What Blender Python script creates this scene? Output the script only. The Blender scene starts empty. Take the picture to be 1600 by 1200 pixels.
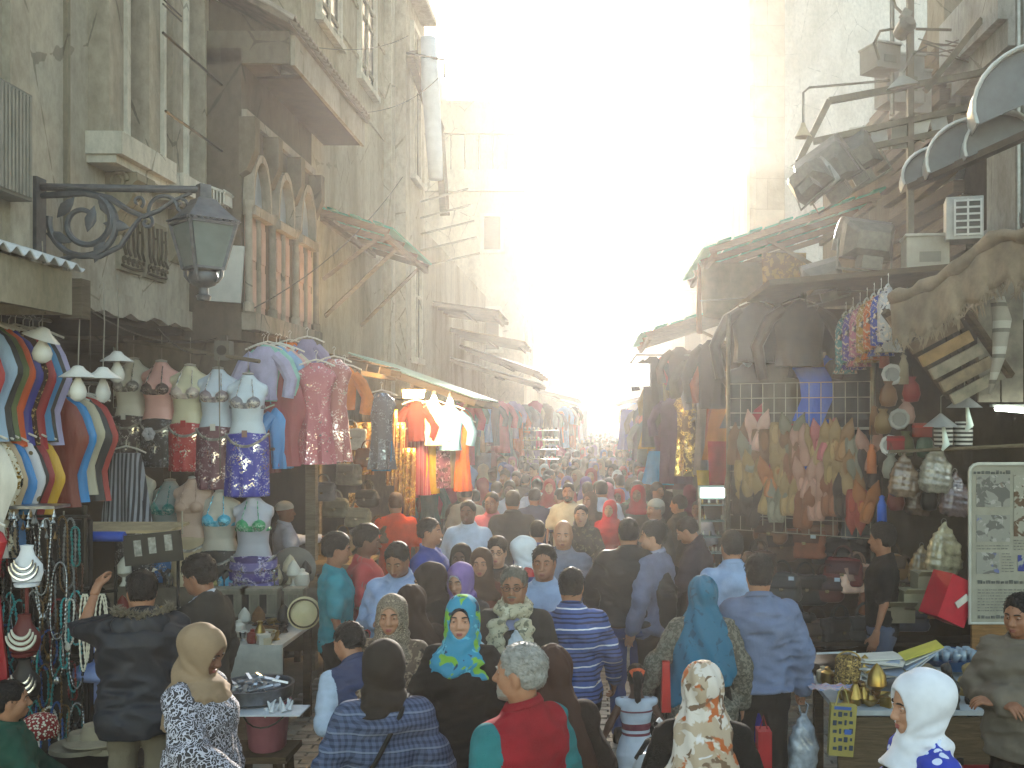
import bpy, math, random
import numpy as np
from mathutils import Vector, Matrix, Euler
R = math.radians
S = bpy.context.scene
COL = S.collection
rng = random.Random(7)
# ------------------------------------------------------------------ camera, sky, sun, exposure
FPX = 1556.0; CH = 2.6; VX, VY = 930.0, 650.0         # focal length in photo pixels, eye height, vanishing point
cd = bpy.data.cameras.new('camera'); cam = bpy.data.objects.new('camera', cd); COL.objects.link(cam)
cam.location = (0, 0, CH); cam.rotation_euler = (R(90), 0, 0)
cd.sensor_width = 36; cd.lens = 36*FPX/1600
cd.shift_x = (800-VX)/1600; cd.shift_y = (VY-600)/1600
cd.clip_start = .05; cd.clip_end = 2000
S.camera = cam
SUN_EL, SUN_AZ = R(13.0), R(1.2)                       # the sun stands low over the far end of the street
w = bpy.data.worlds.new('World'); S.world = w; w.use_nodes = True
nt = w.node_tree; bg = nt.nodes['Background']
sky = nt.nodes.new('ShaderNodeTexSky'); sky.sky_type = 'NISHITA'; sky.sun_disc = False
sky.sun_elevation = SUN_EL; sky.sun_rotation = SUN_AZ; sky.dust_density = 1.5; sky.air_density = 1.0; sky.ozone_density = 1.0
tint = nt.nodes.new('ShaderNodeMix'); tint.data_type = 'RGBA'; tint.blend_type = 'MULTIPLY'; tint.inputs[0].default_value = 1; tint.inputs[7].default_value = (1, .925, .765, 1)   # the warm balance of the photograph
nt.links.new(sky.outputs[0], tint.inputs[6]); nt.links.new(tint.outputs[2], bg.inputs[0]); bg.inputs[1].default_value = 0.15
sl = bpy.data.lights.new('sun', 'SUN'); sun = bpy.data.objects.new('sun', sl); COL.objects.link(sun)
sl.energy = 2.1; sl.angle = R(.5); sl.color = (1, .95, .87)
sdir = Vector((math.sin(SUN_AZ)*math.cos(SUN_EL), math.cos(SUN_AZ)*math.cos(SUN_EL), math.sin(SUN_EL)))
sun.rotation_euler = sdir.to_track_quat('Z', 'Y').to_euler(); sun.location = (0, 60, 30)
S.view_settings.view_transform = 'Standard'; S.view_settings.look = 'None'
S.view_settings.gamma = 1; S.view_settings.use_curve_mapping = False
S.view_settings.exposure = 2.4
S.cycles.use_denoising = True; S.cycles.max_bounces = 6; S.cycles.diffuse_bounces = 3; S.cycles.volume_bounces = 1
S.cycles.transparent_max_bounces = 8; S.cycles.sample_clamp_indirect = 6; S.cycles.caustics_reflective = False; S.cycles.caustics_refractive = False
HAZE = 0.0025; HAZE_G = .74

def at(px, py, d): return Vector(((px-VX)*d/FPX, d, CH-(py-VY)*d/FPX))   # a point of the photo at the distance d
def wx(px, d): return (px-VX)*d/FPX
def wz(py, d): return CH-(py-VY)*d/FPX

# ------------------------------------------------------------------ materials
MC = {}
def hexc(h):
    h = h.lstrip('#'); h = h if len(h) == 6 else ''.join(q*2 for q in h); c = [int(h[i:i+2], 16)/255 for i in (0, 2, 4)]
    return tuple(x/12.92 if x <= .04045 else ((x+.055)/1.055)**2.4 for x in c)
def col(c): return hexc(c) if isinstance(c, str) else tuple(c)
class NT:
    def __init__(s, name):
        m = bpy.data.materials.new(name); m.use_nodes = True
        s.m, s.t = m, m.node_tree; s.b = s.t.nodes['Principled BSDF']; s.tc = None
    def n(s, ty, **kw):
        x = s.t.nodes.new('ShaderNode'+ty)
        for k, v in kw.items():
            if k.startswith('_'): setattr(x, k[1:], v)
            else:
                i = x.inputs[int(k[1:])] if k[0] == 'i' and k[1:].isdigit() else x.inputs[k.replace('__', ' ')]
                if hasattr(v, 'links'): s.t.links.new(v, i)
                else: i.default_value = v
        return x
    def co(s, sc=(1, 1, 1), rot=(0, 0, 0), loc=(0, 0, 0)):
        if not s.tc: s.tc = s.t.nodes.new('ShaderNodeTexCoord')
        mp = s.n('Mapping', Scale=sc, Rotation=rot, Location=loc); s.t.links.new(s.tc.outputs['Object'], mp.inputs['Vector']); return mp.outputs[0]
    def noise(s, scale, sc=(1, 1, 1), detail=4, rough=.55, dist=0): return s.n('TexNoise', Vector=s.co(sc), Scale=scale, Detail=detail, Roughness=rough, Distortion=dist).outputs[0]
    def ramp(s, fac, stops, interp='LINEAR'):
        r = s.n('ValToRGB', Fac=fac); e = r.color_ramp.elements; r.color_ramp.interpolation = interp
        while len(e) > 1: e.remove(e[-1])
        e[0].position = stops[0][0]; e[0].color = (*stops[0][1], 1)
        for p, c in stops[1:]: k = e.new(p); k.color = (*c, 1)
        return r.outputs[0]
    def mix(s, f, a, b, mode='MIX'):
        x = s.t.nodes.new('ShaderNodeMix'); x.data_type = 'RGBA'; x.blend_type = mode
        for v, i in ((f, x.inputs[0]), (a, x.inputs[6]), (b, x.inputs[7])):
            if hasattr(v, 'links'): s.t.links.new(v, i)
            else: i.default_value = v if not isinstance(v, tuple) else (*v[:3], 1)
        return x.outputs[2]
    def math(s, op, a, b=0.0): return s.n('Math', _operation=op, i0=a, i1=b).outputs[0]
    def bump(s, h, st, dist=.01):
        b = s.n('Bump', Height=h, Strength=st, Distance=dist); s.t.links.new(b.outputs[0], s.b.inputs['Normal'])
    def set(s, **kw):
        for k, v in kw.items():
            i = s.b.inputs[k.replace('__', ' ')]
            if hasattr(v, 'links'): s.t.links.new(v, i)
            else: i.default_value = (*v, 1) if i.type == 'RGBA' and len(v) == 3 else v
        return s
def mul(c, k): return tuple(min(1, x*k) for x in c)

def plain(c, rough=.75, var=.14, scale=8, bump=.0, metal=0., bs=60, spec=.25, dirt=0, dscale=2.2, dcol=(.05, .04, .03)):
    key = ('p', c, rough, var, scale, bump, metal, bs, dirt)
    if key in MC: return MC[key]
    k = col(c); N = NT('paint'); f = N.noise(scale)
    cc = N.ramp(f, [(.3, mul(k, 1-var)), (.7, mul(k, 1+var))])
    if dirt:
        g = N.ramp(N.noise(dscale, (1, 1, .5), 6, .65), [(.42, (0, 0, 0)), (.72, (dirt,)*3)])
        cc = N.mix(g, cc, dcol)
    N.set(Base__Color=cc, Roughness=rough, Metallic=metal, Specular__IOR__Level=spec)
    if bump: N.bump(N.noise(bs), bump)
    MC[key] = N.m; return N.m
def cloth(c, rough=.9, var=.16, weave=260): 
    key = ('c', c, rough)
    if key in MC: return MC[key]
    k = col(c); N = NT('cloth'); f = N.noise(9, detail=5)
    N.set(Base__Color=N.ramp(f, [(.3, mul(k, 1-var)), (.7, mul(k, 1+var))]), Roughness=rough, Specular__IOR__Level=.12)
    h = N.mix(.35, N.noise(14, (1, 1, .55), 3), N.noise(weave, detail=1)); N.bump(h, .7, .022)
    MC[key] = N.m; return N.m
def veil(c):
    key = ('v', c)
    if key in MC: return MC[key]
    k = col(c); N = NT('veil_cloth'); f = N.noise(11, detail=5)
    N.set(Base__Color=N.ramp(f, [(.3, mul(k, .88)), (.7, mul(k, 1.1))]), Roughness=.8, Specular__IOR__Level=.15)
    N.bump(N.noise(17, (1, 1, .5), 2, .4), .35, .012); MC[key] = N.m; return N.m
def lucent(c):
    key = ('tl', c)
    if key in MC: return MC[key]
    N = NT('green_plastic'); k = col(c); N.set(Base__Color=N.ramp(N.noise(7, detail=5), [(.3, mul(k, .7)), (.7, mul(k, 1.15))]), Roughness=.5)
    tr = N.n('BsdfTranslucent', Color=(*k, 1)); mx = N.n('MixShader', Fac=.55); N.t.links.new(N.b.outputs[0], mx.inputs[1]); N.t.links.new(tr.outputs[0], mx.inputs[2])
    N.t.links.new(mx.outputs[0], [n for n in N.t.nodes if n.type == 'OUTPUT_MATERIAL'][0].inputs[0]); MC[key] = N.m; return N.m
def satin(c, rough=.5):
    key = ('s', c, rough)
    if key in MC: return MC[key]
    k = col(c); N = NT('satin'); f = N.noise(7, (1, 1, .3))
    N.set(Base__Color=N.ramp(f, [(.3, mul(k, .75)), (.7, mul(k, 1.2))]), Roughness=rough, Specular__IOR__Level=.55)
    N.bump(N.noise(13, (1, 1, .25), 3), .6, .02); MC[key] = N.m; return N.m
def sequin(c, c2=(.7, .68, .62), amount=.16, scale=95, rough=.3):
    key = ('q', c, c2, amount, scale)
    if key in MC: return MC[key]
    k = col(c); N = NT('sequin_cloth')
    v = N.n('TexVoronoi', Vector=N.co(), Scale=scale)
    sp = N.n('SeparateColor'); N.t.links.new(v.outputs['Color'], sp.inputs[0])
    pat = N.ramp(N.noise(9, detail=2), [(.45, (0, 0, 0)), (.6, (1, 1, 1))])
    sel = N.math('MULTIPLY', N.math('GREATER_THAN', sp.outputs[0], 1-amount*1.6), pat)
    N.set(Base__Color=N.mix(sel, k, col(c2)), Roughness=N.math('SUBTRACT', .55, N.math('MULTIPLY', sel, .42)), Metallic=N.math('MULTIPLY', sel, .9))
    N.bump(v.outputs['Color'], .5, .01); MC[key] = N.m; return N.m
def emit(c, st, key=None):
    k = ('e', c, st)
    if k in MC: return MC[k]
    N = NT('lit'); N.set(Base__Color=col(c), Emission__Color=col(c), Emission__Strength=st); MC[k] = N.m; return N.m
def skin(c):
    key = ('sk', c)
    if key in MC: return MC[key]
    k = col(c); N = NT('skin'); f = N.noise(38, detail=5); g = N.noise(11)
    cc = N.mix(N.ramp(g, [(.35, (0, 0, 0)), (.75, (.35,)*3)]), N.ramp(f, [(.3, mul(k, .88)), (.7, mul(k, 1.08))]), (k[0]*1.05, k[1]*.72, k[2]*.62))
    N.set(Base__Color=cc, Roughness=.52, Specular__IOR__Level=.4, Subsurface__Weight=.08, Subsurface__Radius=(.5, .2, .1), Subsurface__Scale=.01)
    N.bump(N.noise(160, detail=2), .12, .004); MC[key] = N.m; return N.m
def hairm(c):
    key = ('h', c)
    if key in MC: return MC[key]
    k = col(c); N = NT('hair'); f = N.noise(60, (1, .25, 1), 5, .7)
    N.set(Base__Color=N.ramp(f, [(.3, mul(k, .6)), (.7, mul(k, 1.35))]), Roughness=.6, Specular__IOR__Level=.18)
    N.bump(N.noise(95, (1, .3, 1), 3), .8, .01); MC[key] = N.m; return N.m
def wallm(c, c2, key='w', stain=.5, bump=.35):
    kk = ('w', c, c2, stain)
    if kk in MC: return MC[kk]
    a, b = col(c), col(c2); N = NT('plaster')
    big = N.noise(.9, (1, 1, .35), 7, .62, .4); fine = N.noise(14, (1, 1, .6), 6, .7); st = N.noise(3.2, (1, 1, .10), 5, .65)
    cc = N.ramp(big, [(.34, mul(b, .95)), (.52, a), (.7, mul(a, 1.12))])
    cc = N.mix(N.ramp(st, [(.5, (0, 0, 0)), (.74, (stain,)*3)]), cc, mul(b, .72))
    cc = N.mix(.5, cc, N.ramp(fine, [(.25, (.35,)*3), (.6, (1, 1, 1))]), 'MULTIPLY')
    cr = N.n('TexVoronoi', Vector=N.co((1, 1, .7)), Scale=.9, _feature='DISTANCE_TO_EDGE')
    ck = N.math('LESS_THAN', N.math('ADD', cr.outputs[0], N.math('MULTIPLY', N.noise(5, detail=6), .05)), .028)
    cc = N.mix(N.math('MULTIPLY', ck, .55), cc, mul(b, .4))
    N.set(Base__Color=cc, Roughness=.95, Specular__IOR__Level=.06); N.bump(N.mix(.5, big, fine), bump, .03)
    MC[kk] = N.m; return N.m
def stonem(c, c2, bw=.6, bh=.3, mortar=.012):
    key = ('st', c, c2, bw, bh)
    if key in MC: return MC[key]
    a, b = col(c), col(c2); N = NT('stone_blocks')
    t = N.n('TexBrick', Vector=N.co((1, 1, 1), (R(90), 0, 0)), Color1=(*a, 1), Color2=(*b, 1), Mortar=(*mul(b, .85), 1), Scale=1, Mortar__Size=mortar, Brick__Width=bw, Row__Height=bh)
    g = N.noise(2.5, detail=7)
    N.set(Base__Color=N.mix(.6, t.outputs[0], N.ramp(g, [(.3, (.55,)*3), (.65, (1, 1, 1))]), 'MULTIPLY'), Roughness=.92)
    N.bump(N.noise(9, detail=6), .5, .03); MC[key] = N.m; return N.m
def stripes(c1, c2, c3, per=.105, axis=2, w1=.5, thin=.07):
    """wide bands of two close colours with a thin light line between"""
    key = ('sp', c1, c2, c3, per, axis)
    if key in MC: return MC[key]
    N = NT('striped_cloth'); s = N.n('SeparateXYZ'); N.t.links.new(N.co(), s.inputs[0])
    z = N.math('ADD', s.outputs[axis], N.math('MULTIPLY', N.noise(6), .018))
    f = N.math('FRACT', N.math('DIVIDE', z, per))
    a, b, c = col(c1), col(c2), col(c3)
    cc = N.ramp(f, [(0, c), (thin, a), (.30, b), (.40, a), (.52, mul(b, .7)), (.60, a), (.74, b), (.82, a)], 'CONSTANT')
    g = N.noise(9, detail=5)
    N.set(Base__Color=N.mix(.5, cc, N.ramp(g, [(.3, (.6,)*3), (.65, (1, 1, 1))]), 'MULTIPLY'), Roughness=.9, Specular__IOR__Level=.12)
    N.bump(N.noise(14, (1, 1, .55), 3), .7, .022); MC[key] = N.m; return N.m
def bands(stops, per, axis=2, off=0.):
    key = ('bd', str(stops), per, axis, off)
    if key in MC: return MC[key]
    N = NT('banded_cloth'); s = N.n('SeparateXYZ'); N.t.links.new(N.co(), s.inputs[0])
    f = N.math('FRACT', N.math('DIVIDE', N.math('ADD', s.outputs[axis], off+N_wob(N)), per)) if False else N.math('FRACT', N.math('DIVIDE', N.math('ADD', s.outputs[axis], off), per))
    cc = N.ramp(f, [(p, col(c)) for p, c in stops], 'CONSTANT')
    N.set(Base__Color=N.mix(.4, cc, N.ramp(N.noise(10, detail=5), [(.3, (.6,)*3), (.65, (1, 1, 1))]), 'MULTIPLY'), Roughness=.85)
    N.bump(N.noise(14, (1, 1, .55), 3), .5, .012); MC[key] = N.m; return N.m
def plaid(c1, c2, c3, per=.03):
    key = ('pl', c1, c2, c3, per)
    if key in MC: return MC[key]
    N = NT('checked_cloth'); s = N.n('SeparateXYZ'); N.t.links.new(N.co(), s.inputs[0])
    fx = N.math('GREATER_THAN', N.math('FRACT', N.math('DIVIDE', N.math('ADD', s.outputs[0], s.outputs[1]), per)), .55)
    fz = N.math('GREATER_THAN', N.math('FRACT', N.math('DIVIDE', s.outputs[2], per)), .55)
    cc = N.mix(N.math('MULTIPLY', N.math('ADD', fx, fz), .5), col(c1), col(c2))
    fy = N.math('GREATER_THAN', N.math('FRACT', N.math('DIVIDE', s.outputs[2], per*3)), .9)
    cc = N.mix(N.math('MULTIPLY', fy, .6), cc, col(c3))
    N.set(Base__Color=cc, Roughness=.9, Specular__IOR__Level=.2); N.bump(N.noise(14, (1, 1, .55), 3), .7, .022); MC[key] = N.m; return N.m
def cells(line, inner, inner2, scale=16, wdt=.05, sz=1.0):
    """net of light lines round dark cells"""
    key = ('ce', line, inner, scale)
    if key in MC: return MC[key]
    N = NT('net_print'); v = N.n('TexVoronoi', Vector=N.n('VectorMath', _operation='ADD', i0=N.co((1, 1, sz)), i1=N.n('TexNoise', Vector=N.co(), Scale=9).outputs[1]).outputs[0], Scale=scale, _feature='DISTANCE_TO_EDGE')
    f = N.ramp(v.outputs[0], [(0, col(line)), (wdt, col(line)), (wdt+.05, col(inner)), (.28, col(inner2))])
    N.set(Base__Color=f, Roughness=.85); N.bump(N.noise(14, (1, 1, .5), 3), .5, .012); MC[key] = N.m; return N.m
def blobs(base, spots, scale=14, thr=.5, bump=.5):
    """base colour with layers of irregular blotches: spots = [(colour, threshold, scale)]"""
    key = ('bl', base, str(spots), scale)
    if key in MC: return MC[key]
    N = NT('printed_cloth'); cc = col(base)
    for i, (c, t, sc) in enumerate(spots):
        nz = N.n('TexNoise', Vector=N.co((1, 1, 1), (0, 0, 0), (i*3.7, i*1.3, i*2.1)), Scale=sc, Detail=2.5, Roughness=.6, Distortion=.6).outputs[0]
        cc = N.mix(N.ramp(nz, [(t, (0, 0, 0)), (t+.03, (1, 1, 1))]), cc, col(c))
    N.set(Base__Color=cc, Roughness=.88, Specular__IOR__Level=.2); N.bump(N.noise(13, (1, 1, .5), 3), bump, .012); MC[key] = N.m; return N.m
def dots(base, dot, scale=14, r=.28):
    key = ('dt', base, dot, scale)
    if key in MC: return MC[key]
    N = NT('dotted_cloth'); v = N.n('TexVoronoi', Vector=N.co(), Scale=scale, Randomness=.75)
    N.set(Base__Color=N.mix(N.math('LESS_THAN', v.outputs[0], r), col(base), col(dot)), Roughness=.85); N.bump(N.noise(13, (1, 1, .5), 3), .4, .012)
    MC[key] = N.m; return N.m
def glassm(c=(.75, .8, .8), rough=.1, alpha=.3):
    key = ('g', c, alpha)
    if key in MC: return MC[key]
    N = NT('glass'); N.set(Base__Color=col(c), Roughness=rough, Alpha=alpha, Specular__IOR__Level=.8); MC[key] = N.m; return N.m
metal = lambda c='#6b6d70', r=.4, m=.8, d=.35: plain(c, rough=r, metal=m, var=.2, scale=20, bump=.15, dirt=d)
wood = lambda c='#5a4632': _wood(c)
def _wood(c):
    key = ('wd', c)
    if key in MC: return MC[key]
    k = col(c); N = NT('wood'); f = N.noise(6, (1, 1, 9), 6, .65, .8)
    N.set(Base__Color=N.ramp(f, [(.3, mul(k, .6)), (.7, mul(k, 1.25))]), Roughness=.88, Specular__IOR__Level=.08); N.bump(f, .4, .01); MC[key] = N.m; return N.m

# ------------------------------------------------------------------ mesh builders
class MB:
    def __init__(s): s.v = []; s.f = []; s.mi = []
    def add(s, vs, fs, mi=0):
        o = len(s.v); s.v += [tuple(v) for v in vs]; s.f += [tuple(i+o for i in f) for f in fs]; s.mi += [mi]*len(fs); return s
    def box(s, c, d, rot=None, mi=0, taper=1):
        x, y, z = d[0]/2, d[1]/2, d[2]/2; t = taper
        vs = [Vector(p) for p in ((-x, -y, -z), (x, -y, -z), (x, y, -z), (-x, y, -z), (-x*t, -y*t, z), (x*t, -y*t, z), (x*t, y*t, z), (-x*t, y*t, z))]
        if rot is not None:
            m = rot if isinstance(rot, Matrix) else Euler(rot).to_matrix(); vs = [m@v for v in vs]
        c = Vector(c); return s.add([v+c for v in vs], [(0, 3, 2, 1), (4, 5, 6, 7), (0, 1, 5, 4), (1, 2, 6, 5), (2, 3, 7, 6), (3, 0, 4, 7)], mi)
    def bx(s, x0, x1, y0, y1, z0, z1, mi=0): return s.box(((x0+x1)/2, (y0+y1)/2, (z0+z1)/2), (x1-x0, y1-y0, z1-z0), None, mi)
    def tube(s, pts, r, n=8, mi=0, cap=True, closed=False):
        pts = [Vector(p) for p in pts]; k = len(pts); rs = r if hasattr(r, '__len__') else [r]*k
        o = len(s.v); up = None
        for i, p in enumerate(pts):
            a = pts[i-1] if (i or closed) else p; b = pts[(i+1) % k] if (i < k-1 or closed) else p
            t = (b-a).normalized()
            if up is None: up = t.orthogonal().normalized()
            up = (up-t*up.dot(t)); up = up.normalized() if up.length > 1e-6 else t.orthogonal().normalized(); sd = t.cross(up)
            for j in range(n):
                g = 2*math.pi*j/n; s.v.append(tuple(p+(up*math.cos(g)+sd*math.sin(g))*rs[i]))
        for i in range(k if closed else k-1):
            for j in range(n):
                q = (o+i*n+j, o+i*n+(j+1) % n, o+((i+1) % k)*n+(j+1) % n, o+((i+1) % k)*n+j); s.f.append(q); s.mi.append(mi)
        if cap and not closed:
            s.f.append(tuple(o+j for j in range(n))[::-1]); s.f.append(tuple(o+(k-1)*n+j for j in range(n))); s.mi += [mi, mi]
        return s
    def bar(s, a, b, w, h=None, mi=0):
        a, b = Vector(a), Vector(b); t = (b-a); L = t.length; q = t.to_track_quat('Y', 'Z').to_matrix()
        return s.box((a+b)/2, (w, L, h or w), q, mi)
    def lathe(s, prof, n=16, c=(0, 0, 0), mi=0, rot=None, sx=1, sy=1):
        o = len(s.v); c = Vector(c); m = Euler(rot).to_matrix() if rot is not None else Matrix.Identity(3)
        for r, z in prof:
            for j in range(n):
                a = 2*math.pi*j/n; s.v.append(tuple(m@Vector((r*math.cos(a)*sx, r*math.sin(a)*sy, z))+c))
        k = len(prof)
        for i in range(k-1):
            for j in range(n): s.f.append((o+i*n+j, o+i*n+(j+1) % n, o+(i+1)*n+(j+1) % n, o+(i+1)*n+j)); s.mi.append(mi)
        if prof[0][0] > 1e-4: s.f.append(tuple(o+j for j in range(n))[::-1]); s.mi.append(mi)
        if prof[-1][0] > 1e-4: s.f.append(tuple(o+(k-1)*n+j for j in range(n))); s.mi.append(mi)
        return s
    def rings(s, rings, mi=0, cap=True):
        o = len(s.v); n = len(rings[0]); k = len(rings)
        for r in rings: s.v += [tuple(p) for p in r]
        for i in range(k-1):
            for j in range(n): s.f.append((o+i*n+j, o+i*n+(j+1) % n, o+(i+1)*n+(j+1) % n, o+(i+1)*n+j)); s.mi.append(mi)
        if cap: s.f.append(tuple(o+j for j in range(n))[::-1]); s.f.append(tuple(o+(k-1)*n+j for j in range(n))); s.mi += [mi, mi]
        return s
    def grid(s, P, nu, nv, mi=0, thick=0.0):
        """P(u,v)->point, u,v in 0..1"""
        o = len(s.v); pts = [[Vector(P(i/nu, j/nv)) for j in range(nv+1)] for i in range(nu+1)]
        for r in pts: s.v += [tuple(p) for p in r]
        I = lambda i, j: o+i*(nv+1)+j
        F = [(I(i, j), I(i+1, j), I(i+1, j+1), I(i, j+1)) for i in range(nu) for j in range(nv)]
        s.f += F; s.mi += [mi]*len(F)
        if thick:
            nn = (pts[nu//2+1][nv//2]-pts[nu//2][nv//2]).cross(pts[nu//2][nv//2+1]-pts[nu//2][nv//2]).normalized()*thick
            o2 = len(s.v); s.v += [tuple(p-nn) for r in pts for p in r]; d = o2-o
            F2 = [tuple(i+d for i in f)[::-1] for f in F]; s.f += F2; s.mi += [mi]*len(F2)
            E = [(I(i, 0), I(i+1, 0)) for i in range(nu)]+[(I(nu, j), I(nu, j+1)) for j in range(nv)]+[(I(i+1, nv), I(i, nv)) for i in reversed(range(nu))]+[(I(0, j+1), I(0, j)) for j in reversed(range(nv))]
            F3 = [(b, a, a+d, b+d) for a, b in E]; s.f += F3; s.mi += [mi]*len(F3)
        return s
    def prism(s, poly, y0, y1, mi=0, axis='y'):
        """outline in x,z (or y,z) extruded along the third axis"""
        n = len(poly); o = len(s.v)
        mk_ = (lambda p, t: (p[0], t, p[1])) if axis == 'y' else ((lambda p, t: (t, p[0], p[1])) if axis == 'x' else (lambda p, t: (p[0], p[1], t)))
        s.v += [mk_(p, y0) for p in poly]+[mk_(p, y1) for p in poly]
        s.f.append(tuple(range(o, o+n))); s.f.append(tuple(range(o+2*n-1, o+n-1, -1))); s.mi += [mi, mi]
        for i in range(n): s.f.append((o+i, o+n+i, o+n+(i+1) % n, o+(i+1) % n)); s.mi.append(mi)
        return s
    def xf(s, m):
        m = m if isinstance(m, Matrix) else Matrix(m); s.v = [tuple(m@Vector(v)) for v in s.v]; return s
    def join(s, o, m=None, mi=0):
        vs = o.v if m is None else [tuple(m@Vector(v)) for v in o.v]; b = len(s.v); s.v += vs
        s.f += [tuple(i+b for i in f) for f in o.f]; s.mi += [i+mi for i in o.mi]; return s
def meshof(name, mb, mats, smooth=False):
    me = bpy.data.meshes.new(name); me.from_pydata(mb.v, [], mb.f)
    mats = mats if isinstance(mats, (list, tuple)) else [mats]
    for m in mats: me.materials.append(m)
    if len(mats) > 1: me.polygons.foreach_set('material_index', mb.mi)
    if smooth is True: me.polygons.foreach_set('use_smooth', [True]*len(me.polygons))
    elif smooth: me.shade_smooth() if False else me.polygons.foreach_set('use_smooth', [True]*len(me.polygons)); 
    me.update(); 
    if smooth == 'auto': me.set_sharp_from_angle(angle=R(35))
    return me
def npmesh(name, v, q, mats, mi=None, smooth=True):
    me = bpy.data.meshes.new(name); me.from_pydata(v.tolist() if hasattr(v, 'tolist') else v, [], q.tolist() if hasattr(q, 'tolist') else q)
    for m in (mats if isinstance(mats, (list, tuple)) else [mats]): me.materials.append(m)
    if mi is not None: me.polygons.foreach_set('material_index', np.asarray(mi, dtype=np.int32))
    if smooth: me.polygons.foreach_set('use_smooth', np.ones(len(me.polygons), dtype=bool))
    me.update(); return me
def link(name, me, parent=None, loc=(0, 0, 0), rot=(0, 0, 0), scale=None):
    o = bpy.data.objects.new(name, me); COL.objects.link(o); o.parent = parent; o.location = loc; o.rotation_euler = rot
    if scale: o.scale = (scale,)*3 if not hasattr(scale, '__len__') else scale
    return o
def part(name, mb, mats, parent, smooth=False, label=None, loc=(0, 0, 0), rot=(0, 0, 0)):
    o = link(name, meshof(name, mb, mats, smooth), parent, loc, rot)
    if label: o['label'] = label
    return o
def tag(o, label, cat, group=None):
    o['label'] = label; o['category'] = cat
    if group: o['group'] = group
    return o
def thing(name, label, cat, loc=(0, 0, 0), rz=0, group=None):
    o = link(name, None, None, loc, (0, 0, rz)); o.empty_display_size = .1; return tag(o, label, cat, group)
def single(name, mb, mats, label, cat, loc=(0, 0, 0), rz=0, group=None, smooth=False):
    return tag(link(name, meshof(name, mb, mats, smooth), None, loc, (0, 0, rz)), label, cat, group)
def structure(name, mb, mats, parent=None, smooth=False):
    o = link(name, meshof(name, mb, mats, smooth), parent)
    if parent is None: o['kind'] = 'structure'
    return o
def recolour(o, mats):
    """give one object materials of its own while it goes on sharing its mesh"""
    for i, m in enumerate(mats if isinstance(mats, (list, tuple)) else [mats]):
        if i < len(o.material_slots): o.material_slots[i].link = 'OBJECT'; o.material_slots[i].material = m
KIDS = {}
def copy_tree(o, label=None, group=None):
    c = o.copy(); COL.objects.link(c)
    for ch in o.children:
        d = ch.copy(); COL.objects.link(d); d.parent = c
        for g in ch.children:
            e = g.copy(); COL.objects.link(e); e.parent = d
    if label: c['label'] = label
    if group: c['group'] = group
    return c
# ------------------------------------------------------------------ people: distance fields meshed into continuous surfaces
def snet(f, lo, hi, h):
    lo = np.array(lo, float); n = np.maximum(3, np.ceil((np.array(hi)-lo)/h).astype(int)+1)
    ax = [lo[i]+h*np.arange(n[i]) for i in range(3)]
    X, Y, Z = np.meshgrid(*ax, indexing='ij')
    V = f(X.ravel(), Y.ravel(), Z.ravel()).reshape(n)
    for i in range(3):
        sl_ = [slice(None)]*3
        for e in (0, -1): sl_[i] = e; V[tuple(sl_)] = np.maximum(V[tuple(sl_)], h*.3)
    V[V == 0] = 1e-9; ins = V < 0
    cn = n-1; acc = np.zeros((*cn, 3)); cnt = np.zeros(cn); quads = []; E = []
    G = (X, Y, Z)
    for a in range(3):
        s0 = [slice(None)]*3; s1 = [slice(None)]*3; s0[a] = slice(None, -1); s1[a] = slice(1, None); s0, s1 = tuple(s0), tuple(s1)
        cr = ins[s0] != ins[s1]; va, vb = V[s0], V[s1]
        t = np.where(cr, va/(np.where(cr, va-vb, 1)), 0)
        pos = [G[k][s0]+(t*h if k == a else 0) for k in range(3)]
        o = [k for k in range(3) if k != a]
        for d0 in (0, 1):
            for d1 in (0, 1):
                s = [slice(None)]*3; s[o[0]] = slice(d0, n[o[0]]-1+d0); s[o[1]] = slice(d1, n[o[1]]-1+d1); s = tuple(s)
                c = cr[s]; cnt += c
                for k in range(3): acc[..., k] += np.where(c, pos[k][s], 0)
        E.append((cr, ins[s0], o))
    on = cnt > 0; idx = -np.ones(cn, int); idx[on] = np.arange(on.sum()); v = acc[on]/cnt[on][:, None]
    for a, (cr, ia, o) in enumerate(E):
        s = [slice(None)]*3; s[o[0]] = slice(1, -1); s[o[1]] = slice(1, -1)
        w_ = np.argwhere(cr[tuple(s)])
        if not len(w_): continue
        w_[:, o[0]] += 1; w_[:, o[1]] += 1
        flip = ia[tuple(w_.T)]
        def C(d0, d1):
            q = w_.copy(); q[:, o[0]] -= d0; q[:, o[1]] -= d1; return idx[tuple(q.T)]
        q = np.stack([C(1, 1), C(0, 1), C(0, 0), C(1, 0)], 1)
        if a == 1: flip = ~flip
        q[~flip] = q[~flip][:, ::-1]; quads.append(q)
    return v, np.concatenate(quads)
def ell(x, y, z, c, r):
    a, b, d = (x-c[0])/r[0], (y-c[1])/r[1], (z-c[2])/r[2]; k = np.sqrt(a*a+b*b+d*d); return (k-1)*min(r)
def cap(x, y, z, a, b, r1, r2=None):
    r2 = r1 if r2 is None else r2; a = np.array(a, float); b = np.array(b, float); u = b-a; L = u@u
    t = np.clip(((x-a[0])*u[0]+(y-a[1])*u[1]+(z-a[2])*u[2])/L, 0, 1)
    dx, dy, dz = x-a[0]-t*u[0], y-a[1]-t*u[1], z-a[2]-t*u[2]
    return np.sqrt(dx*dx+dy*dy+dz*dz)-(r1+(r2-r1)*t)
def smin(a, b, k=.03):
    h = np.maximum(k-np.abs(a-b), 0)/k; return np.minimum(a, b)-h*h*k*.25
def smax(a, b, k=.02): return -smin(-a, -b, k)
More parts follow.
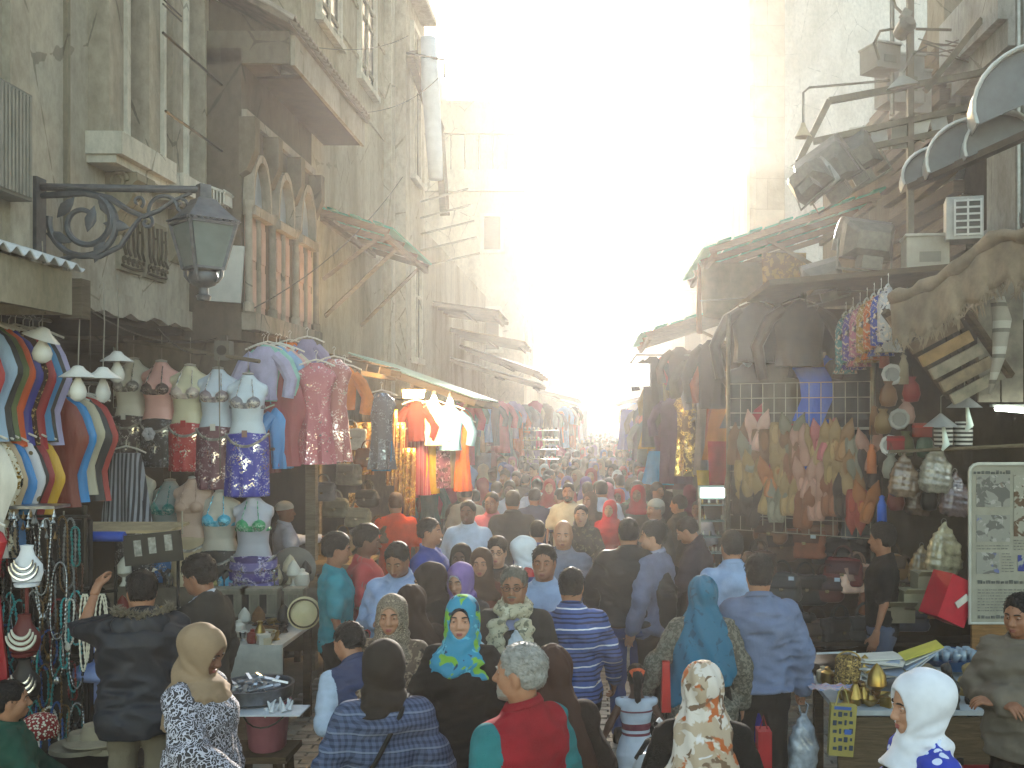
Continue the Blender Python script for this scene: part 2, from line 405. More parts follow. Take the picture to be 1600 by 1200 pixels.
def sect(x, y, z, T, o=0., e=2.3, fold=None):
    """a body of stacked ovals: T rows are (height, half width, half depth, centre y)"""
    T = np.array(T, float); zz = T[:, 0]
    A = np.interp(z, zz, T[:, 1])+o; B = np.interp(z, zz, T[:, 2])+o; C = np.interp(z, zz, T[:, 3])
    u, v = np.abs(x)/A, np.abs(y-C)/B
    if fold is not None: k_ = 1+fold(np.arctan2(y-C, x), z)/np.minimum(A, B); u, v = u/k_, v/k_
    k = (u**e+v**e)**(1/e); d = (k-1)*np.minimum(A, B)
    return np.maximum(d, np.maximum(zz[0]-z, z-zz[-1]))
def sst(t): t = np.clip(t, 0, 1); return t*t*(3-2*t)
def crease(x, y, z, seed, amp):
    r = np.random.RandomState(seed); d = 0
    for i in range(6):
        k = r.normal(size=3)*np.array([16, 16, 30])*(1 if i < 3 else 1.9); d = d+np.sin(x*k[0]+y*k[1]+z*k[2]+r.rand()*6.3+1.6*np.sin(z*14+i))*(1 if i < 3 else .5)
    return amp*(1.25*np.abs(d/2.2)-.45+.5*d/3)
TM = [(.80, .150, .105, 0), (.90, .168, .118, -.005), (.98, .163, .115, 0), (1.08, .152, .108, .004), (1.2, .165, .116, .002), (1.30, .174, .120, -.004), (1.37, .150, .105, -.012), (1.43, .088, .076, -.018), (1.50, .056, .060, -.014), (1.56, .054, .058, -.01)]
TF = [(.80, .155, .115, 0), (.90, .172, .125, -.008), (.98, .158, .112, 0), (1.08, .132, .1, .004), (1.2, .142, .108, .006), (1.29, .154, .115, .004), (1.36, .13, .098, -.01), (1.42, .078, .068, -.018), (1.50, .05, .053, -.014), (1.56, .048, .052, -.01)]
def torso_table(p):
    T = [list(r) for r in (TF if p['sex'] == 'f' else TM)]; b = p['bulk']
    for r in T:
        if r[0] < 1.4:
            k = 1+(b-1)*(1 if r[0] < 1.25 else .6); r[1] *= k; r[2] *= k*(1+max(0, b-1)*.5)
            if .95 < r[0] < 1.3: r[3] += max(0, b-1)*.16
    return T
POSE = {'down': ((.245, -.02, 1.135), (.262, .045, .885)), 'fwd': ((.245, .0, 1.14), (.15, .24, 1.08)), 'hold': ((.24, -.03, 1.14), (.07, .24, 1.19)),
        'reach': ((.26, .19, 1.24), (.2, .44, 1.26)), 'out': ((.30, .0, 1.15), (.40, .03, .91)), 'back': ((.27, -.12, 1.15), (.08, -.19, 1.0)),
        'swing': ((.25, .06, 1.14), (.25, .2, .93)), 'swingb': ((.25, -.1, 1.15), (.26, -.11, .9)), 'up': ((.29, .14, 1.32), (.2, .3, 1.52)), 'low': ((.26, .1, 1.16), (.2, .3, 1.0)),
        'fold': ((.25, .02, 1.15), (-.02, .2, 1.15)), 'high': ((.3, .16, 1.42), (.27, .33, 1.6)), 'side': ((.38, .02, 1.25), (.55, .1, 1.1))}
def arms(p):
    sw = (.162 if p['sex'] == 'm' else .142)*(.5+.5*p['bulk'])
    out = []
    for s, nm in ((-1, p['arms'][0]), (1, p['arms'][1])):
        e, h_ = POSE[nm]; dx = sw-.168+(p['bulk']-1)*.1
        out.append((s, np.array((s*sw, -.012, 1.375)), np.array((s*(e[0]+dx), e[1], e[2])), np.array((s*(h_[0]+(dx if h_[0] > .1 else 0)), h_[1], h_[2]))))
    return out
def legs(p):
    st, out = p['stride'], []
    for s in (-1, 1):
        if p['sit']: out.append((s, (s*.09, 0, .88), (s*.13, .40, .90), (s*.14, .38, .47)))
        else: out.append((s, (s*.09, 0, .90), (s*.095, s*st*.55+.015*(st != 0), .49), (s*.09, s*st, .08)))
    return out
def twist(v, p):
    v = np.array(v, float); 
    def rot(axis, piv, ang):
        c, s = np.cos(ang), np.sin(ang); i, j = {'z': (0, 1), 'x': (1, 2), 'y': (2, 0)}[axis]
        a, b = v[:, i]-piv[i], v[:, j]-piv[j]; v[:, i], v[:, j] = piv[i]+a*c-b*s, piv[j]+a*s+b*c
    hs = p.get('hs', .95); k = 1-(1-hs)*sst((v[:, 2]-1.46)/.05)*sst((.3-np.hypot(v[:, 0], v[:, 1]))/.1)
    v[:, 0] *= k; v[:, 1] = -.012+(v[:, 1]+.012)*k; v[:, 2] = np.where(v[:, 2] > 1.46, 1.46+(v[:, 2]-1.46)*k, v[:, 2])
    t = sst((v[:, 2]-1.42)/.1)*(np.abs(v[:, 0]) < .5)
    near = sst((.34-np.hypot(v[:, 0], v[:, 1]))/.12); t = t*near
    if p['yaw']: rot('z', (0, -.015, 0), R(p['yaw'])*t)
    if p['nod']: rot('x', (0, -.01, 1.5), R(-p['nod'])*t)
    if p['roll']: rot('y', (0, 0, 1.48), R(p['roll'])*t)
    if p['lean']: rot('x', (0, 0, .95), R(-p['lean'])*sst((v[:, 2]-.88)/.34))
    return v
# --- heads and hands, meshed once and fitted to every body
HEADS = {}
def head_template(kind, h):
    if (kind, h) in HEADS: return HEADS[kind, h]
    f_ = kind == 'f'
    def F(x, y, z):
        ax = np.abs(x); jw = .056 if f_ else .061
        d = ell(x, y, z, (0, -.012, 1.638), (.076, .098, .086))
        d = smin(d, ell(x, y, z, (0, .022, 1.58), (jw, .068, .082)), .035)
        d = smin(d, ell(x, y, z, (0, .066, 1.512), (.024, .022, .019)), .035)
        d = smin(d, ell(ax, y, z, (.036, .058, 1.575), (.026, .026, .026)), .03)
        d = smin(d, ell(ax, y, z, (.050, .005, 1.535), (.014 if f_ else .018, .04, .026)), .03)
        d = smin(d, cap(ax, y, z, (.012, .083, 1.625), (.046, .070, 1.622), .006 if f_ else .0085), .016)
        d = smax(d, -ell(ax, y, z, (.032, .101, 1.603), (.019, .022, .0125)), .014)
        d = smin(d, cap(x, y, z, (0, .084, 1.618), (0, .112 if not f_ else .108, 1.571), .0075, .0125), .014)
        d = smin(d, ell(ax, y, z, (.012, .098, 1.566), (.009, .012, .008)), .008)
        d = smin(d, ell(x, y, z, (0, .084, 1.533), (.026, .014, .013)), .014)
        d = smax(d, -ell(x, y, z, (0, .103, 1.5335), (.024, .012, .0022)), .004)
        d = smin(d, ell(ax, y, z, (.076, -.008, 1.59), (.009, .019, .031)), .012)
        d = smin(d, cap(x, y, z, (0, -.022, 1.40), (0, -.012, 1.56), .056 if f_ else .060, .050 if f_ else .055), .03)
        return d
    v, q = snet(F, (-.10, -.125, 1.42), (.10, .135, 1.735), h)
    mi = np.zeros(len(q), int)
    mb = MB(); E = 10 if h < .007 else 6
    for s in (-1, 1):
        mb.lathe([(.0125*math.sin(math.pi*i/6), -.0125*math.cos(math.pi*i/6)) for i in range(7)], E, (s*.032, .0755, 1.603), 3)
        mb.lathe([(0, .0127), (.004, .0122), (.0062, .0108)][::-1], E, (s*.032, .0755, 1.603), 4, rot=(R(-90), 0, 0))
        mb.tube([(s*(.032+.0155*math.cos(a)), .0755+.0125*math.sin(a)+.001, 1.6105-.006*abs(math.cos(a))) for a in (0.1, .6, 1.1, 1.57, 2.05, 2.55, 3.04)], .0042, 5, 0)
        mb.tube([(s*(.032+.0155*math.cos(a)), .0755+.0115*math.sin(a), 1.5955+.004*abs(math.cos(a))) for a in (0.1, .8, 1.57, 2.4, 3.04)], .0034, 5, 0)
        mb.tube([(s*.014, .0965, 1.6255), (s*.026, .0955, 1.6290), (s*.038, .0885, 1.6290), (s*.05, .077, 1.6225)], [.0032, .0042, .0038, .002], 5, 2)
    mb.tube([(-.023, .0865, 1.5345), (-.011, .0965, 1.5375), (0, .0985, 1.5365), (.011, .0965, 1.5375), (.023, .0865, 1.5345)], [.002, .0042, .0045, .0042, .002], 6, 1)
    mb.tube([(-.021, .0865, 1.5325), (-.010, .0955, 1.5285), (0, .0975, 1.5275), (.010, .0955, 1.5285), (.021, .0865, 1.5325)], [.002, .005, .0055, .005, .002], 6, 1)
    r = (v, [tuple(x) for x in q.tolist()], mb); HEADS[kind, h] = r; return r
HANDS = {}
def hand_template(kind, h):
    """right hand hanging down from the wrist at the origin, palm facing -x, fingers along -z, thumb towards +y"""
    if (kind, h) in HANDS: return HANDS[kind, h]
    fg = []
    for i, (y, L) in enumerate(((.030, .074), (.010, .083), (-.010, .077), (-.029, .06))):
        p = np.array((0, y*.92, -.088)); a = .12+i*.05; seg = []
        bend = {'relax': (.28, .42, .35), 'grip': (1.25, 1.45, 1.0)}[kind]
        for k, f in enumerate((.46, .31, .23)):
            a += bend[k]; q = p+np.array((-math.sin(a), y*.08, -math.cos(a)))*L*f; seg.append((p, q, .0088-k*.0010, .0082-k*.0011)); p = q
        fg.append(seg)
    th = [((-.006, .026, -.025), (-.02, .052, -.058), .0125, .0105), ((-.02, .052, -.058), (-.03, .058, -.088) if kind == 'relax' else (-.048, .040, -.078), .0100, .0075)]
    def F(x, y, z):
        d = cap(x, y, z, (0, 0, .03), (0, 0, -.012), .026, .024)
        d = smin(d, ell(x, y, z, (-.002, 0, -.05), (.0165, .041, .05)), .02)
        for (a, b, r1, r2) in th: d = smin(d, cap(x, y, z, a, b, r1, r2), .008)
        for seg in fg:
            g = None
            for (a, b, r1, r2) in seg: c = cap(x, y, z, a, b, r1, r2); g = c if g is None else np.minimum(g, c)
            d = smin(d, g, .005)
        return d
    v, q = snet(F, (-.1, -.055, -.185), (.04, .085, .06), h); HANDS[kind, h] = (v, q.tolist()); return HANDS[kind, h]
def shoe_mesh():
    def F(x, y, z):
        d = ell(x, y, z, (0, .055, .028), (.045, .135, .05)); d = smin(d, cap(x, y, z, (0, -.03, .04), (0, -.02, .11), .044, .046), .04)
        return smax(d, -z, .008)
    v, q = snet(F, (-.07, -.11, -.02), (.07, .22, .15), .014); return v, q
SHOE = shoe_mesh()
SHOES = {}
def shoe_for(m):
    if m.name not in SHOES: SHOES[m.name] = npmesh('shoe', SHOE[0], SHOE[1], m)
    return SHOES[m.name]
SK = {'a': '#8a5f45', 'b': '#9c6f52', 'c': '#6b4632', 'd': '#b08468', 'e': '#4f3325'}
DEF = dict(sex='m', bulk=1.0, arms=('down', 'down'), stride=.0, sit=False, yaw=0, nod=0, roll=0, lean=0, skin='b', hair='#17120f', seed=1)
def person(px, py, H, rz, label, top, bottom=None, head=None, d=None, group=None, grip=(), name='person', **kw):
    """px, py: photo point at the crown; the distance follows from the height of the person"""
    p = dict(DEF); p.update(kw); p['seed'] = int(px*7+py) % 9973
    zoff = -.42 if p['sit'] else 0; sc = H/1.72; base = 0.0
    if d is None: d = FPX*(CH-H-zoff*sc)/(py-VY)
    else: base = CH-(py-VY)*d/FPX-H-zoff*sc if p['sit'] or kw.get('lift') else 0.0
    h = float(np.clip(d*.0022, .0115, .03)); hh = .0056 if d < 6.3 else (.0078 if d < 10 else .011)
    loc = (wx(px, d), d, 0)
    # set the body so that the crown, after lean and turn, stands at the wanted point
    c = twist(np.array([[0, 0, 1.72]]), p)[0]*sc; cr, sr = math.cos(R(rz)), math.sin(R(rz))
    loc = (wx(px, d)-(c[0]*cr-c[1]*sr), d-(c[0]*sr+c[1]*cr), zoff*sc+base)
    root = thing(name, label, 'person', loc, R(rz), group)
    T = torso_table(p); A = arms(p); L = legs(p); mskin = skin(SK.get(p['skin'], p['skin']))
    def out(nm, v, q, mats, mi=None, raw=False):
        v = v if raw else twist(v, p)
        return link(nm, npmesh(nm, v*sc, q, mats, mi), root)
    # body: torso, limbs, head, hands in one mesh
    def Fb(x, y, z):
        dd = sect(x, y, z, T, -.012)
        for s, sh, el, ha in A:
            dd = smin(dd, cap(x, y, z, sh, el, .042, .036), .04); dd = smin(dd, cap(x, y, z, el, ha, .036, .023), .02)
        for s, a, b, c_ in L:
            dd = smin(dd, cap(x, y, z, a, b, .075, .052), .04); dd = smin(dd, cap(x, y, z, b, c_, .052, .034), .02)
        return dd
    ext = max(abs(x[3][1]) for x in A)+.3
    v, q = snet(Fb, (-.68, -ext, 0), (.68, ext, 1.57), max(h*1.6, .0195)); V = [v]; Q = [tuple(f) for f in q.tolist()]; MI = [0]*len(Q)
    hv, hq, hmb = head_template(p['sex'], hh)
    o = len(v); V.append(hv); Q += [tuple(i+o for i in f) for f in hq]; MI += [0]*len(hq); o += len(hv)
    V.append(np.array(hmb.v)); Q += [tuple(i+o for i in f) for f in hmb.f]; MI += hmb.mi; o += len(hmb.v)
    for k, (s, sh, el, ha) in enumerate(A):
        tv, tq = hand_template('grip' if k in grip else 'relax', .0055 if d < 7.5 else .009)
        tv = tv.copy(); fw = Vector(ha-el).normalized()
        if s < 0: tv[:, 0] *= -1
        inn = Vector((-s, .15, 0)) if fw.z < -.4 else Vector((-s*.6, .0, -.9))
        inn = (inn-fw*inn.dot(fw)).normalized(); xa = inn*(-s); za = -fw; ya = za.cross(xa)
        M_ = np.array([[*xa], [*ya], [*za]]).T
        V.append(tv@M_.T+np.array(ha)); flip = s < 0
        Q += [tuple(i+o for i in (f[::-1] if flip else f)) for f in tq]; MI += [0]*len(tq); o += len(tv)
    hc = hairm(p.get('brow', p['hair']))
    lip = plain('#7a4238' if p['sex'] == 'm' else '#8e4a45', rough=.45, var=.05)
    out('body', np.concatenate(V), Q, [mskin, lip, hc, plain('#c9c2b6', rough=.25, var=.03), plain('#1a0f0a', rough=.2, var=.02)], MI)
    ctx = dict(p=p, T=T, A=A, L=L, h=h, out=out, root=root, sc=sc, d=d, seed=p['seed'])
    if bottom: BOT[bottom[0]](ctx, *bottom[1:])
    if top: TOP[top[0]](ctx, *top[1:])
    for g in (head or [('hair',)]): HEADW[g[0]](ctx, *g[1:])
    return root, ctx
def trousers(c, m, wide=1.0, shoe='#1b1715', zc=.93):
    L, T = c['L'], c['T']
    def F(x, y, z):
        dd = np.maximum(sect(x, y, z, T, .010), z-zc); dd = np.maximum(dd, .80-z)
        for s, a, b, e in L:
            dd = smin(dd, cap(x, y, z, a, b, .092*wide, .070*wide), .04); dd = smin(dd, cap(x, y, z, b, (e[0], e[1], e[2]+.02), .070*wide, .058*wide), .03)
        dd = dd+crease(x, y, z, c['seed'], .0055); return np.maximum(dd, .04-z)
    yy = [x[1] for l in L for x in l[1:]]
    v, q = snet(F, (-.3, min(yy)-.2, .0), (.3, max(yy)+.2, 1.03), c['h']*1.25); c['out']('trousers', v, q, m)
    shoes(c, shoe)
def shoes(c, shoe='#1b1715'):
    for s, a, b, e in c['L']: link('shoe', shoe_for(plain(shoe, rough=.5)), c['root'], (e[0]*c['sc'], (e[1])*c['sc'], (e[2]-.08)*c['sc']), (0, 0, 0), c['sc'])
def shorts(c, m, shoe='#1b1715'):
    L, T = c['L'], c['T']
    def F(x, y, z):
        dd = np.maximum(sect(x, y, z, T, .012), z-1.0); dd = np.maximum(dd, .84-z)
        for s, a, b, e in L: dd = smin(dd, cap(x, y, z, a, b, .1, .085), .04)
        return np.maximum(dd+crease(x, y, z, 3, .004), .47-z)
    v, q = snet(F, (-.3, -.4, .4), (.3, .4, 1.03), c['h']); c['out']('shorts', v, q, m); shoes(c, shoe)
def skirt(c, m, z0=.06, flare=1.25, top=1.05, name='skirt'):
    T = c['T']; b = c['p']['bulk']; st = abs(c['p']['stride'])
    S_ = [(z0, .20*flare*b, .17*flare+st*.6, 0), (.5, .185*flare*b, .15*flare+st*.3, 0), (.9, .185*b, .138*b, -.005), (top, .15*b, .12*b, 0)]
    def F(x, y, z): 
        dd = sect(x, y, z, S_, .012, 2.0, lambda a, zz: .016*np.sin(a*9+zz*2+c['seed'])*sst((1.0-zz)/.8)+.008*np.sin(a*17+zz*5))
        return dd+crease(x, y, z, c['seed'], .004)
    v, q = snet(F, (-.42, -.45, z0-.05), (.42, .45, top+.05), c['h']*1.1); c['out'](name, v, q, m); shoes(c)
def garment(c, name, m, o=.016, hem=.86, sleeve=1.0, sr=.0, slip=.0, neck=1.472, fold=.009, flare=0., slp=.35, sleeve_m=None, cuffs=None):
    T = [list(r) for r in c['T']]; A = c['A']
    if flare:
        for r in T:
            if r[0] < 1.1: r[1] += flare*(1.1-r[0])/.3; r[2] += flare*(1.1-r[0])/.3
    if hem < T[0][0]:
        k = flare*(T[0][0]-hem)/.3; T.insert(0, [hem-.01, T[0][1]+k+.005, T[0][2]+k+.005, 0])
    def F(x, y, z):
        dd = sect(x, y, z, T, o)
        for s in (-1, 1): dd = smin(dd, cap(x, y, z, (s*.045, -.018, 1.43), (s*.145, -.015, 1.378), .036+o*.6, .046+o*.6), .03)
        dd = smin(dd, cap(x, y, z, (-.1, .01, 1.28), (.1, .01, 1.28), .09+o*.5), .06) if c['p']['sex'] == 'm' else smin(dd, ell(np.abs(x), y, z, (.07, .09, 1.25), (.06+o, .05+o, .06+o)), .05)
        dd = np.maximum(dd, hem-z)
        for s, sh, el, ha in A:
            if sleeve <= 0: continue
            e1 = el if sleeve >= .5 else sh+(el-sh)*sleeve*2
            dd = smin(dd, cap(x, y, z, sh, e1, .052+o*.7+sr*.7, .048+o*.7+sr*1.2), .045)
            if sleeve > .5: e2 = el+(ha-el)*(sleeve-.5)*2*.93; dd = smin(dd, cap(x, y, z, el, e2, .047+o*.7+sr*1.2, .033+o*.7+sr*1.5), .025)
        dd = dd+crease(x, y, z, c['seed']+5, fold)
        for s, sh, el, ha in A:      # bunched folds at the elbow
            r = np.sqrt((x-el[0])**2+(y-el[1])**2+(z-el[2])**2); dd = dd+fold*.9*np.sin(r*95+s)*np.exp(-(r/.11)**2)
        return np.maximum(dd, z-neck+slp*y)
    xs = [abs(a[k][0]) for a in A for k in (2, 3)]; ys = [a[k][1] for a in A for k in (1, 2, 3)]
    ex = (max(xs) if sleeve > 0 else .2)+.13+sr; zmin = min(hem, min(a[3][2] for a in A)-.1) if sleeve > .6 else hem
    v, q = snet(F, (-ex-c['p']['bulk']*.05+.05, min(min(ys), -.18)-.13, zmin-.03), (ex+c['p']['bulk']*.05-.05, max(max(ys), .19)+.13, max(1.5, max(a[3][2] for a in A)+.12)), c['h'])
    ms = [m]; mi = None
    if sleeve_m is not None:
        cc = v[q].mean(1); mi = ((np.abs(cc[:, 0]) > .165*c['p']['bulk'])&(cc[:, 2] > .5)).astype(int); ms = [m, sleeve_m]
    ob = c['out'](name, v, q, ms, mi); return ob
def collar(c, m, r=.064, w_=.022, z=1.462, tilt=.3, up=.018):
    mb = MB(); n = 18
    ring = lambda k, dz: [(k*r*math.cos(a)*1.02, -.014+k*r*math.sin(a), z+dz-tilt*k*r*math.sin(a)) for a in [2*math.pi*i/n for i in range(n)]]
    mb.rings([ring(1.05, up-.02), ring(1.0, up+.014), ring(1.12, up+.016), ring(1.36, up-.016), ring(1.32, up-.022), ring(1.08, up-.004)], cap=False)
    v = np.array(mb.v); c['out']('collar', v, mb.f, m)
def t_shirt(c, m): garment(c, 'shirt', m, .014, .84, .42, .006)
def polo(c, m, sm=None, sleeve=.45): garment(c, 'shirt', m, .016, .83, sleeve, .008, sleeve_m=sm); collar(c, m)
def shirt(c, m, hem=.80): garment(c, 'shirt', m, .016, hem, 1.0, .004, fold=.011); collar(c, m)
def rolled(c, m, hem=.80): garment(c, 'shirt', m, .016, hem, .62, .006, fold=.0075); collar(c, m)
def jacket(c, m, hem=.80, o=.024, cm=None): garment(c, 'jacket', m, o, hem, 1.0, .008, neck=1.476, fold=.013); collar(c, cm or m, .072, .03, 1.462)
def suit(c, m, inner): garment(c, 'shirt', inner, .012, .95, 0); garment(c, 'jacket', m, .026, .74, 1.0, .004, fold=.006, slp=1.0, neck=1.47); collar(c, inner, .06, up=.012)
def coat(c, m, hem=.55, flare=.06): garment(c, 'coat', m, .024, hem, 1.0, .006, fold=.011, flare=flare)
def abaya(c, m, fl=1.25): skirt(c, m, .05, fl, 1.1, 'robe_skirt'); garment(c, 'robe_top', m, .022, .88, 1.0, .02, fold=.008, flare=.03)
def blouse(c, m, hem=.72): garment(c, 'blouse', m, .02, hem, 1.0, .012, fold=.008, flare=.03)
def tank(c, m, hem=.45): garment(c, 'dress', m, .014, hem, 0, fold=.004, flare=.035, neck=1.41, slp=.0)
TOP = dict(tee=t_shirt, polo=polo, shirt=shirt, rolled=rolled, jacket=jacket, suit=suit, coat=coat, abaya=abaya, blouse=blouse, tank=tank)
BOT = dict(trousers=trousers, shorts=shorts, skirt=skirt, shoes=shoes)
def hair(c, m=None, style='short'):
    m = m or hairm(c['p']['hair']); sd = c['seed']
    def F(x, y, z):
        d = ell(x, y, z, (0, -.016, 1.640), (.085, .106, .093))
        d = smin(d, ell(x, y, z, (0, -.045, 1.585), (.074, .066, .06)), .03) 
        if style == 'thick': d = smin(d, ell(x, y, z, (0, -.01, 1.675), (.084, .1, .075)), .03)
        if style == 'long': d = smin(d, cap(x, y, z, (0, -.05, 1.6), (0, -.07, 1.36), .085, .10), .04)
        d = d+.0032*np.sin(x*90+y*60+sd)*np.sin(y*80+z*70)+.0025*np.sin(x*210+sd)*np.sin(y*180+z*150)
        lim = .1 if style != 'thin' else .118
        d = smax(d, -ell(x, y, z, (0, .125, 1.572), (.088, lim, .108)), .012)
        d = np.maximum(d, -ell(np.abs(x), y, z, (.082, .0, 1.575), (.024, .032, .04)))
        return d if style == 'long' else smax(d, 1.535-z-.2*y, .01)
    v, q = snet(F, (-.13, -.2, 1.28 if style == 'long' else 1.5), (.13, .12, 1.77), max(.0075, c['h']*.7)); q = q.tolist()
    if c['d'] < 9:      # loose locks lying along the skull
        r = np.random.RandomState(sd); mb = MB(); n = 420 if c['d'] < 6 else 200; cen = np.array((0, -.015, 1.63))
        for i in r.randint(0, len(v), n):
            a = v[i]; nn = (a-cen)/np.linalg.norm(a-cen); dn = np.array((r.normal(0, .35), -.55*(a[1] < .06)+r.normal(0, .3), -.75)); dn = dn-nn*(dn@nn); dn /= np.linalg.norm(dn)+1e-6; L = r.uniform(.012, .03)
            mb.tube([a-nn*.002, a+nn*.0028+dn*L*.5, a+nn*.001*r.rand()+dn*L], [.0026, .0022, .0004], 3, cap=False)
        o = len(v); v = np.concatenate([v, np.array(mb.v)]); q += [tuple(i+o for i in f) for f in mb.f]
    c['out']('hair', v, q, m)
def bald(c, m=None):
    m = m or hairm('#8a857c')
    def F(x, y, z):
        d = ell(x, y, z, (0, -.018, 1.60), (.083, .104, .075)); d = np.maximum(d, y-.015); return np.maximum(d, z-1.63)
    v, q = snet(F, (-.12, -.15, 1.5), (.12, .08, 1.66), .009); c['out']('hair', v, q, m)
def beard(c, m=None):
    m = m or hairm(c['p']['hair'])
    def F(x, y, z):
        d = ell(x, y, z, (0, .032, 1.542), (.066, .066, .062)); d = smin(d, ell(x, y, z, (0, .07, 1.505), (.035, .03, .03)), .02)
        d = d+.003*np.sin(x*120+z*90)*np.sin(z*110)
        d = np.maximum(d, -ell(x, y, z, (0, .1, 1.533), (.027, .03, .009))); d = np.maximum(d, z-1.556+.0*x-np.maximum(0, np.abs(x)-.042)*2.2)
        return np.maximum(d, .0-y)
    v, q = snet(F, (-.1, -.02, 1.46), (.1, .13, 1.61), .007); c['out']('beard', v, q, m)
def moustache(c, m=None):
    mb = MB().tube([(-.027, .088, 1.546), (-.012, .101, 1.549), (0, .103, 1.551), (.012, .101, 1.549), (.027, .088, 1.546)], [.003, .006, .0055, .006, .003], 6); c['out']('moustache', np.array(mb.v), mb.f, m or hairm(c['p']['hair']))
def glasses(c):
    mb = MB()
    for s in (-1, 1):
        mb.tube([(s*(.033+.022*math.cos(a)), .102, 1.602+.015*math.sin(a)) for a in [2*math.pi*i/12 for i in range(12)]], .0022, 5, closed=True)
        mb.tube([(s*.056, .100, 1.606), (s*.078, .04, 1.606), (s*.08, -.01, 1.602)], .002, 5)
    mb.tube([(-.012, .103, 1.605), (.012, .103, 1.605)], .002, 5); c['out']('glasses', np.array(mb.v), mb.f, plain('#15110f', rough=.3))
def hijab(c, m, drape=.17, length=1.33, face=True, puff=0., under=None, name='headscarf', open_=(.062, .088), nk=.082):
    sd = c['seed']; sx = c['p'].get('fz', 0)
    def F(x, y, z):
        d = ell(x, y, z, (0, -.014-puff*.5, 1.632), (.096+puff*.4, .118+puff*.6, .106+puff*.3))
        d = smin(d, ell(x, y, z, (0, .014, 1.56), (.084, .094, .09)), .04)
        d = smin(d, cap(x, y, z, (0, -.012, 1.56), (0, -.005, 1.45), nk, nk+.018), .05)
        T_ = [(length, drape+.02, .15, .0), (1.38, drape, .145, .0), (1.43, drape*.74, .122, -.002), (1.475, nk+.016, nk+.02, -.005), (1.52, nk-.002, nk+.004, -.005)]
        d = smin(d, sect(x, y, z, T_, 0, 2.0), .04)
        a = np.arctan2(y, x); low = sst((1.60-z)/.1)
        ph = np.arctan2(z-1.47, .13-y); d = d+.0058*np.sin(ph*17+x*14+sd+1.2*np.sin(a*2+sd))*sst((np.hypot(z-1.47, .13-y)-.05)/.08)*(.35+.65*low)+.005*np.sin(z*70+y*30+1.6*np.sin(a*3+sd))*sst((1.53-z)/.06)
        if face: d = smax(d, -ell(x, y, z, (0, .118, 1.588), (open_[0], .088, open_[1])), .010)
        return d
    v, q = snet(F, (-drape-.08, -.24, length-.04), (drape+.08, .24, 1.78), max(.0085, c['h']*.8)); c['out'](name, v, q, m)
    if under is not None:
        def G(x, y, z):
            d = ell(x, y, z, (0, -.006, 1.632), (.088, .108, .098)); d = smin(d, ell(x, y, z, (0, .016, 1.565), (.077, .086, .085)), .03)
            return smax(d, -ell(x, y, z, (0, .12, 1.586), (open_[0]-.004, .09, open_[1]-.006)), .008)
        v, q = snet(G, (-.12, -.14, 1.48), (.12, .14, 1.76), max(.008, c['h']*.7)); c['out']('under_scarf', v, q, under)
def shawl(c, m, hem=.86, wdt=.27, lop=.25):
    sd = c['seed']
    def F(x, y, z):
        d = ell(x, y, z, (0, -.016, 1.632), (.098, .122, .106)); d = smin(d, cap(x, y, z, (0, -.015, 1.56), (0, -.03, 1.42), .088, .115), .04)
        T_ = [(hem-.3, wdt+.02, .22, -.02), (1.1, wdt, .2, -.02), (1.28, wdt*.9, .175, -.015), (1.38, wdt*.78, .15, -.012), (1.44, .13, .12, -.01), (1.5, .09, .095, -.01)]
        d = smin(d, sect(x, y, z, T_, 0, 2.0), .05); a = np.arctan2(y, x)
        d = d+.008*np.sin(x*34+z*16+sd)*sst((1.5-z)/.2)+.006*np.sin(a*9+z*24)
        d = np.maximum(d, hem+lop*x+.02*np.sin(x*30)-z)
        return smax(d, -ell(x, y, z, (0, .118, 1.588), (.06, .09, .085)), .01)
    v, q = snet(F, (-wdt-.1, -.32, hem-.18), (wdt+.1, .3, 1.78), c['h']); c['out']('shawl', v, q, m)
def neckscarf(c, m):
    def F(x, y, z):
        a = np.arctan2(y, x); rr = np.hypot(x, y+.01); d = np.sqrt((rr-.085-.006*np.sin(a*5))**2+((z-1.465+.25*y*.6)*.75)**2)-.036
        for s in (-1, 1): d = smin(d, cap(x*.55+s*.0, y*1.0, z, (s*.045, .125, 1.4), (s*.05, .17, 1.0), .030, .036), .03)
        return d+.005*np.sin(z*95+x*40)+.004*np.sin(a*13+z*50)
    v, q = snet(F, (-.2, -.18, .93), (.2, .26, 1.56), max(.011, c['h'])); c['out']('scarf', v, q, m)
def cap_hat(c, m, brim=False):
    def F(x, y, z):
        d = ell(x, y, z, (0, -.012, 1.655), (.087, .107, .082)); d = np.maximum(d, 1.635+.12*y-z)
        if brim: d = np.minimum(d, np.maximum(ell(x, y, z, (0, .1, 1.648), (.075, .085, .012)), .03-y))
        return d
    v, q = snet(F, (-.12, -.15, 1.6), (.12, .22, 1.76), .009); c['out']('cap', v, q, m)
def hood(c, m, fur):
    def F(x, y, z):
        a = np.arctan2(y+.05, x); d = ell(x, y, z, (0, -.105, 1.40), (.15, .075, .10)); return d+.006*np.sin(a*8+z*40)
    v, q = snet(F, (-.22, -.24, 1.25), (.22, .03, 1.55), c['h']); c['out']('hood', v, q, m)
    mb = MB(); r = random.Random(4)
    for i in range(420):
        a = R(-205+230*r.random()); p = Vector((.145*math.cos(a)*1.02, -.075+.07*math.sin(a)*1.3, 1.455+.035*abs(math.cos(a))+r.uniform(-.02, .02)))
        q_ = p+Vector((r.gauss(0, .02), r.gauss(-.01, .02), r.uniform(.005, .04))); mb.tube([p, q_], [.005, .001], 3)
    c['out']('fur_trim', np.array(mb.v), mb.f, hairm(fur))
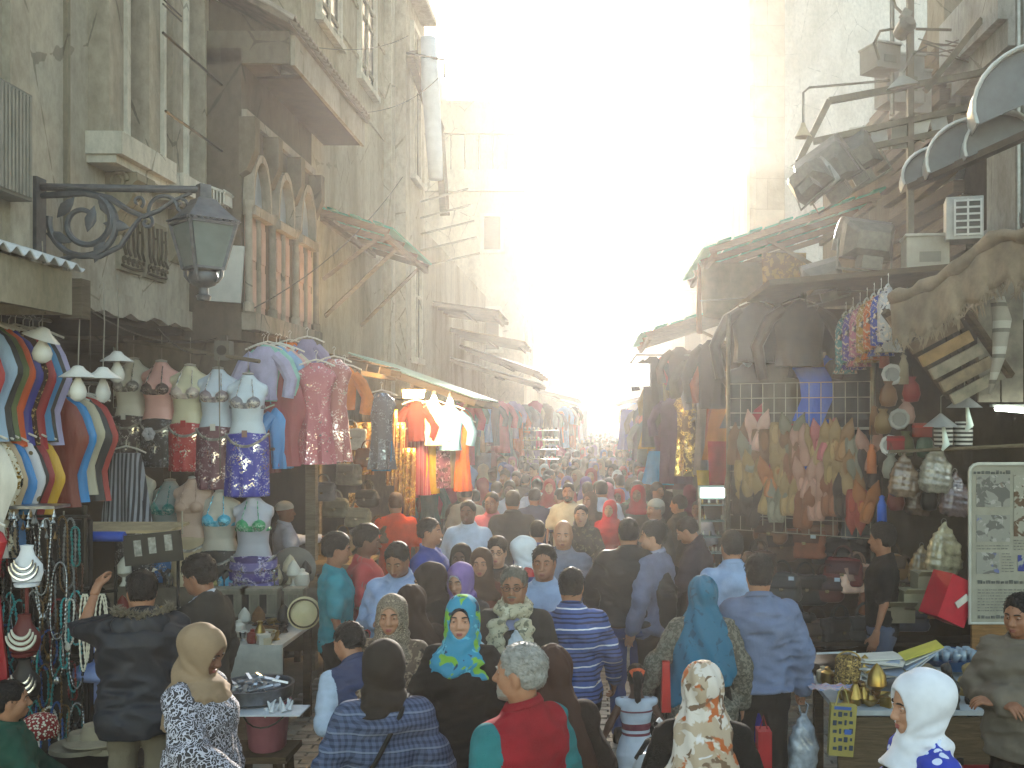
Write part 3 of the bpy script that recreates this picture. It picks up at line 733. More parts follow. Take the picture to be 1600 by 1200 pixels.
def ponytail(c, tie):
    m = hairm(c['p']['hair']); hair(c, m)
    def F(x, y, z): return smin(ell(x, y, z, (0, -.13, 1.64), (.045, .05, .05)), cap(x, y, z, (0, -.14, 1.63), (0, -.145, 1.42), .045, .028), .03)+.004*np.sin(x*140+z*40)
    v, q = snet(F, (-.08, -.22, 1.36), (.08, -.05, 1.72), .008); c['out']('ponytail', v, q, m)
    mb = MB().tube([(.052*math.cos(a)*(1+.25*math.sin(a*5)), -.112+.02*math.sin(a*3), 1.665+.045*math.sin(a)*.8) for a in [2*math.pi*i/20 for i in range(20)]], .017, 6, closed=True)
    c['out']('hair_tie', np.array(mb.v), mb.f, tie)
HEADW = dict(hair=hair, bald=bald, beard=beard, moustache=moustache, glasses=glasses, hijab=hijab, shawl=shawl, scarf=neckscarf, cap=cap_hat, hood=hood, ponytail=ponytail)
# ------------------------------------------------------------------ the street
CREAM, CREAM2 = '#b3aa96', '#8d8371'
mb = MB().bx(-40, 40, -8, 160, -.3, 0)
street = structure('street', mb, plain('#6f675c', rough=.8, var=.3, scale=3, bump=.5, bs=25, dirt=.5))
paverm = [plain(c, rough=.45, var=.22, scale=7, bump=.35, bs=30, spec=.5) for c in ('#938b7e', '#8a8276', '#9b9284', '#827a6e')]
pav = [meshof('paver', MB().box((0, 0, .012), (.212, .078, .03), None, 0, .95), m) for m in paverm]
stuff = MB(); r_ = random.Random(3); NP = 0
for j in range(170):
    y = 5.6+j*.086
    for i in range(-12, 10):
        x = i*.22+(.11 if j % 2 else 0)
        near = y < 9.6 and (0 < x < .85 or -2.5 < x < -1.95)
        if near and NP < 296:
            o = link('paver', pav[r_.randrange(4)], street, (x, y, r_.uniform(-.006, .004)), (r_.gauss(0, .012), r_.gauss(0, .012), r_.gauss(0, .012))); NP += 1
        else: stuff.box((x, y, .012+r_.uniform(-.006, .004)), (.212, .078, .03), (r_.gauss(0, .01), r_.gauss(0, .01), 0), r_.randrange(4), .95)
o = part('paving_bricks', stuff, paverm, street); o['kind'] = 'stuff'

def bld(name, label, loc=(0, 0, 0)): return thing(name, label, 'building', loc)
def win_side(b, X, y0, y1, z0, z1, fr, gl, depth=.18, side=1, jamb=.09, proj=.06, bars=1):
    """window in a wall that runs along the street; side=+1: the room lies to -x"""
    s = side
    f = MB(); 
    for (a0, a1, c0, c1) in ((y0-jamb, y0, z0, z1+jamb), (y1, y1+jamb, z0, z1+jamb), (y0, y1, z1, z1+jamb)): f.bx(min(X, X+s*proj), max(X, X+s*proj), a0, a1, c0, c1)
    f.bx(min(X+s*.004, X+s*proj*1.6), max(X+s*.004, X+s*proj*1.6), y0-jamb*1.4, y1+jamb*1.4, z0-.09, z0)
    w_ = part('window', f, fr, b)
    g = MB().bx(min(X+s*.004, X+s*.012), max(X+s*.004, X+s*.012), y0, y1, z0, z1); part('pane', g, gl, w_)
    m = MB()
    for k in range(1, bars+1): yy = y0+(y1-y0)*k/(bars+1); m.bx(min(X+s*.012, X+s*.04), max(X+s*.012, X+s*.04), yy-.02, yy+.02, z0, z1)
    m.bx(min(X+s*.013, X+s*.042), max(X+s*.013, X+s*.042), y0, y1, z0+(z1-z0)*.62, z0+(z1-z0)*.62+.04); part('window_bar', m, fr, w_)
def win_front(b, Y, x0, x1, z0, z1, fr, gl, proj=.06, jamb=.1):
    f = MB()
    for (a0, a1, c0, c1) in ((x0-jamb, x0, z0, z1+jamb), (x1, x1+jamb, z0, z1+jamb), (x0, x1, z1, z1+jamb)): f.bx(a0, a1, Y-proj, Y, c0, c1)
    f.bx(x0-jamb*1.3, x1+jamb*1.3, Y-proj*1.6, Y-.004, z0-.1, z0); w_ = part('window', f, fr, b)
    part('pane', MB().bx(x0, x1, Y-.012, Y-.004, z0, z1), gl, w_)
darkglass = plain('#3b3833', rough=.25, var=.3, scale=3)
shut = wood('#5d5142')
frame_w = wallm('#c9c2b0', '#a49a86')

# --- cream house, left, over the costume shop
A = bld('house', 'cream plastered house with tall framed windows above the dance costume shop')
wA = wallm('#b4ab9a', '#978d7c', stain=.42)
AX = -3.75
mb = MB().bx(-9, AX, 4.2, 9.45, 3.44, 16); part('wall', mb, wA, A)
# broken lower edge of the plaster
mb = MB(); r_ = random.Random(5)
pts = [(4.2+i*.14, 3.40+r_.uniform(-.03, .03)) for i in range(39)]
for (y0, z0), (y1, z1) in zip(pts[:-1], pts[1:]): mb.add([(AX+.03, y0, z0), (AX+.03, y1, z1), (AX+.03, y1, 3.56), (AX+.03, y0, 3.56), (AX-.05, y0, z0), (AX-.05, y1, z1), (AX-.05, y1, 3.56), (AX-.05, y0, 3.56)], [(0, 3, 2, 1), (4, 5, 6, 7), (0, 1, 5, 4), (3, 7, 6, 2)])
part('plaster_edge', mb, wA, A)
part('pilaster', MB().bx(AX, AX+.05, 6.30, 6.52, 3.5, 16), wA, A); part('pilaster', MB().bx(AX, AX+.03, 7.02, 7.06, 3.5, 16), wallm('#8d8471', '#6d6453'), A)
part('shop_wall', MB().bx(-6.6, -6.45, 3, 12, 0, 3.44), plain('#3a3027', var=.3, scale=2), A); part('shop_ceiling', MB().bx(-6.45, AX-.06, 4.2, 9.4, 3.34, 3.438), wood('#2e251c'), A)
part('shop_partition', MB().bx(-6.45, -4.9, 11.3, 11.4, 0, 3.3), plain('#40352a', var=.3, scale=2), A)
yel = wallm('#a89e8c', '#857b6a'); wht = wallm('#cfc9ba', '#a8a190', stain=.3)
def tall_window(y0, y1, zs, top):
    w_ = part('window', MB().bx(AX, AX+.16, y0, y0+.22, zs, top).bx(AX, AX+.16, y1-.2, y1, zs, top), yel, A)
    part('edge_strip', MB().bx(AX+.0, AX+.19, y0+.221, y0+.275, zs, top).bx(AX, AX+.19, y1+.001, y1+.05, zs, top), wht, w_)
    part('pane', MB().bx(AX+.002, AX+.012, y0+.28, y1-.2, zs, top), darkglass, w_)
    part('shutter', MB().bx(AX+.014, AX+.09, y0+.28, y0+.40, zs, top-.6).bx(AX+.014, AX+.05, y0+.40, y1-.2, zs+(top-zs)*.62, top), wallm('#8e887b', '#6d675b'), w_)
    part('sill', MB().bx(AX, AX+.27, y0-.04, y1+.06, zs-.17, zs-.002).bx(AX, AX+.22, y0-.02, y1+.04, zs-.23, zs-.171), wht, w_)
tall_window(7.36, 8.22, 4.70, 9.2); tall_window(8.46, 9.36, 4.66, 9.0)
for yc in (7.78, 8.9):   # scrolled corbels below the sills
    pr = [(0, 0), (.24, 0), (.25, -.06), (.2, -.1), (.22, -.17), (.17, -.25), (.10, -.3), (.07, -.4), (.03, -.46), (0, -.46)]
    c_ = MB().prism([(AX+a, 4.47+b if yc < 8.5 else 4.42+b) for a, b in pr], yc-.16, yc+.16)
    for s in (-.17, .17): c_.tube([(AX+.10+.075*math.cos(a)*(1-a/14), yc+s, (4.40 if yc < 8.5 else 4.35)+.075*math.sin(a)*(1-a/14)) for a in [i*.6 for i in range(14)]], .018, 6)
    part('corbel', c_, wallm('#8f8672', '#6a6150'), A)
for z_, y0 in ((5.66, 7.95), (5.05, 8.0)):   # iron bars fixed across the two windows
    part('iron_bar', MB().tube([(AX+.30, y0, z_), (AX+.30, 9.4, z_)], .012, 6).tube([(AX, 9.3, z_), (AX+.30, 9.3, z_)], .01, 6), metal('#3c3832'), A)
for k in range(2): part('iron_bar', MB().tube([(AX+.3, 7.95, 5.93-k*.04), (AX+.3, 8.3, 5.93-k*.04)], .008, 6), metal('#3c3832'), A)
lv = MB().bx(AX+.06, AX+.20, 5.9, 6.28, 3.95, 4.62)
part('louvre_box', lv, plain('#77736a', var=.1), A)
for k in range(9): part('slat', MB().bx(AX+.201, AX+.215, 5.93+k*.038, 5.95+k*.038, 3.97, 4.6), plain('#8b877d'), A)
# stone name plate: two blocks of raised script strokes
np_ = thing('wall_plaque', 'pair of weathered stone plaques with raised script on the cream wall', 'plaque', (AX, 8.05, 3.95))
for k, yo in enumerate((-.27, .18)):
    b_ = part('plaque_block', MB().bx(0, .035, yo, yo+.40, -.2, .28), wallm('#9c937f', '#736a58'), np_)
    r_ = random.Random(20+k); m = MB(); dk = wallm('#6e6555', '#4d4538')
    for i in range(5):
        yy = yo+.04+i*.08; m.tube([(.045, yy, .25-.02*r_.random()), (.048, yy+.006, .05), (.045, yy+r_.uniform(-.01, .03), -.02), (.045, yy+.05, -.06-.02*r_.random())], .011, 6)
        m.tube([(.045, yy+.02+.024*math.cos(a), -.12+.026*math.sin(a)) for a in [q*.75 for q in range(7)]], .010, 6)
        if i % 2: m.lathe([(.0, -.012), (.014, 0), (0, .012)], 6, (.045, yy+.04, .14))
    m.tube([(.045, yo+.02, -.165), (.045, yo+.2, -.175), (.045, yo+.38, -.16)], .012, 6); part('raised_script', m, wallm('#5d5546', '#453e32'), b_)

# --- brown house with arched windows
B = bld('arched_house', 'brown stone house with three arched windows under a tiled eave')
wB = wallm('#5a5043', '#453c31', stain=.5); BX = -3.27
part('wall', MB().bx(-9, BX, 9.2, 11.48, 3.3, 6.0), wB, B)
part('gable_wall', MB().prism([(-9, 5.6), (-3.03, 5.88), (-3.03, 6.2), (-9, 9.4)], 9.25, 9.6), wallm('#5d5345', '#473e33'), B)
part('ledge', MB().bx(BX-.02, BX+.13, 9.21, 11.47, 3.40, 3.56), wallm('#94897a', '#6f6555'), B)
part('base_wall', MB().bx(-4.6, BX-.05, 9.55, 11.47, 2.7, 3.398), wallm('#7d7263', '#5b5245'), B)
soff = wood('#3a2f23')
part('soffit', MB().bx(BX+.001, -2.83, 9.62, 12.0, 5.86, 5.90), soff, B); part('fascia', MB().bx(-2.829, -2.79, 9.25, 12.05, 5.86, 6.14), wallm('#a39a8b', '#82796a'), B)
part('fascia', MB().bx(-3.6, -2.83, 9.20, 9.249, 5.86, 6.16), wallm('#6d6354', '#524a3e'), B)
part('roof', MB().prism([(-2.75, 6.141), (-2.79, 6.22), (-9, 9.6), (-9, 9.5)], 9.0, 12.1), plain('#7d6f60', var=.3), B)
tile = meshof('tile', MB().grid(lambda u, v: (-1.0*u, (.065)*math.cos(math.pi*v), .55*u+.05*math.sin(math.pi*v)), 2, 6, 0, .014), [plain('#9c8f80', rough=.9, var=.35, scale=5)])
for k in range(25): link('tile', tile, B, (-2.72, 9.05+k*.122, 6.19+rng.uniform(-.012, .012)), (0, rng.gauss(0, .02), rng.gauss(0, .02)))
pink = plain('#a5887a', rough=.85, var=.12, dirt=.25); colm = wallm('#9a8f80', '#746a5b')
for (y0, y1) in ((9.24, 9.78), (9.98, 10.54), (10.74, 11.36)):
    yc, hw = (y0+y1)/2, (y1-y0)/2; zt, zs, x_ = 4.56, 3.56, BX
    arch = lambda k, n=12: [(yc+(hw*k)*math.cos(math.pi*i/n), zt+(hw*1.95*k)*math.sin(math.pi*i/n)**.9 if 0 < i < n else zt) for i in range(n+1)]
    w_ = part('window', MB().rings([[(x_+dx, p[0], p[1]) for dx, p in ((.0, a), (.10, a), (.10, b), (.0, b))] for a, b in zip(arch(1.0), arch(.86))], cap=False), colm, B)
    a = arch(.86); part('fanlight', MB().add([(x_+.01, p[0], p[1]) for p in a], [tuple(range(len(a)))]), plain('#8f9598', rough=.35, var=.12), w_)
    part('transom', MB().bx(x_, x_+.12, y0, y1, zt-.09, zt-.001), colm, w_)
    wd = (y1-y0)
    for f0, f1 in ((.07, .44), (.56, .93)): part('shutter', MB().bx(x_, x_+.04, y0+wd*f0, y0+wd*f1, zs, zt-.091).bx(x_+.041, x_+.06, y0+wd*f0+.04, y0+wd*f1-.04, zs+.08, zs+.42).bx(x_+.041, x_+.06, y0+wd*f0+.04, y0+wd*f1-.04, zs+.5, zt-.17), pink, w_)
    part('mullion', MB().lathe([(.03, 0), (.03, .9)], 8, (x_+.05, yc, zs+.0)), colm, w_)
for yy in (9.2, 9.88, 10.64, 11.42):
    part('column', MB().lathe([(.05, 0), (.05, .08), (.035, .1), (.033, .95), (.05, .99), (.055, 1.03)], 10, (BX+.07, yy, 3.561)), colm, B)
    part('corbel', MB().prism([(BX, 5.35), (BX+.15, 5.35), (BX+.15, 5.05), (BX+.07, 4.86), (BX, 4.82)], yy-.065, yy+.065), wallm('#6a5f4f', '#4f4639'), B)
part('string_course', MB().bx(BX, BX+.05, 9.21, 11.47, 5.36, 5.44), colm, B)

# --- plain tall house with the green awning, then the one with balconies
C_ = bld('plastered_house', 'tall stained plaster house behind the green slatted awning')
wC = wallm('#a1967f', '#82775f', stain=.6)
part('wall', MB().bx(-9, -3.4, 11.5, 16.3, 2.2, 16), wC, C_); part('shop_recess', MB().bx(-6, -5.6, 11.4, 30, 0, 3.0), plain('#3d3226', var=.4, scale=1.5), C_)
part('corner_strip', MB().bx(-3.5, -3.28, 16.0, 16.34, 2.2, 16), wallm('#b8ae9a', '#948a76'), C_)
for z_ in (7.0, 7.7, 8.4): part('ledge', MB().bx(-3.4, -3.37, 11.5, 16.0, z_, z_+.05), wC, C_)
win_side(C_, -3.4, 14.3, 15.2, 7.5, 9.4, frame_w, darkglass); win_side(C_, -3.4, 12.2, 13.1, 7.5, 9.4, frame_w, darkglass)
D = bld('balcony_house', 'tall pale house with narrow shutters and a rolled white blind')
wD = wallm('#b3a893', '#91866f', stain=.5); DX = -3.12
part('wall', MB().bx(-9, DX, 16.4, 18.2, 2.4, 17), wD, D)
for (y0, y1, z0, z1) in ((16.9, 17.5, 6.7, 9.2), (17, 17.6, 3.6, 5.3), (16.9, 17.5, 10.2, 12.8)): win_side(D, DX, y0, y1, z0, z1, frame_w, shut)
part('balcony_slab', MB().bx(DX, -2.85, 16.5, 17.9, 9.6, 9.72), wD, D); part('closed_balcony', MB().bx(DX, -2.9, 16.6, 17.4, 9.721, 11.5), plain('#a58a72', var=.2, dirt=.3), D)
part('roof_brace', MB().bar((-3.05, 16.5, 8.6), (-2.75, 17.6, 7.6), .14, .22).bar((-2.75, 17.6, 7.6), (-2.7, 17.9, 6.2), .12, .2), wood('#6d5f4a'), D)
single('rolled_blind', MB().tube([(-2.78, 16.6, 8.9), (-2.74, 16.6, 8.0), (-2.68, 16.62, 7.0), (-2.66, 16.62, 6.55)], [.13, .15, .13, .12], 12), plain('#c9ccd0', var=.08), 'long white rolled blind hanging beside the pale house', 'blind', smooth=True)
part('lamp_bracket', MB().tube([(DX, 16.45, 8.6), (-2.5, 16.5, 8.5), (-2.5, 16.5, 8.2)], .02, 6), metal('#4d483f'), D)
tw = MB()
for k in range(5): tw.bar((DX+.1, 17.2, 6.3-k*.28), (-2.2+.05*k, 17.3, 6.55-k*.28), .03)
part('clothes_bar', tw, metal('#6b6152'), D)
E_ = bld('far_terrace_house', 'pale sunlit house across the street with a railed roof terrace')
wE = wallm('#b7ab97', '#9d917c', stain=.4)
part('wall', MB().bx(-9, -2.15, 30, 37, 0, 9.35), wE, E_); part('upper_wall', MB().bx(-9, -2.2, 32.5, 37, 9.3, 12.9), wE, E_)
part('parapet', MB().bx(-9, -2.1, 29.9, 30.1, 9.36, 10.0), wallm('#c4bba9', '#a79d88'), E_); part('roof_hut', MB().bx(-7, -5.2, 33, 35, 12.9, 14.1), wE, E_)
for k in range(9): part('rail_post', MB().tube([(-5.6+k*.42, 30, 10.0), (-5.6+k*.42, 30, 11.1)], .03, 6), metal('#7d7464'), E_)
part('rail', MB().tube([(-6, 30, 11.1), (-2.2, 30, 11.1)], .03, 6), metal('#7d7464'), E_)
for (x0, x1, z0, z1) in ((-3.35, -2.85, 7.6, 8.6), (-5.0, -4.4, 5.6, 7.1), (-3.4, -2.9, 4.6, 5.8)): win_front(E_, 30, x0, x1, z0, z1, frame_w, shut)
for (y0, y1, z0, z1) in ((31, 31.8, 7, 8.6), (33, 33.8, 7, 8.6), (35, 35.8, 7, 8.6), (31, 31.8, 4, 5.6), (33, 33.8, 4, 5.6)): win_side(E_, -2.15, y0, y1, z0, z1, frame_w, shut)
part('side_wall', MB().bx(-9, -3.3, 18.2, 30, 2.4, 6.2), wallm('#a99d88', '#8b7f6a'), E_)
def far_house(label, x0, x1, y0, y1, z, c1, c2, face, nwin=3, front=True):
    b = bld('house', label); w_ = wallm(c1, c2, stain=.35); part('wall', MB().bx(x0, x1, y0, y1, 0, z), w_, b)
    part('parapet', MB().bx(x0-.1, x1+.1, y0-.1, y1+.1, z, z+.35), w_, b)
    X = x1 if face > 0 else x0
    for k in range(nwin):
        for zz in np.arange(4.2, z-1.6, 2.7):
            yy = y0+(y1-y0)*(k+.3)/nwin; win_side(b, X, yy, yy+.9, zz, zz+1.5, frame_w, shut, side=face)
    if front:
        for k in range(2):
            for zz in np.arange(5.2, z-1.6, 2.9):
                xx = (x1-1.4-k*1.8) if face > 0 else (x0+.6+k*1.5); win_front(b, y0, xx, xx+.7, zz, zz+1.4, frame_w, shut)
    return b
far_house('hazy buff house just past the terrace house on the left', -9, -2.55, 38, 47, 8.4, '#a89c88', '#8e826e', 1, 4)
far_house('low hazy house farther down the left side of the street', -9, -2.2, 47.3, 60, 7.2, '#b0a592', '#968b78', 1, 4)
far_house('last faint house on the left where the street fades', -9, -1.6, 60.5, 84, 7.6, '#a89d8a', '#8f8471', 1, 5)
far_house('pale house closing the far end of the street', -6, 9, 92, 100, 5.6, '#b0a592', '#968b78', 1, 2)
far_house('tall hazy house with a green shop awning on the right side', 3.35, 11, 44, 58, 12.7, '#b3a794', '#978b78', -1, 4)
far_house('faint low house on the right near the glare', 2.4, 11, 58.5, 84, 7.0, '#aa9f8c', '#8f8471', -1, 4, False)
T_ = bld('stone_tower', 'slim square stone tower standing beside the big white wall')
part('shaft', MB().bx(4.1, 4.95, 26, 26.9, 0, 24), stonem('#b9a78d', '#a8967d', .9, .8), T_); part('corner_shaft', MB().tube([(4.1, 26, 0), (4.1, 26, 24)], .08, 8), stonem('#b9a78d', '#a8967d', .9, .8), T_)
part('base', MB().bx(3.7, 5.4, 25.6, 27.3, 0, 6.0), stonem('#b9a78d', '#a8967d', .9, .8), T_)
Wt = bld('white_wall_house', 'huge blank white walled building behind the right stalls')
part('wall', MB().bx(4.97, 16, 27, 40, 0, 26), wallm('#cbc8c0', '#b4b0a6', stain=.2), Wt); part('side_annex', MB().bx(3.9, 9, 18, 25.5, 0, 4.4), wallm('#a3957e', '#85775f'), Wt)
# --- right: old brown house and the pillared one in front of it
R2 = bld('brown_house', 'dark cluttered brown house front above the right stalls')
part('wall', MB().bx(4.0, 9, 12.5, 17.5, 0, 6.9), wallm('#6b5d4a', '#4e4234', stain=.6), R2); part('gable', MB().prism([(4.0, 6.9), (9, 6.9), (9, 9.6), (5.1, 9.4)], 12.5, 13.0), wallm('#776854', '#574a3a'), R2)
for k in range(16):
    part('plank', MB().box((3.9, 11.4+.08*k, 4.0+.18*k), (.12, 2.6, .13), (rng.gauss(0, .02), 0, rng.gauss(0, .02))), wood(rng.choice(['#51443a', '#5c4f42', '#463a2f', '#665848'])), R2)
R1 = bld('pillared_house', 'pale house with tall pilasters and a pointed niche at the right edge')
wR = wallm('#97917f', '#776f5f', stain=.5); wP = wallm('#b4b5b2', '#94938c', stain=.35)
part('wall', MB().bx(4.3, 9, 7.2, 12.4, 0, 15), wR, R1)
part('pilaster', MB().bx(4.05, 4.299, 9.5, 10.3, 2.6, 15), wP, R1); part('pilaster', MB().bx(4.1, 4.299, 11.7, 12.3, 2.6, 15), wR, R1); part('pilaster', MB().bx(4.05, 4.299, 8.0, 8.7, 2.6, 15), wP, R1)
part('cornice', MB().bx(3.8, 4.3, 9.4, 11.0, 6.35, 6.9).bx(3.9, 4.3, 9.4, 10.9, 6.1, 6.349), wP, R1)
ar = [(10.45, 4.6), (11.55, 4.6), (11.55, 5.35), (11.3, 5.75), (11.0, 6.05), (10.7, 5.75), (10.45, 5.35)]
part('niche', MB().prism(ar, 4.27, 4.296, axis='x'), plain('#4a4136', var=.3), R1)
part('niche_frame', MB().rings([[(4.298, a[0]+(a[0]-11)*k, a[1]+(a[1]-5.2)*k) for a in ar] for k in (0,)]+[[(4.2, a[0], a[1]) for a in ar], [(4.2, a[0]+(a[0]-11)*.12, a[1]+(a[1]-5.2)*.08) for a in ar], [(4.3, a[0]+(a[0]-11)*.12, a[1]+(a[1]-5.2)*.08) for a in ar]], cap=False), wP, R1)
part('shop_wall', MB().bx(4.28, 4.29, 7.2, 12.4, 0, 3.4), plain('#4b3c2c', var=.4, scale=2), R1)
part('pipe', MB().tube([(4.0, 9.4, 2.6), (4.0, 9.4, 8)], .035, 8), metal('#8a8983'), R1)

# --- awnings
def sheet_awning(label, cat, x0, x1, y0, y1, z0, z1, c, corr='y', joist=True, name='awning', ratio=14, fm=None, nj=4, amp=.014):
    """sheet falling from z1 at x1 (wall) to z0 at x0 (street)"""
    t = thing(name, label, cat, ((x0+x1)/2, (y0+y1)/2, (z0+z1)/2)); o_ = Vector(t.location); n = ratio
    P = lambda u, v: Vector((x0+(x1-x0)*v, y0+(y1-y0)*u, z0+(z1-z0)*v+amp*math.sin(u*n*2*math.pi)))-o_
    part('roof_sheet', MB().grid(P, n*6, 3, 0, .008), c, t, smooth='auto')
    if joist:
        for k in range(nj):
            y = y0+(y1-y0)*k/(nj-1); part('rafter', MB().bar(Vector((x0, y, z0-.07))-o_, Vector((x1, y, z1-.07))-o_, .05, .08), fm or wood('#5b4c3a'), t)
        for f in (.08, .5): part('purlin', MB().bar(Vector((x0+(x1-x0)*f, y0, z0+(z1-z0)*f-.14))-o_, Vector((x0+(x1-x0)*f, y1, z0+(z1-z0)*f-.14))-o_, .05, .05), fm or wood('#5b4c3a'), t)
    return t
green = lucent('#3f9c84'); paleg = plain('#8fb5a6', rough=.7, var=.15, dirt=.3); brown_ = wood('#6c5b44')
def slat_awning(label, pts, dep, c, nsl, brace=None, y=None):
    """green slats running along the street on sloping rafters"""
    (x0, z0), (x1, z1) = pts; y0, y1 = dep; t = thing('slatted_awning', label, 'awning', (x0, y0, z0)); o_ = Vector((x0, y0, z0))
    for k in range(nsl):
        f = k/(nsl-1); p = Vector((x0+(x1-x0)*f, 0, z0+(z1-z0)*f))
        part('slat', MB().box(p+Vector((0, (y0+y1)/2, .03+.02*(k % 2)))-o_, (abs(x1-x0)/nsl*.93, y1-y0, .025), (0, -math.atan2(z1-z0, x1-x0)+rng.gauss(0, .02), 0)), c, t)
    for k in range(4): yy = y0+(y1-y0)*k/3; part('rafter', MB().bar(Vector((x0, yy, z0-.03))-o_, Vector((x1, yy, z1-.03))-o_, .06, .08), brown_, t)
    for f in (0.03, .97): part('edge_beam', MB().bar(Vector((x0+(x1-x0)*f, y0, z0+(z1-z0)*f-.10))-o_, Vector((x0+(x1-x0)*f, y1, z0+(z1-z0)*f-.10))-o_, .06, .07), brown_, t)
    for a, b in (brace or []): part('brace', MB().bar(Vector(a)-o_, Vector(b)-o_, .045), brown_, t)
    return t
slat_awning('green slatted awning braced off the stained plaster house on the left', ((-2.55, 4.9), (-3.4, 5.15)), (12.3, 15.2), green, 7,
    [((-3.39, 12.5, 3.85), (-2.6, 13.2, 4.85)), ((-3.39, 12.4, 4.3), (-2.7, 12.5, 4.85)), ((-3.39, 14.4, 3.9), (-2.6, 14.9, 4.85))])
slat_awning('upper green slatted awning sloping out over the right stalls', ((1.45, 4.72), (3.6, 5.42)), (12.6, 15.6), green, 12, [((3.7, 12.7, 4.0), (2.2, 12.7, 4.85)), ((3.7, 15.5, 4.0), (2.2, 15.5, 4.85))])
slat_awning('lower green slatted awning behind the hanging leather jackets', ((.85, 3.98), (2.9, 4.62)), (16.6, 20.0), green, 9, [((2.9, 16.7, 3.5), (1.6, 16.7, 4.1))])
sheet_awning('thin brown plank awning high on the pale left house', 'awning', -1.95, -3.4, 20.2, 22.4, 4.75, 4.95, brown_, fm=brown_, ratio=8, amp=0)
sheet_awning('lower brown board awning under the thin plank one', 'awning', -1.6, -3.3, 22.6, 25, 4.30, 4.62, wood('#8a7355'), ratio=8, amp=0)
sheet_awning('pale tin awning sloping down over the middle left stalls', 'awning', -1.35, -3.3, 24.2, 28.5, 3.70, 4.35, plain('#b5b0a5', rough=.6, dirt=.4), ratio=12)
sheet_awning('second pale tin awning just under the first on the left', 'awning', -1.2, -3.2, 22.0, 24, 3.32, 3.9, plain('#b9b4aa', rough=.6, dirt=.4), ratio=12)
sheet_awning('white and green edged awning over the lit dress stall', 'awning', -1.55, -3.2, 12.9, 16, 2.83, 3.42, paleg, ratio=12)
sheet_awning('dark sagging awning over the gold shop beside pink dresses', 'awning', -2.5, -3.6, 10.9, 12.8, 3.2, 3.42, wood('#4e4131'), ratio=7, amp=.004)
sheet_awning('wide cream tarpaulin stretched over the far left stalls', 'awning', -.6, -2.5, 36, 44, 3.25, 3.7, plain('#c3bcae', dirt=.3), ratio=6)
sheet_awning('faint tarpaulin over the last stalls before the glare', 'awning', 1.0, 2.6, 40, 50, 3.2, 3.6, plain('#bdb6a8', dirt=.3), ratio=6)
sheet_awning('faint grey tarpaulin low over the far crowd on the left', 'awning', -.9, -2.3, 50, 62, 3.2, 3.6, plain('#bab3a5', dirt=.3), ratio=6)
# corrugated awning at the left edge
t = thing('corrugated_awning', 'white corrugated awning with a beige fascia at the left edge', 'awning', (-3.78, 5.95, 3.5))
part('roof_sheet', MB().grid(lambda u, v: (-.2+.62*v, -1.4+2.0*u, .26-.2*v+.022*math.sin(u*30*math.pi)), 120, 2, 0, .01), plain('#c8c8c6', rough=.5, dirt=.35, dscale=5), t, smooth='auto')
part('fascia', MB().bx(.30, .36, -1.4, .56, -.24, .04).bx(-.15, .299, .50, .56, -.24, .08), wallm('#a69b85', '#83785f'), t); part('end_bracket', MB().bx(.28, .42, .565, .68, -.26, .0), wood('#5b5142'), t)
# white board behind the lantern
single('blank_board', MB().box((0, 0, 0), (.30, .03, .52), (0, R(4), 0)), plain('#b9b9b2', var=.08, dirt=.2), 'blank white board on the brown house behind the street lantern', 'board', (wx(352, 9.1), 9.12, wz(427, 9.1)))
single('ribbed_vent', MB().box((0, 0, 0), (.22, .2, .02), (0, R(20), 0)).join((lambda m: [m.bx(-.1+.03*k, -.09+.03*k, -.1, .1, -.14, -.01) for k in range(7)] and m)(MB())), plain('#c9c5ba'), 'small ribbed white vent hood behind the lantern top', 'vent', (wx(338, 9.0), 9.05, wz(296, 9.0)))
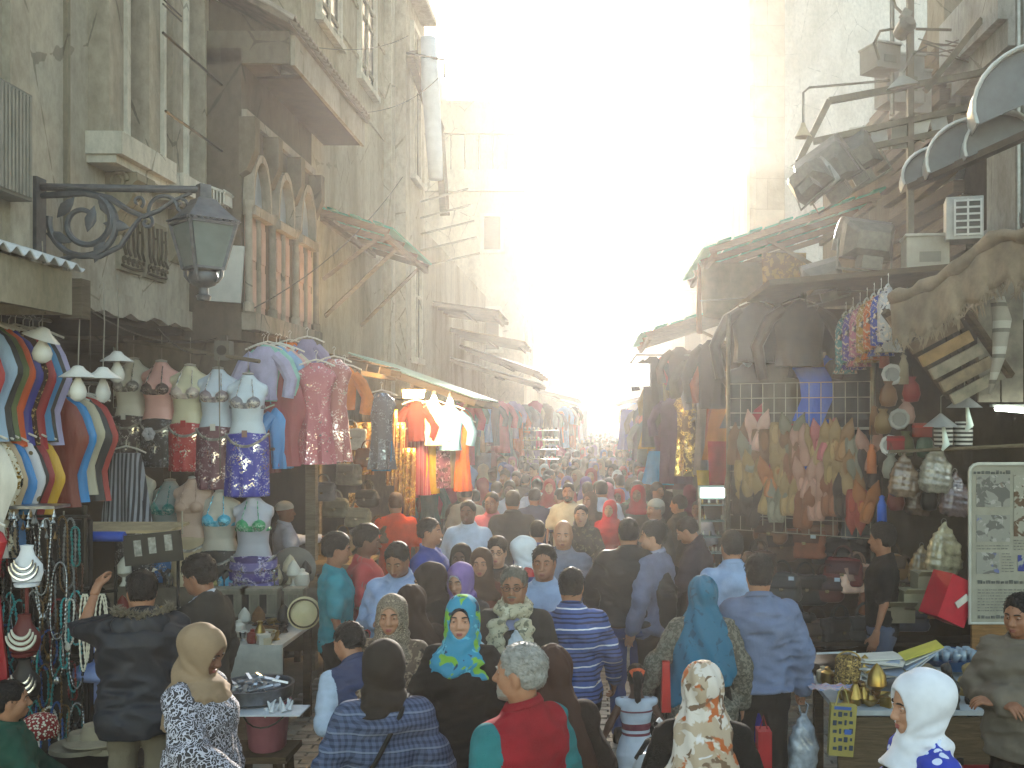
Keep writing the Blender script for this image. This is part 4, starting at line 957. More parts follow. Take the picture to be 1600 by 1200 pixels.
# ------------------------------------------------------------------ goods: shared shapes
GM = {}
def gar_mesh(kind, L, w=.46, seed=1):
    """a garment hung by its shoulders at z=0, front towards -y"""
    key = (kind, round(L, 2), round(w, 2), seed)
    if key in GM: return GM[key]
    r = random.Random(seed); n = 22; ph = r.random()*6; mb = MB(); k = L
    def ring(z, a, b, f=0., yo=0): return [(a*math.cos(t)*(1+f*.35*math.sin(5*t+ph)), yo+b*math.sin(t)*(1+f*math.sin(7*t+ph*2+z*3)), z) for t in [2*math.pi*i/n for i in range(n)]]
    wv = lambda z: .006*math.sin(z*21+ph)
    if kind in ('caftan', 'dress', 'top', 'jacket'):
        h = w/2; bw = {'caftan': .64, 'dress': .50, 'top': .58, 'jacket': .72}[kind]
        prof = [(0.03, .06, .035, 0), (0.0, .085, .04, 0), (-.045, h*.62, .055, 0), (-.10, h*.74, .065, 0), (-.22, h*bw*1.08, .07, .1), (-.40, h*bw*.98, .06, .12)]
        flare = {'caftan': 1.25, 'dress': 1.35, 'top': 1.02, 'jacket': 1.0}[kind]
        z = -.40
        while z > -L+.02: z = max(-L, z-.12); t = (-.40-z)/max(.1, L-.4); prof.append((z, h*bw*(.98+(flare-.98)*t), .06+.03*t, .15+.25*t))
        mb.rings([ring(z, a, b, f, wv(z)) for z, a, b, f in prof])
        if kind != 'dress':
            sl_ = {'caftan': .40, 'top': .30, 'jacket': .58}[kind]
            for s in (-1, 1):
                p0 = Vector((s*h*.5, 0, -.05)); p1 = Vector((s*h*.93, .0, -.14)); p2 = Vector((s*(h*.93+sl_*.22), -.01, -.14-sl_*.45)); p3 = Vector((s*(h*.93+sl_*.12), .0, -.14-sl_))
                mb.tube([p0, p1, (p1+p2)/2, p2, p3], [.055, .065, .06, .062, .07 if kind == 'caftan' else .055], 10)
    elif kind == 'bodice':
        h = w/2; mb.rings([ring(z, h*a, b, f) for z, a, b, f in [(.03, .25, .03, 0), (0, .34, .035, 0), (-.06*k, .62, .045, 0), (-.16*k, .80, .05, .05), (-.34*k, 1.0, .05, .08), (-.40*k, .99, .05, .08), (-.56*k, .78, .05, .1), (-.70*k, .62, .05, .12), (-.84*k, .66, .055, .15), (-k, .74, .06, .2)]])
    elif kind == 'skirt':
        mb.rings([ring(z, a, b, f) for z, a, b, f in [(0, w*.30, .05, 0), (-.08, w*.36, .06, .05)]+[(-.08-(L-.08)*i/6, w*(.36+.16*i/6), .06+.03*i/6, .1+.35*i/6) for i in range(1, 7)]])
    elif kind == 'trousers':
        for s in (-1, 1): mb.rings([[(s*w*.17+x, y, z) for x, y, z in ring(z, w*a, .05, f)] for z, a, f in [(0, .18, 0), (-.25, .19, .08), (-L*.6, .17, .12), (-L, .20, .2)]])
    elif kind == 'shawl':
        mb.grid(lambda u, v: (w*(u-.5)*(1-.1*v), .02*math.sin(u*14+v*3+ph)*(.4+v), -L*v), 16, 8, 0, .012)
    me = meshof(kind+'_cloth', mb, plain('#888'), 'auto' if kind != 'shawl' else True); me.polygons.foreach_set('use_smooth', [True]*len(me.polygons)); GM[key] = me; return me
hmb = MB().tube([(0, 0, .10), (.018, 0, .125), (.0, 0, .145), (-.018, 0, .125)], .003, 5).tube([(-.19, 0, -.02), (-.10, 0, .02), (0, 0, .045), (.10, 0, .02), (.19, 0, -.02)], .009, 6).tube([(0, 0, .04), (0, 0, .105)], .003, 5)
HANGER = meshof('hanger', hmb, plain('#cfcabf', rough=.4))
NAME = dict(bodice='costume', caftan='caftan', dress='dress', top='blouse', jacket='jacket', skirt='skirt', trousers='trousers', shawl='shawl')
def garm(kind, loc, L, m, label, rz=0, w=.46, group=None, hang=True, seed=None, cat=None):
    o = link(NAME[kind], gar_mesh(kind, L, w, seed or rng.randrange(1, 4)), None, loc, (0, 0, rz)); recolour(o, m)
    tag(o, label, cat or {'top': 'shirt', 'bodice': 'costume'}.get(kind, kind), group)
    if hang and kind not in ('shawl',): link('hanger', HANGER, o, (0, 0, .02), (0, 0, 0), .9)
    return o
def rail(label, a, b, r=.014, m=None, name='clothes_rail'):
    a, b = Vector(a), Vector(b); return single(name, MB().tube([(0, 0, 0), b-a], r, 8), m or metal('#77736a'), label, 'rail', a)
# ------------------------------------------------------------------ left: racks of costume tops in edge view
def rack(items, x, y0, dy, z, L, where, group, w=.46, kind='bodice', dx=0):
    n = len(items)
    for k, (nm, c, mk_) in enumerate(items):
        nb = ' beside the '+items[1][0]+' one' if k == 0 else (' beside the '+items[k-1][0]+' one' if k == n-1 else ' between the '+items[k-1][0]+' and '+items[k+1][0]+' ones')
        mt = {'c': cloth, 's': satin}[mk_](c) if isinstance(mk_, str) else mk_
        garm(kind, (x+k*dx+rng.uniform(-.02, .02), y0+k*dy, z+rng.uniform(-.015, .015)), L*rng.uniform(.93, 1.05), mt, f'{nm} {"shirt" if kind == "top" else "costume"}{nb} {where}', rng.gauss(0, .08), w, group)
print_gold = blobs('#d9cfb8', [('#8a6a22', .55, 30), ('#1d1812', .6, 24)])
rack([('red', '#a01d1f', 's'), ('pale blue', '#8fa9c4', 's'), ('black', '#16130f', 's'), ('olive green', '#5d6a33', 's'), ('bright orange', '#d2561c', 's'), ('royal blue', '#2b2f8e', 's'), ('brown patterned', '#4a2a1c', blobs('#3a2116', [('#a58d58', .58, 35)])), ('crimson', '#9c1a22', 's'), ('sky blue', '#2f7fb5', 's'), ('dark', '#1d1a19', 's'), ('lilac', '#aca6cc', 's')],
     -4.02, 6.42, .078, 3.16, .76, 'in the upper left rack', 'costumes in the upper left rack')
rack([('white', '#cfc8bb', 's'), ('gold printed', '#d9cfb8', print_gold), ('beige', '#b19a7c', 's'), ('blue', '#2a78b8', 's'), ('white spotted', '#d5d2d2', dots('#cfcdd0', '#6d5a3a', 9, .2)), ('black', '#1b1413', 's'), ('dark red', '#8e1b20', 's'), ('mustard', '#c79a1c', 's')],
     -4.0, 6.46, .085, 2.44, .78, 'in the lower left rack', 'costumes in the lower left rack')
rack([('rust', '#7e2f1c', 's'), ('azure', '#2385c9', 's'), ('cream', '#b9b096', 's'), ('near black', '#201f22', 's'), ('scarlet', '#a92a20', 's')], -4.02, 7.45, .12, 2.72, .78, 'left of the dress forms', 'costumes on the short rail')
garm('dress', (-3.92, 6.33, 1.9), 1.0, satin('#a81820'), 'long red satin dress hanging lowest at the left edge', 0, .5)
rail('thin rail carrying the upper left rack of costumes', (-4.02, 6.3, 3.30), (-4.02, 7.35, 3.30)); rail('thin rail carrying the lower left rack of costumes', (-4.0, 6.35, 2.58), (-4.0, 7.2, 2.58)); rail('short rail left of the dress forms', (-4.02, 7.4, 2.86), (-4.02, 8.05, 2.86))
garm('skirt', (-4.05, 8.6, 2.28), .62, bands([(0, '#8e9097'), (.5, '#2a2a30')], .035, 0), 'silver and black striped skirt beside the dress forms', 0, .4)
# pendant lamps
def pendant(px, py, d, label, lit, tilt=0, sc=1.0, warm='#d8d8d0'):
    p = at(px, py, d); t = thing('pendant_lamp', label, 'lamp', p, 0, 'pendant lamps over the costume racks')
    part('shade', MB().lathe([(.012, .055), (.03, .05), (.05, .025), (.115, -.02), (.118, -.024), (.112, -.022), (.045, .02), (.01, .03)], 20), plain('#cfcdc6', rough=.4), t, smooth='auto', rot=(0, R(tilt), 0))
    part('bulb', MB().lathe([(.016, -.005), (.018, -.03), (.045*sc, -.085), (.054*sc, -.12), (.046*sc, -.16), (.02, -.182), (0, -.186)], 16), plain('#dcdad2', rough=.15, var=.02) if not lit else glassm('#e8e8e4', .05, .45), t, smooth=True)
    part('cord', MB().tube([(0, 0, .05), (.01, 0, .35), (0, 0, .62)], .004, 5), plain('#8a8579'), t)
pendant(66, 524, 6.55, 'large tilted white shade lamp at the far left of the racks', 0, 20, 1.15); pendant(122, 584, 6.6, 'white shade lamp with a frosted bulb in front of the lilac costume', 0); pendant(161, 586, 6.7, 'white shade lamp with a clear bulb left of the dress forms', 1, 0, .9); pendant(183, 560, 7.4, 'white shade lamp tucked behind the clear bulb lamp', 0)
# fluorescent box in the costume shop
t = thing('tube_light', 'lit fluorescent tube on its white tray over the dress forms', 'light', (wx(252, 9.9), 9.9, wz(524, 9.9)))
part('tray', MB().box((0, .03, .03), (.62, .12, .03)), plain('#cfd2cb'), t); part('tube', MB().tube([(-.29, 0, 0), (.29, 0, 0)], .016, 8), emit('#dff2e2', 14), t)
lt = bpy.data.lights.new('tube_glow', 'POINT'); lt.energy = 12; lt.color = (.85, 1, .92); lt.shadow_soft_size = .15; lo = bpy.data.objects.new('tube_glow', lt); COL.objects.link(lo); lo.location = (wx(252, 9.8), 9.7, wz(545, 9.8))
single('grid_panel', (lambda m: [m.tube([(-.55+.1*k, 0, -.5), (-.55+.1*k, 0, .35)], .004, 4) for k in range(12)] and [m.tube([(-.55, 0, -.5+.095*k), (.55, 0, -.5+.095*k)], .004, 4) for k in range(10)] and m)(MB()), plain('#b9bdb4', metal=.3), 'white wire grid behind the dress forms', 'grid', (wx(262, 10.1), 10.1, wz(560, 10.1)))
single('back_board', MB().box((0, 0, 0), (1.1, .02, .8)), plain('#b3b8a6', var=.1), 'pale board under the lit tube behind the dress forms', 'board', (wx(262, 10.2), 10.2, wz(558, 10.2)))
# dress forms
def form_mesh(legs_=False):
    def F(x, y, z):
        d = sect(x, y, z, [r for r in TF if r[0] < 1.51], .0)
        for s in (-1, 1): d = smin(d, cap(x, y, z, (s*.045, -.018, 1.43), (s*.155, -.012, 1.365), .038, .045), .04)
        d = smin(d, ell(np.abs(x), y, z, (.065, .085, 1.25), (.06, .045, .058)), .045)
        return np.maximum(d, np.abs(x)-.175)
    return snet(F, (-.25, -.2, .8), (.25, .2, 1.53), .014)
FV, FQ = form_mesh()
def bra_mesh():
    def F(x, y, z):
        ax = np.abs(x); d = ell(ax, y, z, (.068, .10, 1.25), (.062, .052, .058))
        d = np.minimum(d, np.maximum(np.abs(z-1.21+.0*x)-.018, sect(x, y, z, TF, .012)))
        d = np.minimum(d, cap(ax, y, z, (.075, .135, 1.295), (.045, .05, 1.46), .007))
        return np.minimum(d, cap(ax, y, z, (.02, .12, 1.23), (.0, .125, 1.235), .012))
    return snet(F, (-.22, -.18, 1.15), (.22, .2, 1.5), .010)
BV, BQ = bra_mesh()
def hip_mesh(L, flare):
    def F(x, y, z):
        T_ = [(.95-L, .168*flare, .13*flare, 0), (.86, .178, .128, -.004), (.93, .172, .12, 0), (1.02, .15, .11, 0)]
        d = sect(x, y, z, T_, .008, 2.2, lambda a, zz: .010*np.sin(a*9)*sst((.8-zz)/.4)); return np.maximum(d, z-.985+.10*np.abs(x))
    return snet(F, (-.33, -.28, .90-L), (.33, .28, 1.05), .015)
HIPS = {k: hip_mesh(*k) for k in ((.42, 1.0), (.55, 1.1), (.62, 1.12), (.2, .9))}
FORM = npmesh('dress_form', FV-np.array((0, 0, 1.0)), FQ, plain('#bbb')); BRA = npmesh('bra', BV-np.array((0, 0, 1.0)), BQ, plain('#bbb')); HIPM = {k: npmesh('hip_skirt', v-np.array((0, 0, 1.0)), q, plain('#bbb')) for k, (v, q) in HIPS.items()}
def dform(px, py, d, rz, body, bra, skirt, label, hk=(.42, 1.0), sc=.98, extra=None):
    p = at(px, py, d); t = thing('dress_form', label, 'mannequin', (p.x, p.y, p.z-.5*sc), R(rz), 'belly dance dress forms in the left shop')
    o = link('torso', FORM, t, (0, 0, 0), (0, 0, 0), sc); recolour(o, plain(body, rough=.35, var=.04))
    if bra: o = link('bra', BRA, t, (0, 0, 0), (0, 0, 0), sc); recolour(o, bra)
    if skirt: o = link('hip_skirt', HIPM[hk], t, (0, 0, 0), (0, 0, 0), sc); recolour(o, skirt)
    part('neck_cap', MB().lathe([(.05, 0), (.05, .012), (.02, .02)], 12, (0, -.014, .505*sc)), plain('#a7a199'), t)
    part('hip_trim', MB().tube([(.185*math.cos(a)*sc, .13*math.sin(a)*sc, (-.055-.07*(max(0, math.sin(a)))**2+.02*math.cos(a*2))*sc) for a in [2*math.pi*i/30 for i in range(30)]], .014, 5, closed=True), sequin('#77736d', '#f0ece0', .6, 110), t)
    if extra: extra(t, sc)
    part('hang_rope', MB().tube([(0, -.02, .51*sc), (0, -.02, .75)], .004, 4), plain('#8c8577'), t)
silver = sequin('#6f6a66', '#f4f0ea', .5, 120)
def tagp(c='#c9c6bd'): return lambda t, s: part('price_tag', MB().box((.0, .145*s, -.03), (.045, .004, .06)), plain(c), t)
dform(207, 562, 9.15, 172, '#cfcbbf', silver, sequin('#2a1614', '#cfcac4', .3), 'cream dress form in silver bra and dark brown skirt, first in the top row', (.42, 1.0), extra=tagp())
dform(251, 566, 9.05, 176, '#d8a59c', sequin('#3a2420', '#b9a8a0', .35), sequin('#14110f', '#9aa0a8', .22), 'pink dress form in a dark bra and black skirt with a flower', (.42, 1.0), extra=lambda t, s: part('flower', MB().join((lambda m: [m.lathe([(0, -.01), (.03, 0), (0, .01)], 6, (.03+.035*math.cos(a), .155, -.16+.035*math.sin(a)), rot=(R(90), 0, 0)) for a in range(6)] and m)(MB())), satin('#b7b4b8'), t))
dform(296, 572, 9.0, 180, '#cfc7a8', sequin('#b9a69a', '#f4efe4', .5), sequin('#a51a1e', '#f4efe4', .12), 'cream dress form in a bright red skirt with scattered sequins', (.42, 1.0), extra=tagp('#a51a1e'))
dform(340, 577, 8.95, 184, '#bfc9d4', sequin('#7a6a70', '#f4efe4', .5), sequin('#63343f', '#d8ccd0', .22), 'pale blue dress form in a mauve beaded skirt', (.55, 1.1), extra=tagp())
dform(387, 586, 8.85, 188, '#c3cfd8', sequin('#70707a', '#f4efe4', .5), sequin('#1f2a9a', '#f4f6ff', .20), 'pale blue dress form in a royal blue sequinned skirt', (.55, 1.1), extra=tagp('#8a6a60'))
dform(212, 735, 9.0, 176, '#b9b4a4', None, sequin('#15110f', '#cfcfd0', .2), 'dress form in a black outfit with silver chains, first in the lower row', (.42, 1.0), extra=lambda t, s: (part('halter', MB().prism([(-.15, -.02), (.15, -.02), (.03, .42), (-.03, .42)], .10, .175), sequin('#17120f', '#d0d0d4', .15), t), part('chain_belt', MB().tube([(-.17, .12, .0), (-.08, .16, -.1), (0, .17, -.15), (.08, .16, -.1), (.17, .12, .0)], .016, 6), silver, t), part('blue_gem', MB().lathe([(0, -.02), (.035, 0), (0, .03)], 8, (0, .185, .2)), satin('#3c6fc4', .2), t)))
dform(264, 752, 9.1, 168, '#8f9a97', sequin('#1c7a72', '#cfe6e0', .3), sequin('#1b5f9a', '#cfe0f4', .25), 'teal dress form turned aside with a shiny green bra and blue skirt', (.42, 1.0))
dform(302, 748, 8.9, 180, '#b69a88', plain('#a48876', rough=.5), plain('#a39274', rough=.8), 'bare beige dress form with beige skirt in the lower row', (.55, 1.1))
dform(344, 768, 8.85, 182, '#b0a99a', sequin('#2a99b5', '#a8f0ff', .5, 60), sequin('#12110f', '#8a8a86', .05), 'dress form with turquoise bra cups and a black fringed skirt', (.42, 1.0), extra=lambda t, s: (part('hip_patch', MB().lathe([(0, -.02), (.075, 0), (0, .02)], 14, (.05, .15, -.31), rot=(R(90), 0, 0)), sequin('#b59a2a', '#fff0a0', .6, 150), t), part('hip_patch', MB().lathe([(0, -.02), (.07, 0), (0, .02)], 14, (-.09, .13, -.30), rot=(R(90), 0, 0)), sequin('#2390b5', '#c0f0ff', .6, 150), t), part('white_applique', MB().lathe([(0, -.01), (.045, 0), (0, .01)], 9, (.07, .155, -.13), rot=(R(90), 0, 0)), plain('#d6d4cc'), t)))
dform(396, 776, 8.8, 186, '#a9a9b0', sequin('#1f8a55', '#cff0dc', .35), sequin('#2c1d66', '#e4e0ff', .35), 'dress form in a green bra and purple tiered hip skirt', (.42, 1.0), extra=lambda t, s: [part('fringe_tier', MB().rings([[(.205*math.cos(a)*(1+.03*k), .15*math.sin(a)*(1+.03*k), z-.02*math.sin(a)) for a in [2*math.pi*i/24 for i in range(24)]] for z in (-.06-.09*k, -.13-.09*k)], cap=False), sequin('#3a2a80' if k % 2 else '#6a62a0', '#f4f0ff', .4), t) for k in range(3)])
rail('long sloping pole from which the top row of dress forms hangs', (-4.35, 9.2, 3.30), (-2.95, 8.75, 3.08), .018, wood('#6b5f4c')); rail('pole behind the lower row of dress forms', (-4.4, 9.25, 2.38), (-2.9, 9.0, 2.3), .014)
# ------------------------------------------------------------------ street lantern on its scrolled bracket
Lp = at(318, 292, 6.7); t = thing('street_lantern', 'grey wrought iron street lantern on a scrolled wall bracket', 'street lamp', (Lp.x, 6.7, Lp.z))
iron = metal('#5d6064', .55, .6)
part('bracket_arm', MB().tube([(-1.12, 0, 0), (0, 0, -.02)], .026, 10).lathe([(.05, -.02), (.05, .02)], 10, (-1.12, 0, 0), rot=(0, R(90), 0)), iron, t, smooth='auto')
part('wall_plate', MB().bx(-1.16, -1.09, -.06, .06, -.46, .06), iron, t)
def spiral(cx, cz, r0, r1, a0, a1, n=26): return [(cx+(r0+(r1-r0)*i/n)*math.cos(R(a0+(a1-a0)*i/n)), 0, cz+(r0+(r1-r0)*i/n)*math.sin(R(a0+(a1-a0)*i/n))) for i in range(n+1)]
sc_ = MB()
sc_.tube(spiral(-.80, -.24, .24, .20, 170, 420, 34), [.022]*35, 6); sc_.tube(spiral(-.80, -.24, .20, .03, 60, -420, 44), [.026-.014*i/44 for i in range(45)], 6)
sc_.tube([(-1.10, 0, -.06), (-.95, 0, -.05), (-.8, 0, -.04), (-.62, 0, -.08), (-.5, 0, -.16), (-.4, 0, -.2), (-.30, 0, -.16), (-.2, 0, -.09), (-.08, 0, -.04)], [.02, .024, .024, .022, .02, .018, .016, .014, .012], 6)
sc_.tube(spiral(-.26, -.16, .11, .09, 190, 20, 16), .014, 6); sc_.tube(spiral(-.15, -.13, .05, .015, 90, -290, 18), .012, 6); sc_.tube(spiral(-.44, -.10, .045, .01, -60, 260, 16), .012, 6); sc_.tube(spiral(-.38, -.24, .045, .01, 60, -260, 16), .012, 6)
sc_.tube([(-1.10, 0, -.46), (-.98, 0, -.50), (-.86, 0, -.46), (-.70, 0, -.47), (-.56, 0, -.40), (-.48, 0, -.28), (-.42, 0, -.2)], [.024, .022, .018, .018, .018, .016, .014], 6)
for (lx, lz, a) in ((-.93, -.14, 40), (-.66, -.13, -30), (-.58, -.26, -80), (-.98, -.34, 110), (-.70, -.42, 200), (-.76, -.22, 15)):
    sc_.lathe([(0, -.09), (.03, -.04), (.042, .0), (.028, .05), (0, .1)], 8, (lx, 0, lz), rot=(0, R(a), 0), sy=.45)
part('scrollwork', sc_, iron, t, smooth='auto')
sq = lambda w_, z: [(.74*w_*x, .74*w_*y, z) for x, y in ((-1, -1), (1, -1), (1, 1), (-1, 1))]
rot45 = Matrix.Rotation(R(45), 4, 'Z')
part('lantern_roof', MB().rings([sq(.235, -.37), sq(.22, -.33), sq(.12, -.20), sq(.085, -.13), sq(.05, -.11), sq(.05, .02)]).xf(rot45), iron, t)
part('roof_frill', MB().join((lambda m: [m.lathe([(0, -.02), (.018, 0), (0, .02)], 6, (sx*(.175 if ax else -.15+.043*k), sx*(.175) if not ax else -.15+.043*k, -.345)) for ax in (0, 1) for sx in (-1, 1) for k in range(8)] and m)(MB())).xf(rot45), iron, t)
for k in range(4):
    m_ = Matrix.Rotation(R(45+90*k), 4, 'Z')
    part('pane', MB().add([(-.152, -.152, -.385), (.152, -.152, -.385), (.092, -.092, -.80), (-.092, -.092, -.80)], [(0, 1, 2, 3)]).xf(m_), plain('#6c7570', rough=.3, var=.12, dirt=.2), t)
    part('frame', MB().bar(m_@Vector((.157, -.157, -.37)), m_@Vector((.096, -.096, -.82)), .022), iron, t); part('frame', MB().bar(m_@Vector((-.092, -.094, -.81)), m_@Vector((.092, -.094, -.81)), .026), iron, t); part('frame', MB().bar(m_@Vector((-.155, -.155, -.38)), m_@Vector((.155, -.155, -.38)), .02), iron, t)
    part('basket_leg', MB().tube([m_@Vector((.088, -.088, -.82)), m_@Vector((.085, -.085, -.89)), m_@Vector((.06, -.06, -.95))], .014, 6), iron, t)
part('base_cup', MB().lathe([(.04, -.83), (.09, -.85), (.10, -.91), (.075, -.97), (.03, -1.0), (.03, -1.06), (.05, -1.08), (.04, -1.12), (0, -1.13)], 14), iron, t, smooth='auto')
for o in t.children:
    if o.name.split('.')[0] in ('lantern_roof', 'roof_frill', 'pane', 'frame', 'basket_leg', 'base_cup'): o.scale = (1, 1, .68)
# ------------------------------------------------------------------ left: jewellery rack
ORD = lambda k: ['first', 'second', 'third', 'fourth', 'fifth', 'sixth', 'seventh', 'eighth', 'ninth', 'tenth', 'eleventh', 'twelfth'][k]
JX0, JX1, JY = -3.98, -3.40, 6.62
t = thing('jewellery_rack', 'tall dark rack crowded with hanging jewellery at the left edge', 'rack', (JX0, JY, 0))
part('back_panel', MB().bx(.0, .58, .08, .12, .1, 1.9), plain('#2a241e', var=.3), t)
for x in (.0, .56): part('post', MB().tube([(x, .05, 0), (x, .05, 2.0)], .018, 6), metal('#3b3630'), t)
for z in (.5, 1.0, 1.45, 1.93): part('cross_rail', MB().tube([(-.02, .03, z), (.6, .03, z)], .012, 6), metal('#55504a'), t)
bd = {}
def neck_mesh(L, w, seed):
    r = random.Random(seed); n = int((2*L+w)/.022); pts = []
    for i in range(n):
        u = i/n*2*math.pi; pts.append((w/2*math.sin(u), .008*math.sin(u*3), -L/2+L/2*math.cos(u)+(0 if math.cos(u) > -.2 else -.0)))
    rs = []
    P_ = []; 
    for i in range(n):
        a, b = Vector(pts[i]), Vector(pts[(i+1) % n]); br = r.uniform(.006, .0105)
        P_ += [a, a.lerp(b, .25), a.lerp(b, .5), a.lerp(b, .75)]; rs += [.003, br*.85, br, br*.85]
    mb = MB().tube(P_, rs, 5, closed=True)
    if seed % 3 == 0: mb.lathe([(0, -.03), (.022, -.015), (.026, .0), (.012, .025), (0, .03)], 8, (0, -.01, -L-.01), sy=.4)
    return meshof('bead_necklace', mb, plain('#444'), True)
NK = [neck_mesh(L, w_, s) for s, (L, w_) in enumerate(((.42, .10), (.36, .09), (.5, .12), (.3, .08), (.26, .10), (.46, .08)))]
BC = [('black', plain('#1a1816', rough=.3)), ('silver', metal('#a8a8a6', .25, .9, .1)), ('teal', plain('#1f6f6d', rough=.3)), ('brown', plain('#4a2c1c', rough=.4)), ('grey', plain('#6a6a68', rough=.3)), ('dark red', plain('#6d1d1a', rough=.35)), ('white', plain('#c4c0b4', rough=.35)), ('blue', plain('#274a80', rough=.35)), ('turquoise', plain('#3d9a9c', rough=.3)), ('bronze', metal('#6d5433', .35, .8, .1))]
r_ = random.Random(11)
for row, z in enumerate((1.90, 1.62, 1.42, 1.2, .97, .72)):
    for k in range(12):
        nm, m = BC[r_.choice([0, 1, 3, 4, 9, 0, 1, 2, 5, 7]) if row < 2 else r_.choice([0, 1, 2, 3, 4, 8, 2, 5, 7, 9, 6])]
        o = link('bead_necklace', NK[r_.randrange(6)], None, (JX0+.05+k*.047+r_.uniform(-.015, .015), JY-.03-.05*r_.random(), z+r_.uniform(-.04, .04)), (r_.uniform(-.08, .08), 0, r_.uniform(-.7, .7))); recolour(o, m)
        tag(o, f'{nm} bead string, {ORD(k)} from the left in the {ORD(row)} row of the jewellery rack', 'necklace', 'bead strings on the left jewellery rack')
def bust(px, py, d, c, nm, neckm, label, sc=1.0, pole=True):
    p = at(px, py, d); t = thing('necklace_bust', label, 'display bust', p, R(188))
    part('bust', MB().lathe([(.0, -.12), (.085, -.115), (.10, -.06), (.095, -.01), (.05, .05), (.038, .09), (.042, .115), (.0, .12)], 20, sy=.45), plain(c, rough=.45, var=.06), t, smooth='auto')
    for k in range(3): part('necklace', MB().tube([((.055+.016*k)*math.cos(a), .052+.004*math.sin(a)-.012*k*0, .03-.02*k+(.06+.014*k)*math.sin(a)) for a in [R(180+180*i/14) for i in range(15)]], [.006+.006*math.sin(math.pi*i/14) for i in range(15)], 6), neckm, t)
    part('stand', MB().lathe([(.07, -.145), (.075, -.125), (.02, -.118)], 14), plain(c, rough=.5), t)
    if pole: part('pole', MB().tube([(0, 0, -.14), (0, 0, -.145-.30)], .012, 6), plain('#6a2b24'), t)
silv2 = metal('#c9c9cc', .22, .9, 0)
bust(42, 880, 6.35, '#d8d8da', 'white', silv2, 'white necklace bust with a silver collar at the left edge'); bust(38, 988, 6.3, '#5a1d1a', 'maroon', plain('#c9c5b4', rough=.3), 'maroon necklace bust with a white beaded collar'); bust(38, 1058, 6.25, '#241f1c', 'black', silv2, 'black necklace bust with a wide silver bib, lowest of the three', pole=False)
# trinket strip on top of the rack
t = thing('trinket_tray', 'tray edge hung with small silver and bronze trinkets above the rack', 'tray', (JX0+.08, JY-.1, 2.0))
part('tray_board', MB().bx(0, .36, 0, .2, -.01, .01), metal('#8d8d90', .3), t)
for k in range(26): part('trinket', MB().lathe([(0, -.03), (.012+.006*rng.random(), -.015), (.006, .01), (.002, .03)], 6), rng.choice([BC[1][1], BC[9][1], BC[4][1]]), t, loc=(.01+.36*rng.random(), -.02+.03*rng.random(), -.04-.16*rng.random()))
# pearl strands on a black stand beside it
t = thing('strand_stand', 'black stand with long pearl strands beside the dark winter jacket', 'stand', (wx(140, 6.5), 6.5, 0))
part('post', MB().tube([(.17, 0, 0), (.17, 0, 1.62)], .011, 6), plain('#15130f', rough=.4), t); part('arm', MB().tube([(-.06, 0, 1.44), (.18, 0, 1.46)], .012, 6), plain('#15130f', rough=.4), t)
for k, (x, L, w_) in enumerate(((-.03, .50, .05), (-.01, .44, .04), (.08, .46, .07), (.10, .40, .05))): part('pearl_strand', MB().tube([(x+w_/2*math.sin(u), -.02, 1.44-L/2+L/2*math.cos(u)) for u in [2*math.pi*i/60 for i in range(60)]], [.004+.004*(i % 2) for i in range(60)], 5, closed=True), plain('#cfc6b0', rough=.25), t)
part('foot', MB().lathe([(.12, 0), (.12, .015), (.02, .03)], 14, (.17, 0, 0)), plain('#15130f'), t)
single('beaded_fez', MB().lathe([(.105, 0), (.108, .03), (.10, .07), (.085, .11), (.05, .13), (0, .135)], 24), dots('#8d1f1a', '#e6ddc6', 60, .42), 'red round cap covered in white beads beside the seated person', 'cap', at(62, 1150, 6.0), smooth=True)
# board with a blue rolled edge and printed black panel
t = thing('display_awning', 'wooden board with blue rolled front and black picture panel', 'display board', at(205, 832, 7.0))
part('board', MB().box((-.07, .05, .03), (.78, .35, .02), (R(4), 0, 0)), wood('#a08e6e'), t); part('blue_roll', MB().tube([(-.43, -.14, -.01), (.02, -.14, -.012)], .035, 12), plain('#27489c', rough=.5), t, smooth='auto')
part('picture_panel', MB().box((.22, -.15, -.09), (.40, .015, .21), (0, R(-6), 0)), plain('#2b2925', rough=.3), t)
for k, x in enumerate((.12, .22, .33)): part('picture', MB().box((x, -.162, -.09+.02*k), (.05, .004, .11), (0, R(-6), 0)), plain('#8e8b82', var=.5, scale=30), t)
for x in (-.42, .40): part('strut', MB().tube([(x, -.1, .0), (x, -.1, .16)], .006, 5), metal('#8a857a'), t)
part('leg', MB().tube([(.33, 0, -.05), (.33, 0, -1.72)], .012, 6), plain('#1d1a17'), t); part('leg', MB().tube([(-.35, 0, 0), (-.35, 0, -1.72)], .012, 6), plain('#1d1a17'), t)
# ------------------------------------------------------------------ left: souvenir tables
def table(label, x0, x1, y0, y1, z, top, skirt=None, nm='stall_table', legm=None):
    t = thing(nm, label, 'table', ((x0+x1)/2, (y0+y1)/2, 0)); a, b = (x1-x0)/2, (y1-y0)/2
    part('table_top', MB().bx(-a, a, -b, b, z-.03, z), top, t)
    for sx in (-1, 1):
        for sy in (-1, 1): part('leg', MB().bx(sx*(a-.05)-.03, sx*(a-.05)+.03, sy*(b-.05)-.03, sy*(b-.05)+.03, 0, z-.031), legm or wood('#4a3c2c'), t)
    if skirt: part('table_skirt', MB().grid(lambda u, v: (-a-.01+(2*a+.02)*u, -b-.012-.015*math.sin(u*40)*v, z+.002-.5*z*v), 60, 3, 0, .006), skirt, t, smooth=True)
    return t
table('long souvenir table with a white cloth edge on the left', -4.35, -2.42, 7.7, 8.6, .83, plain('#b9b6ab'), plain('#a9a69a', var=.2)); table('higher back table of carved boxes on the left', -4.35, -2.3, 8.7, 9.3, 1.10, wood('#6a5d4a'), plain('#5d5344', var=.3))
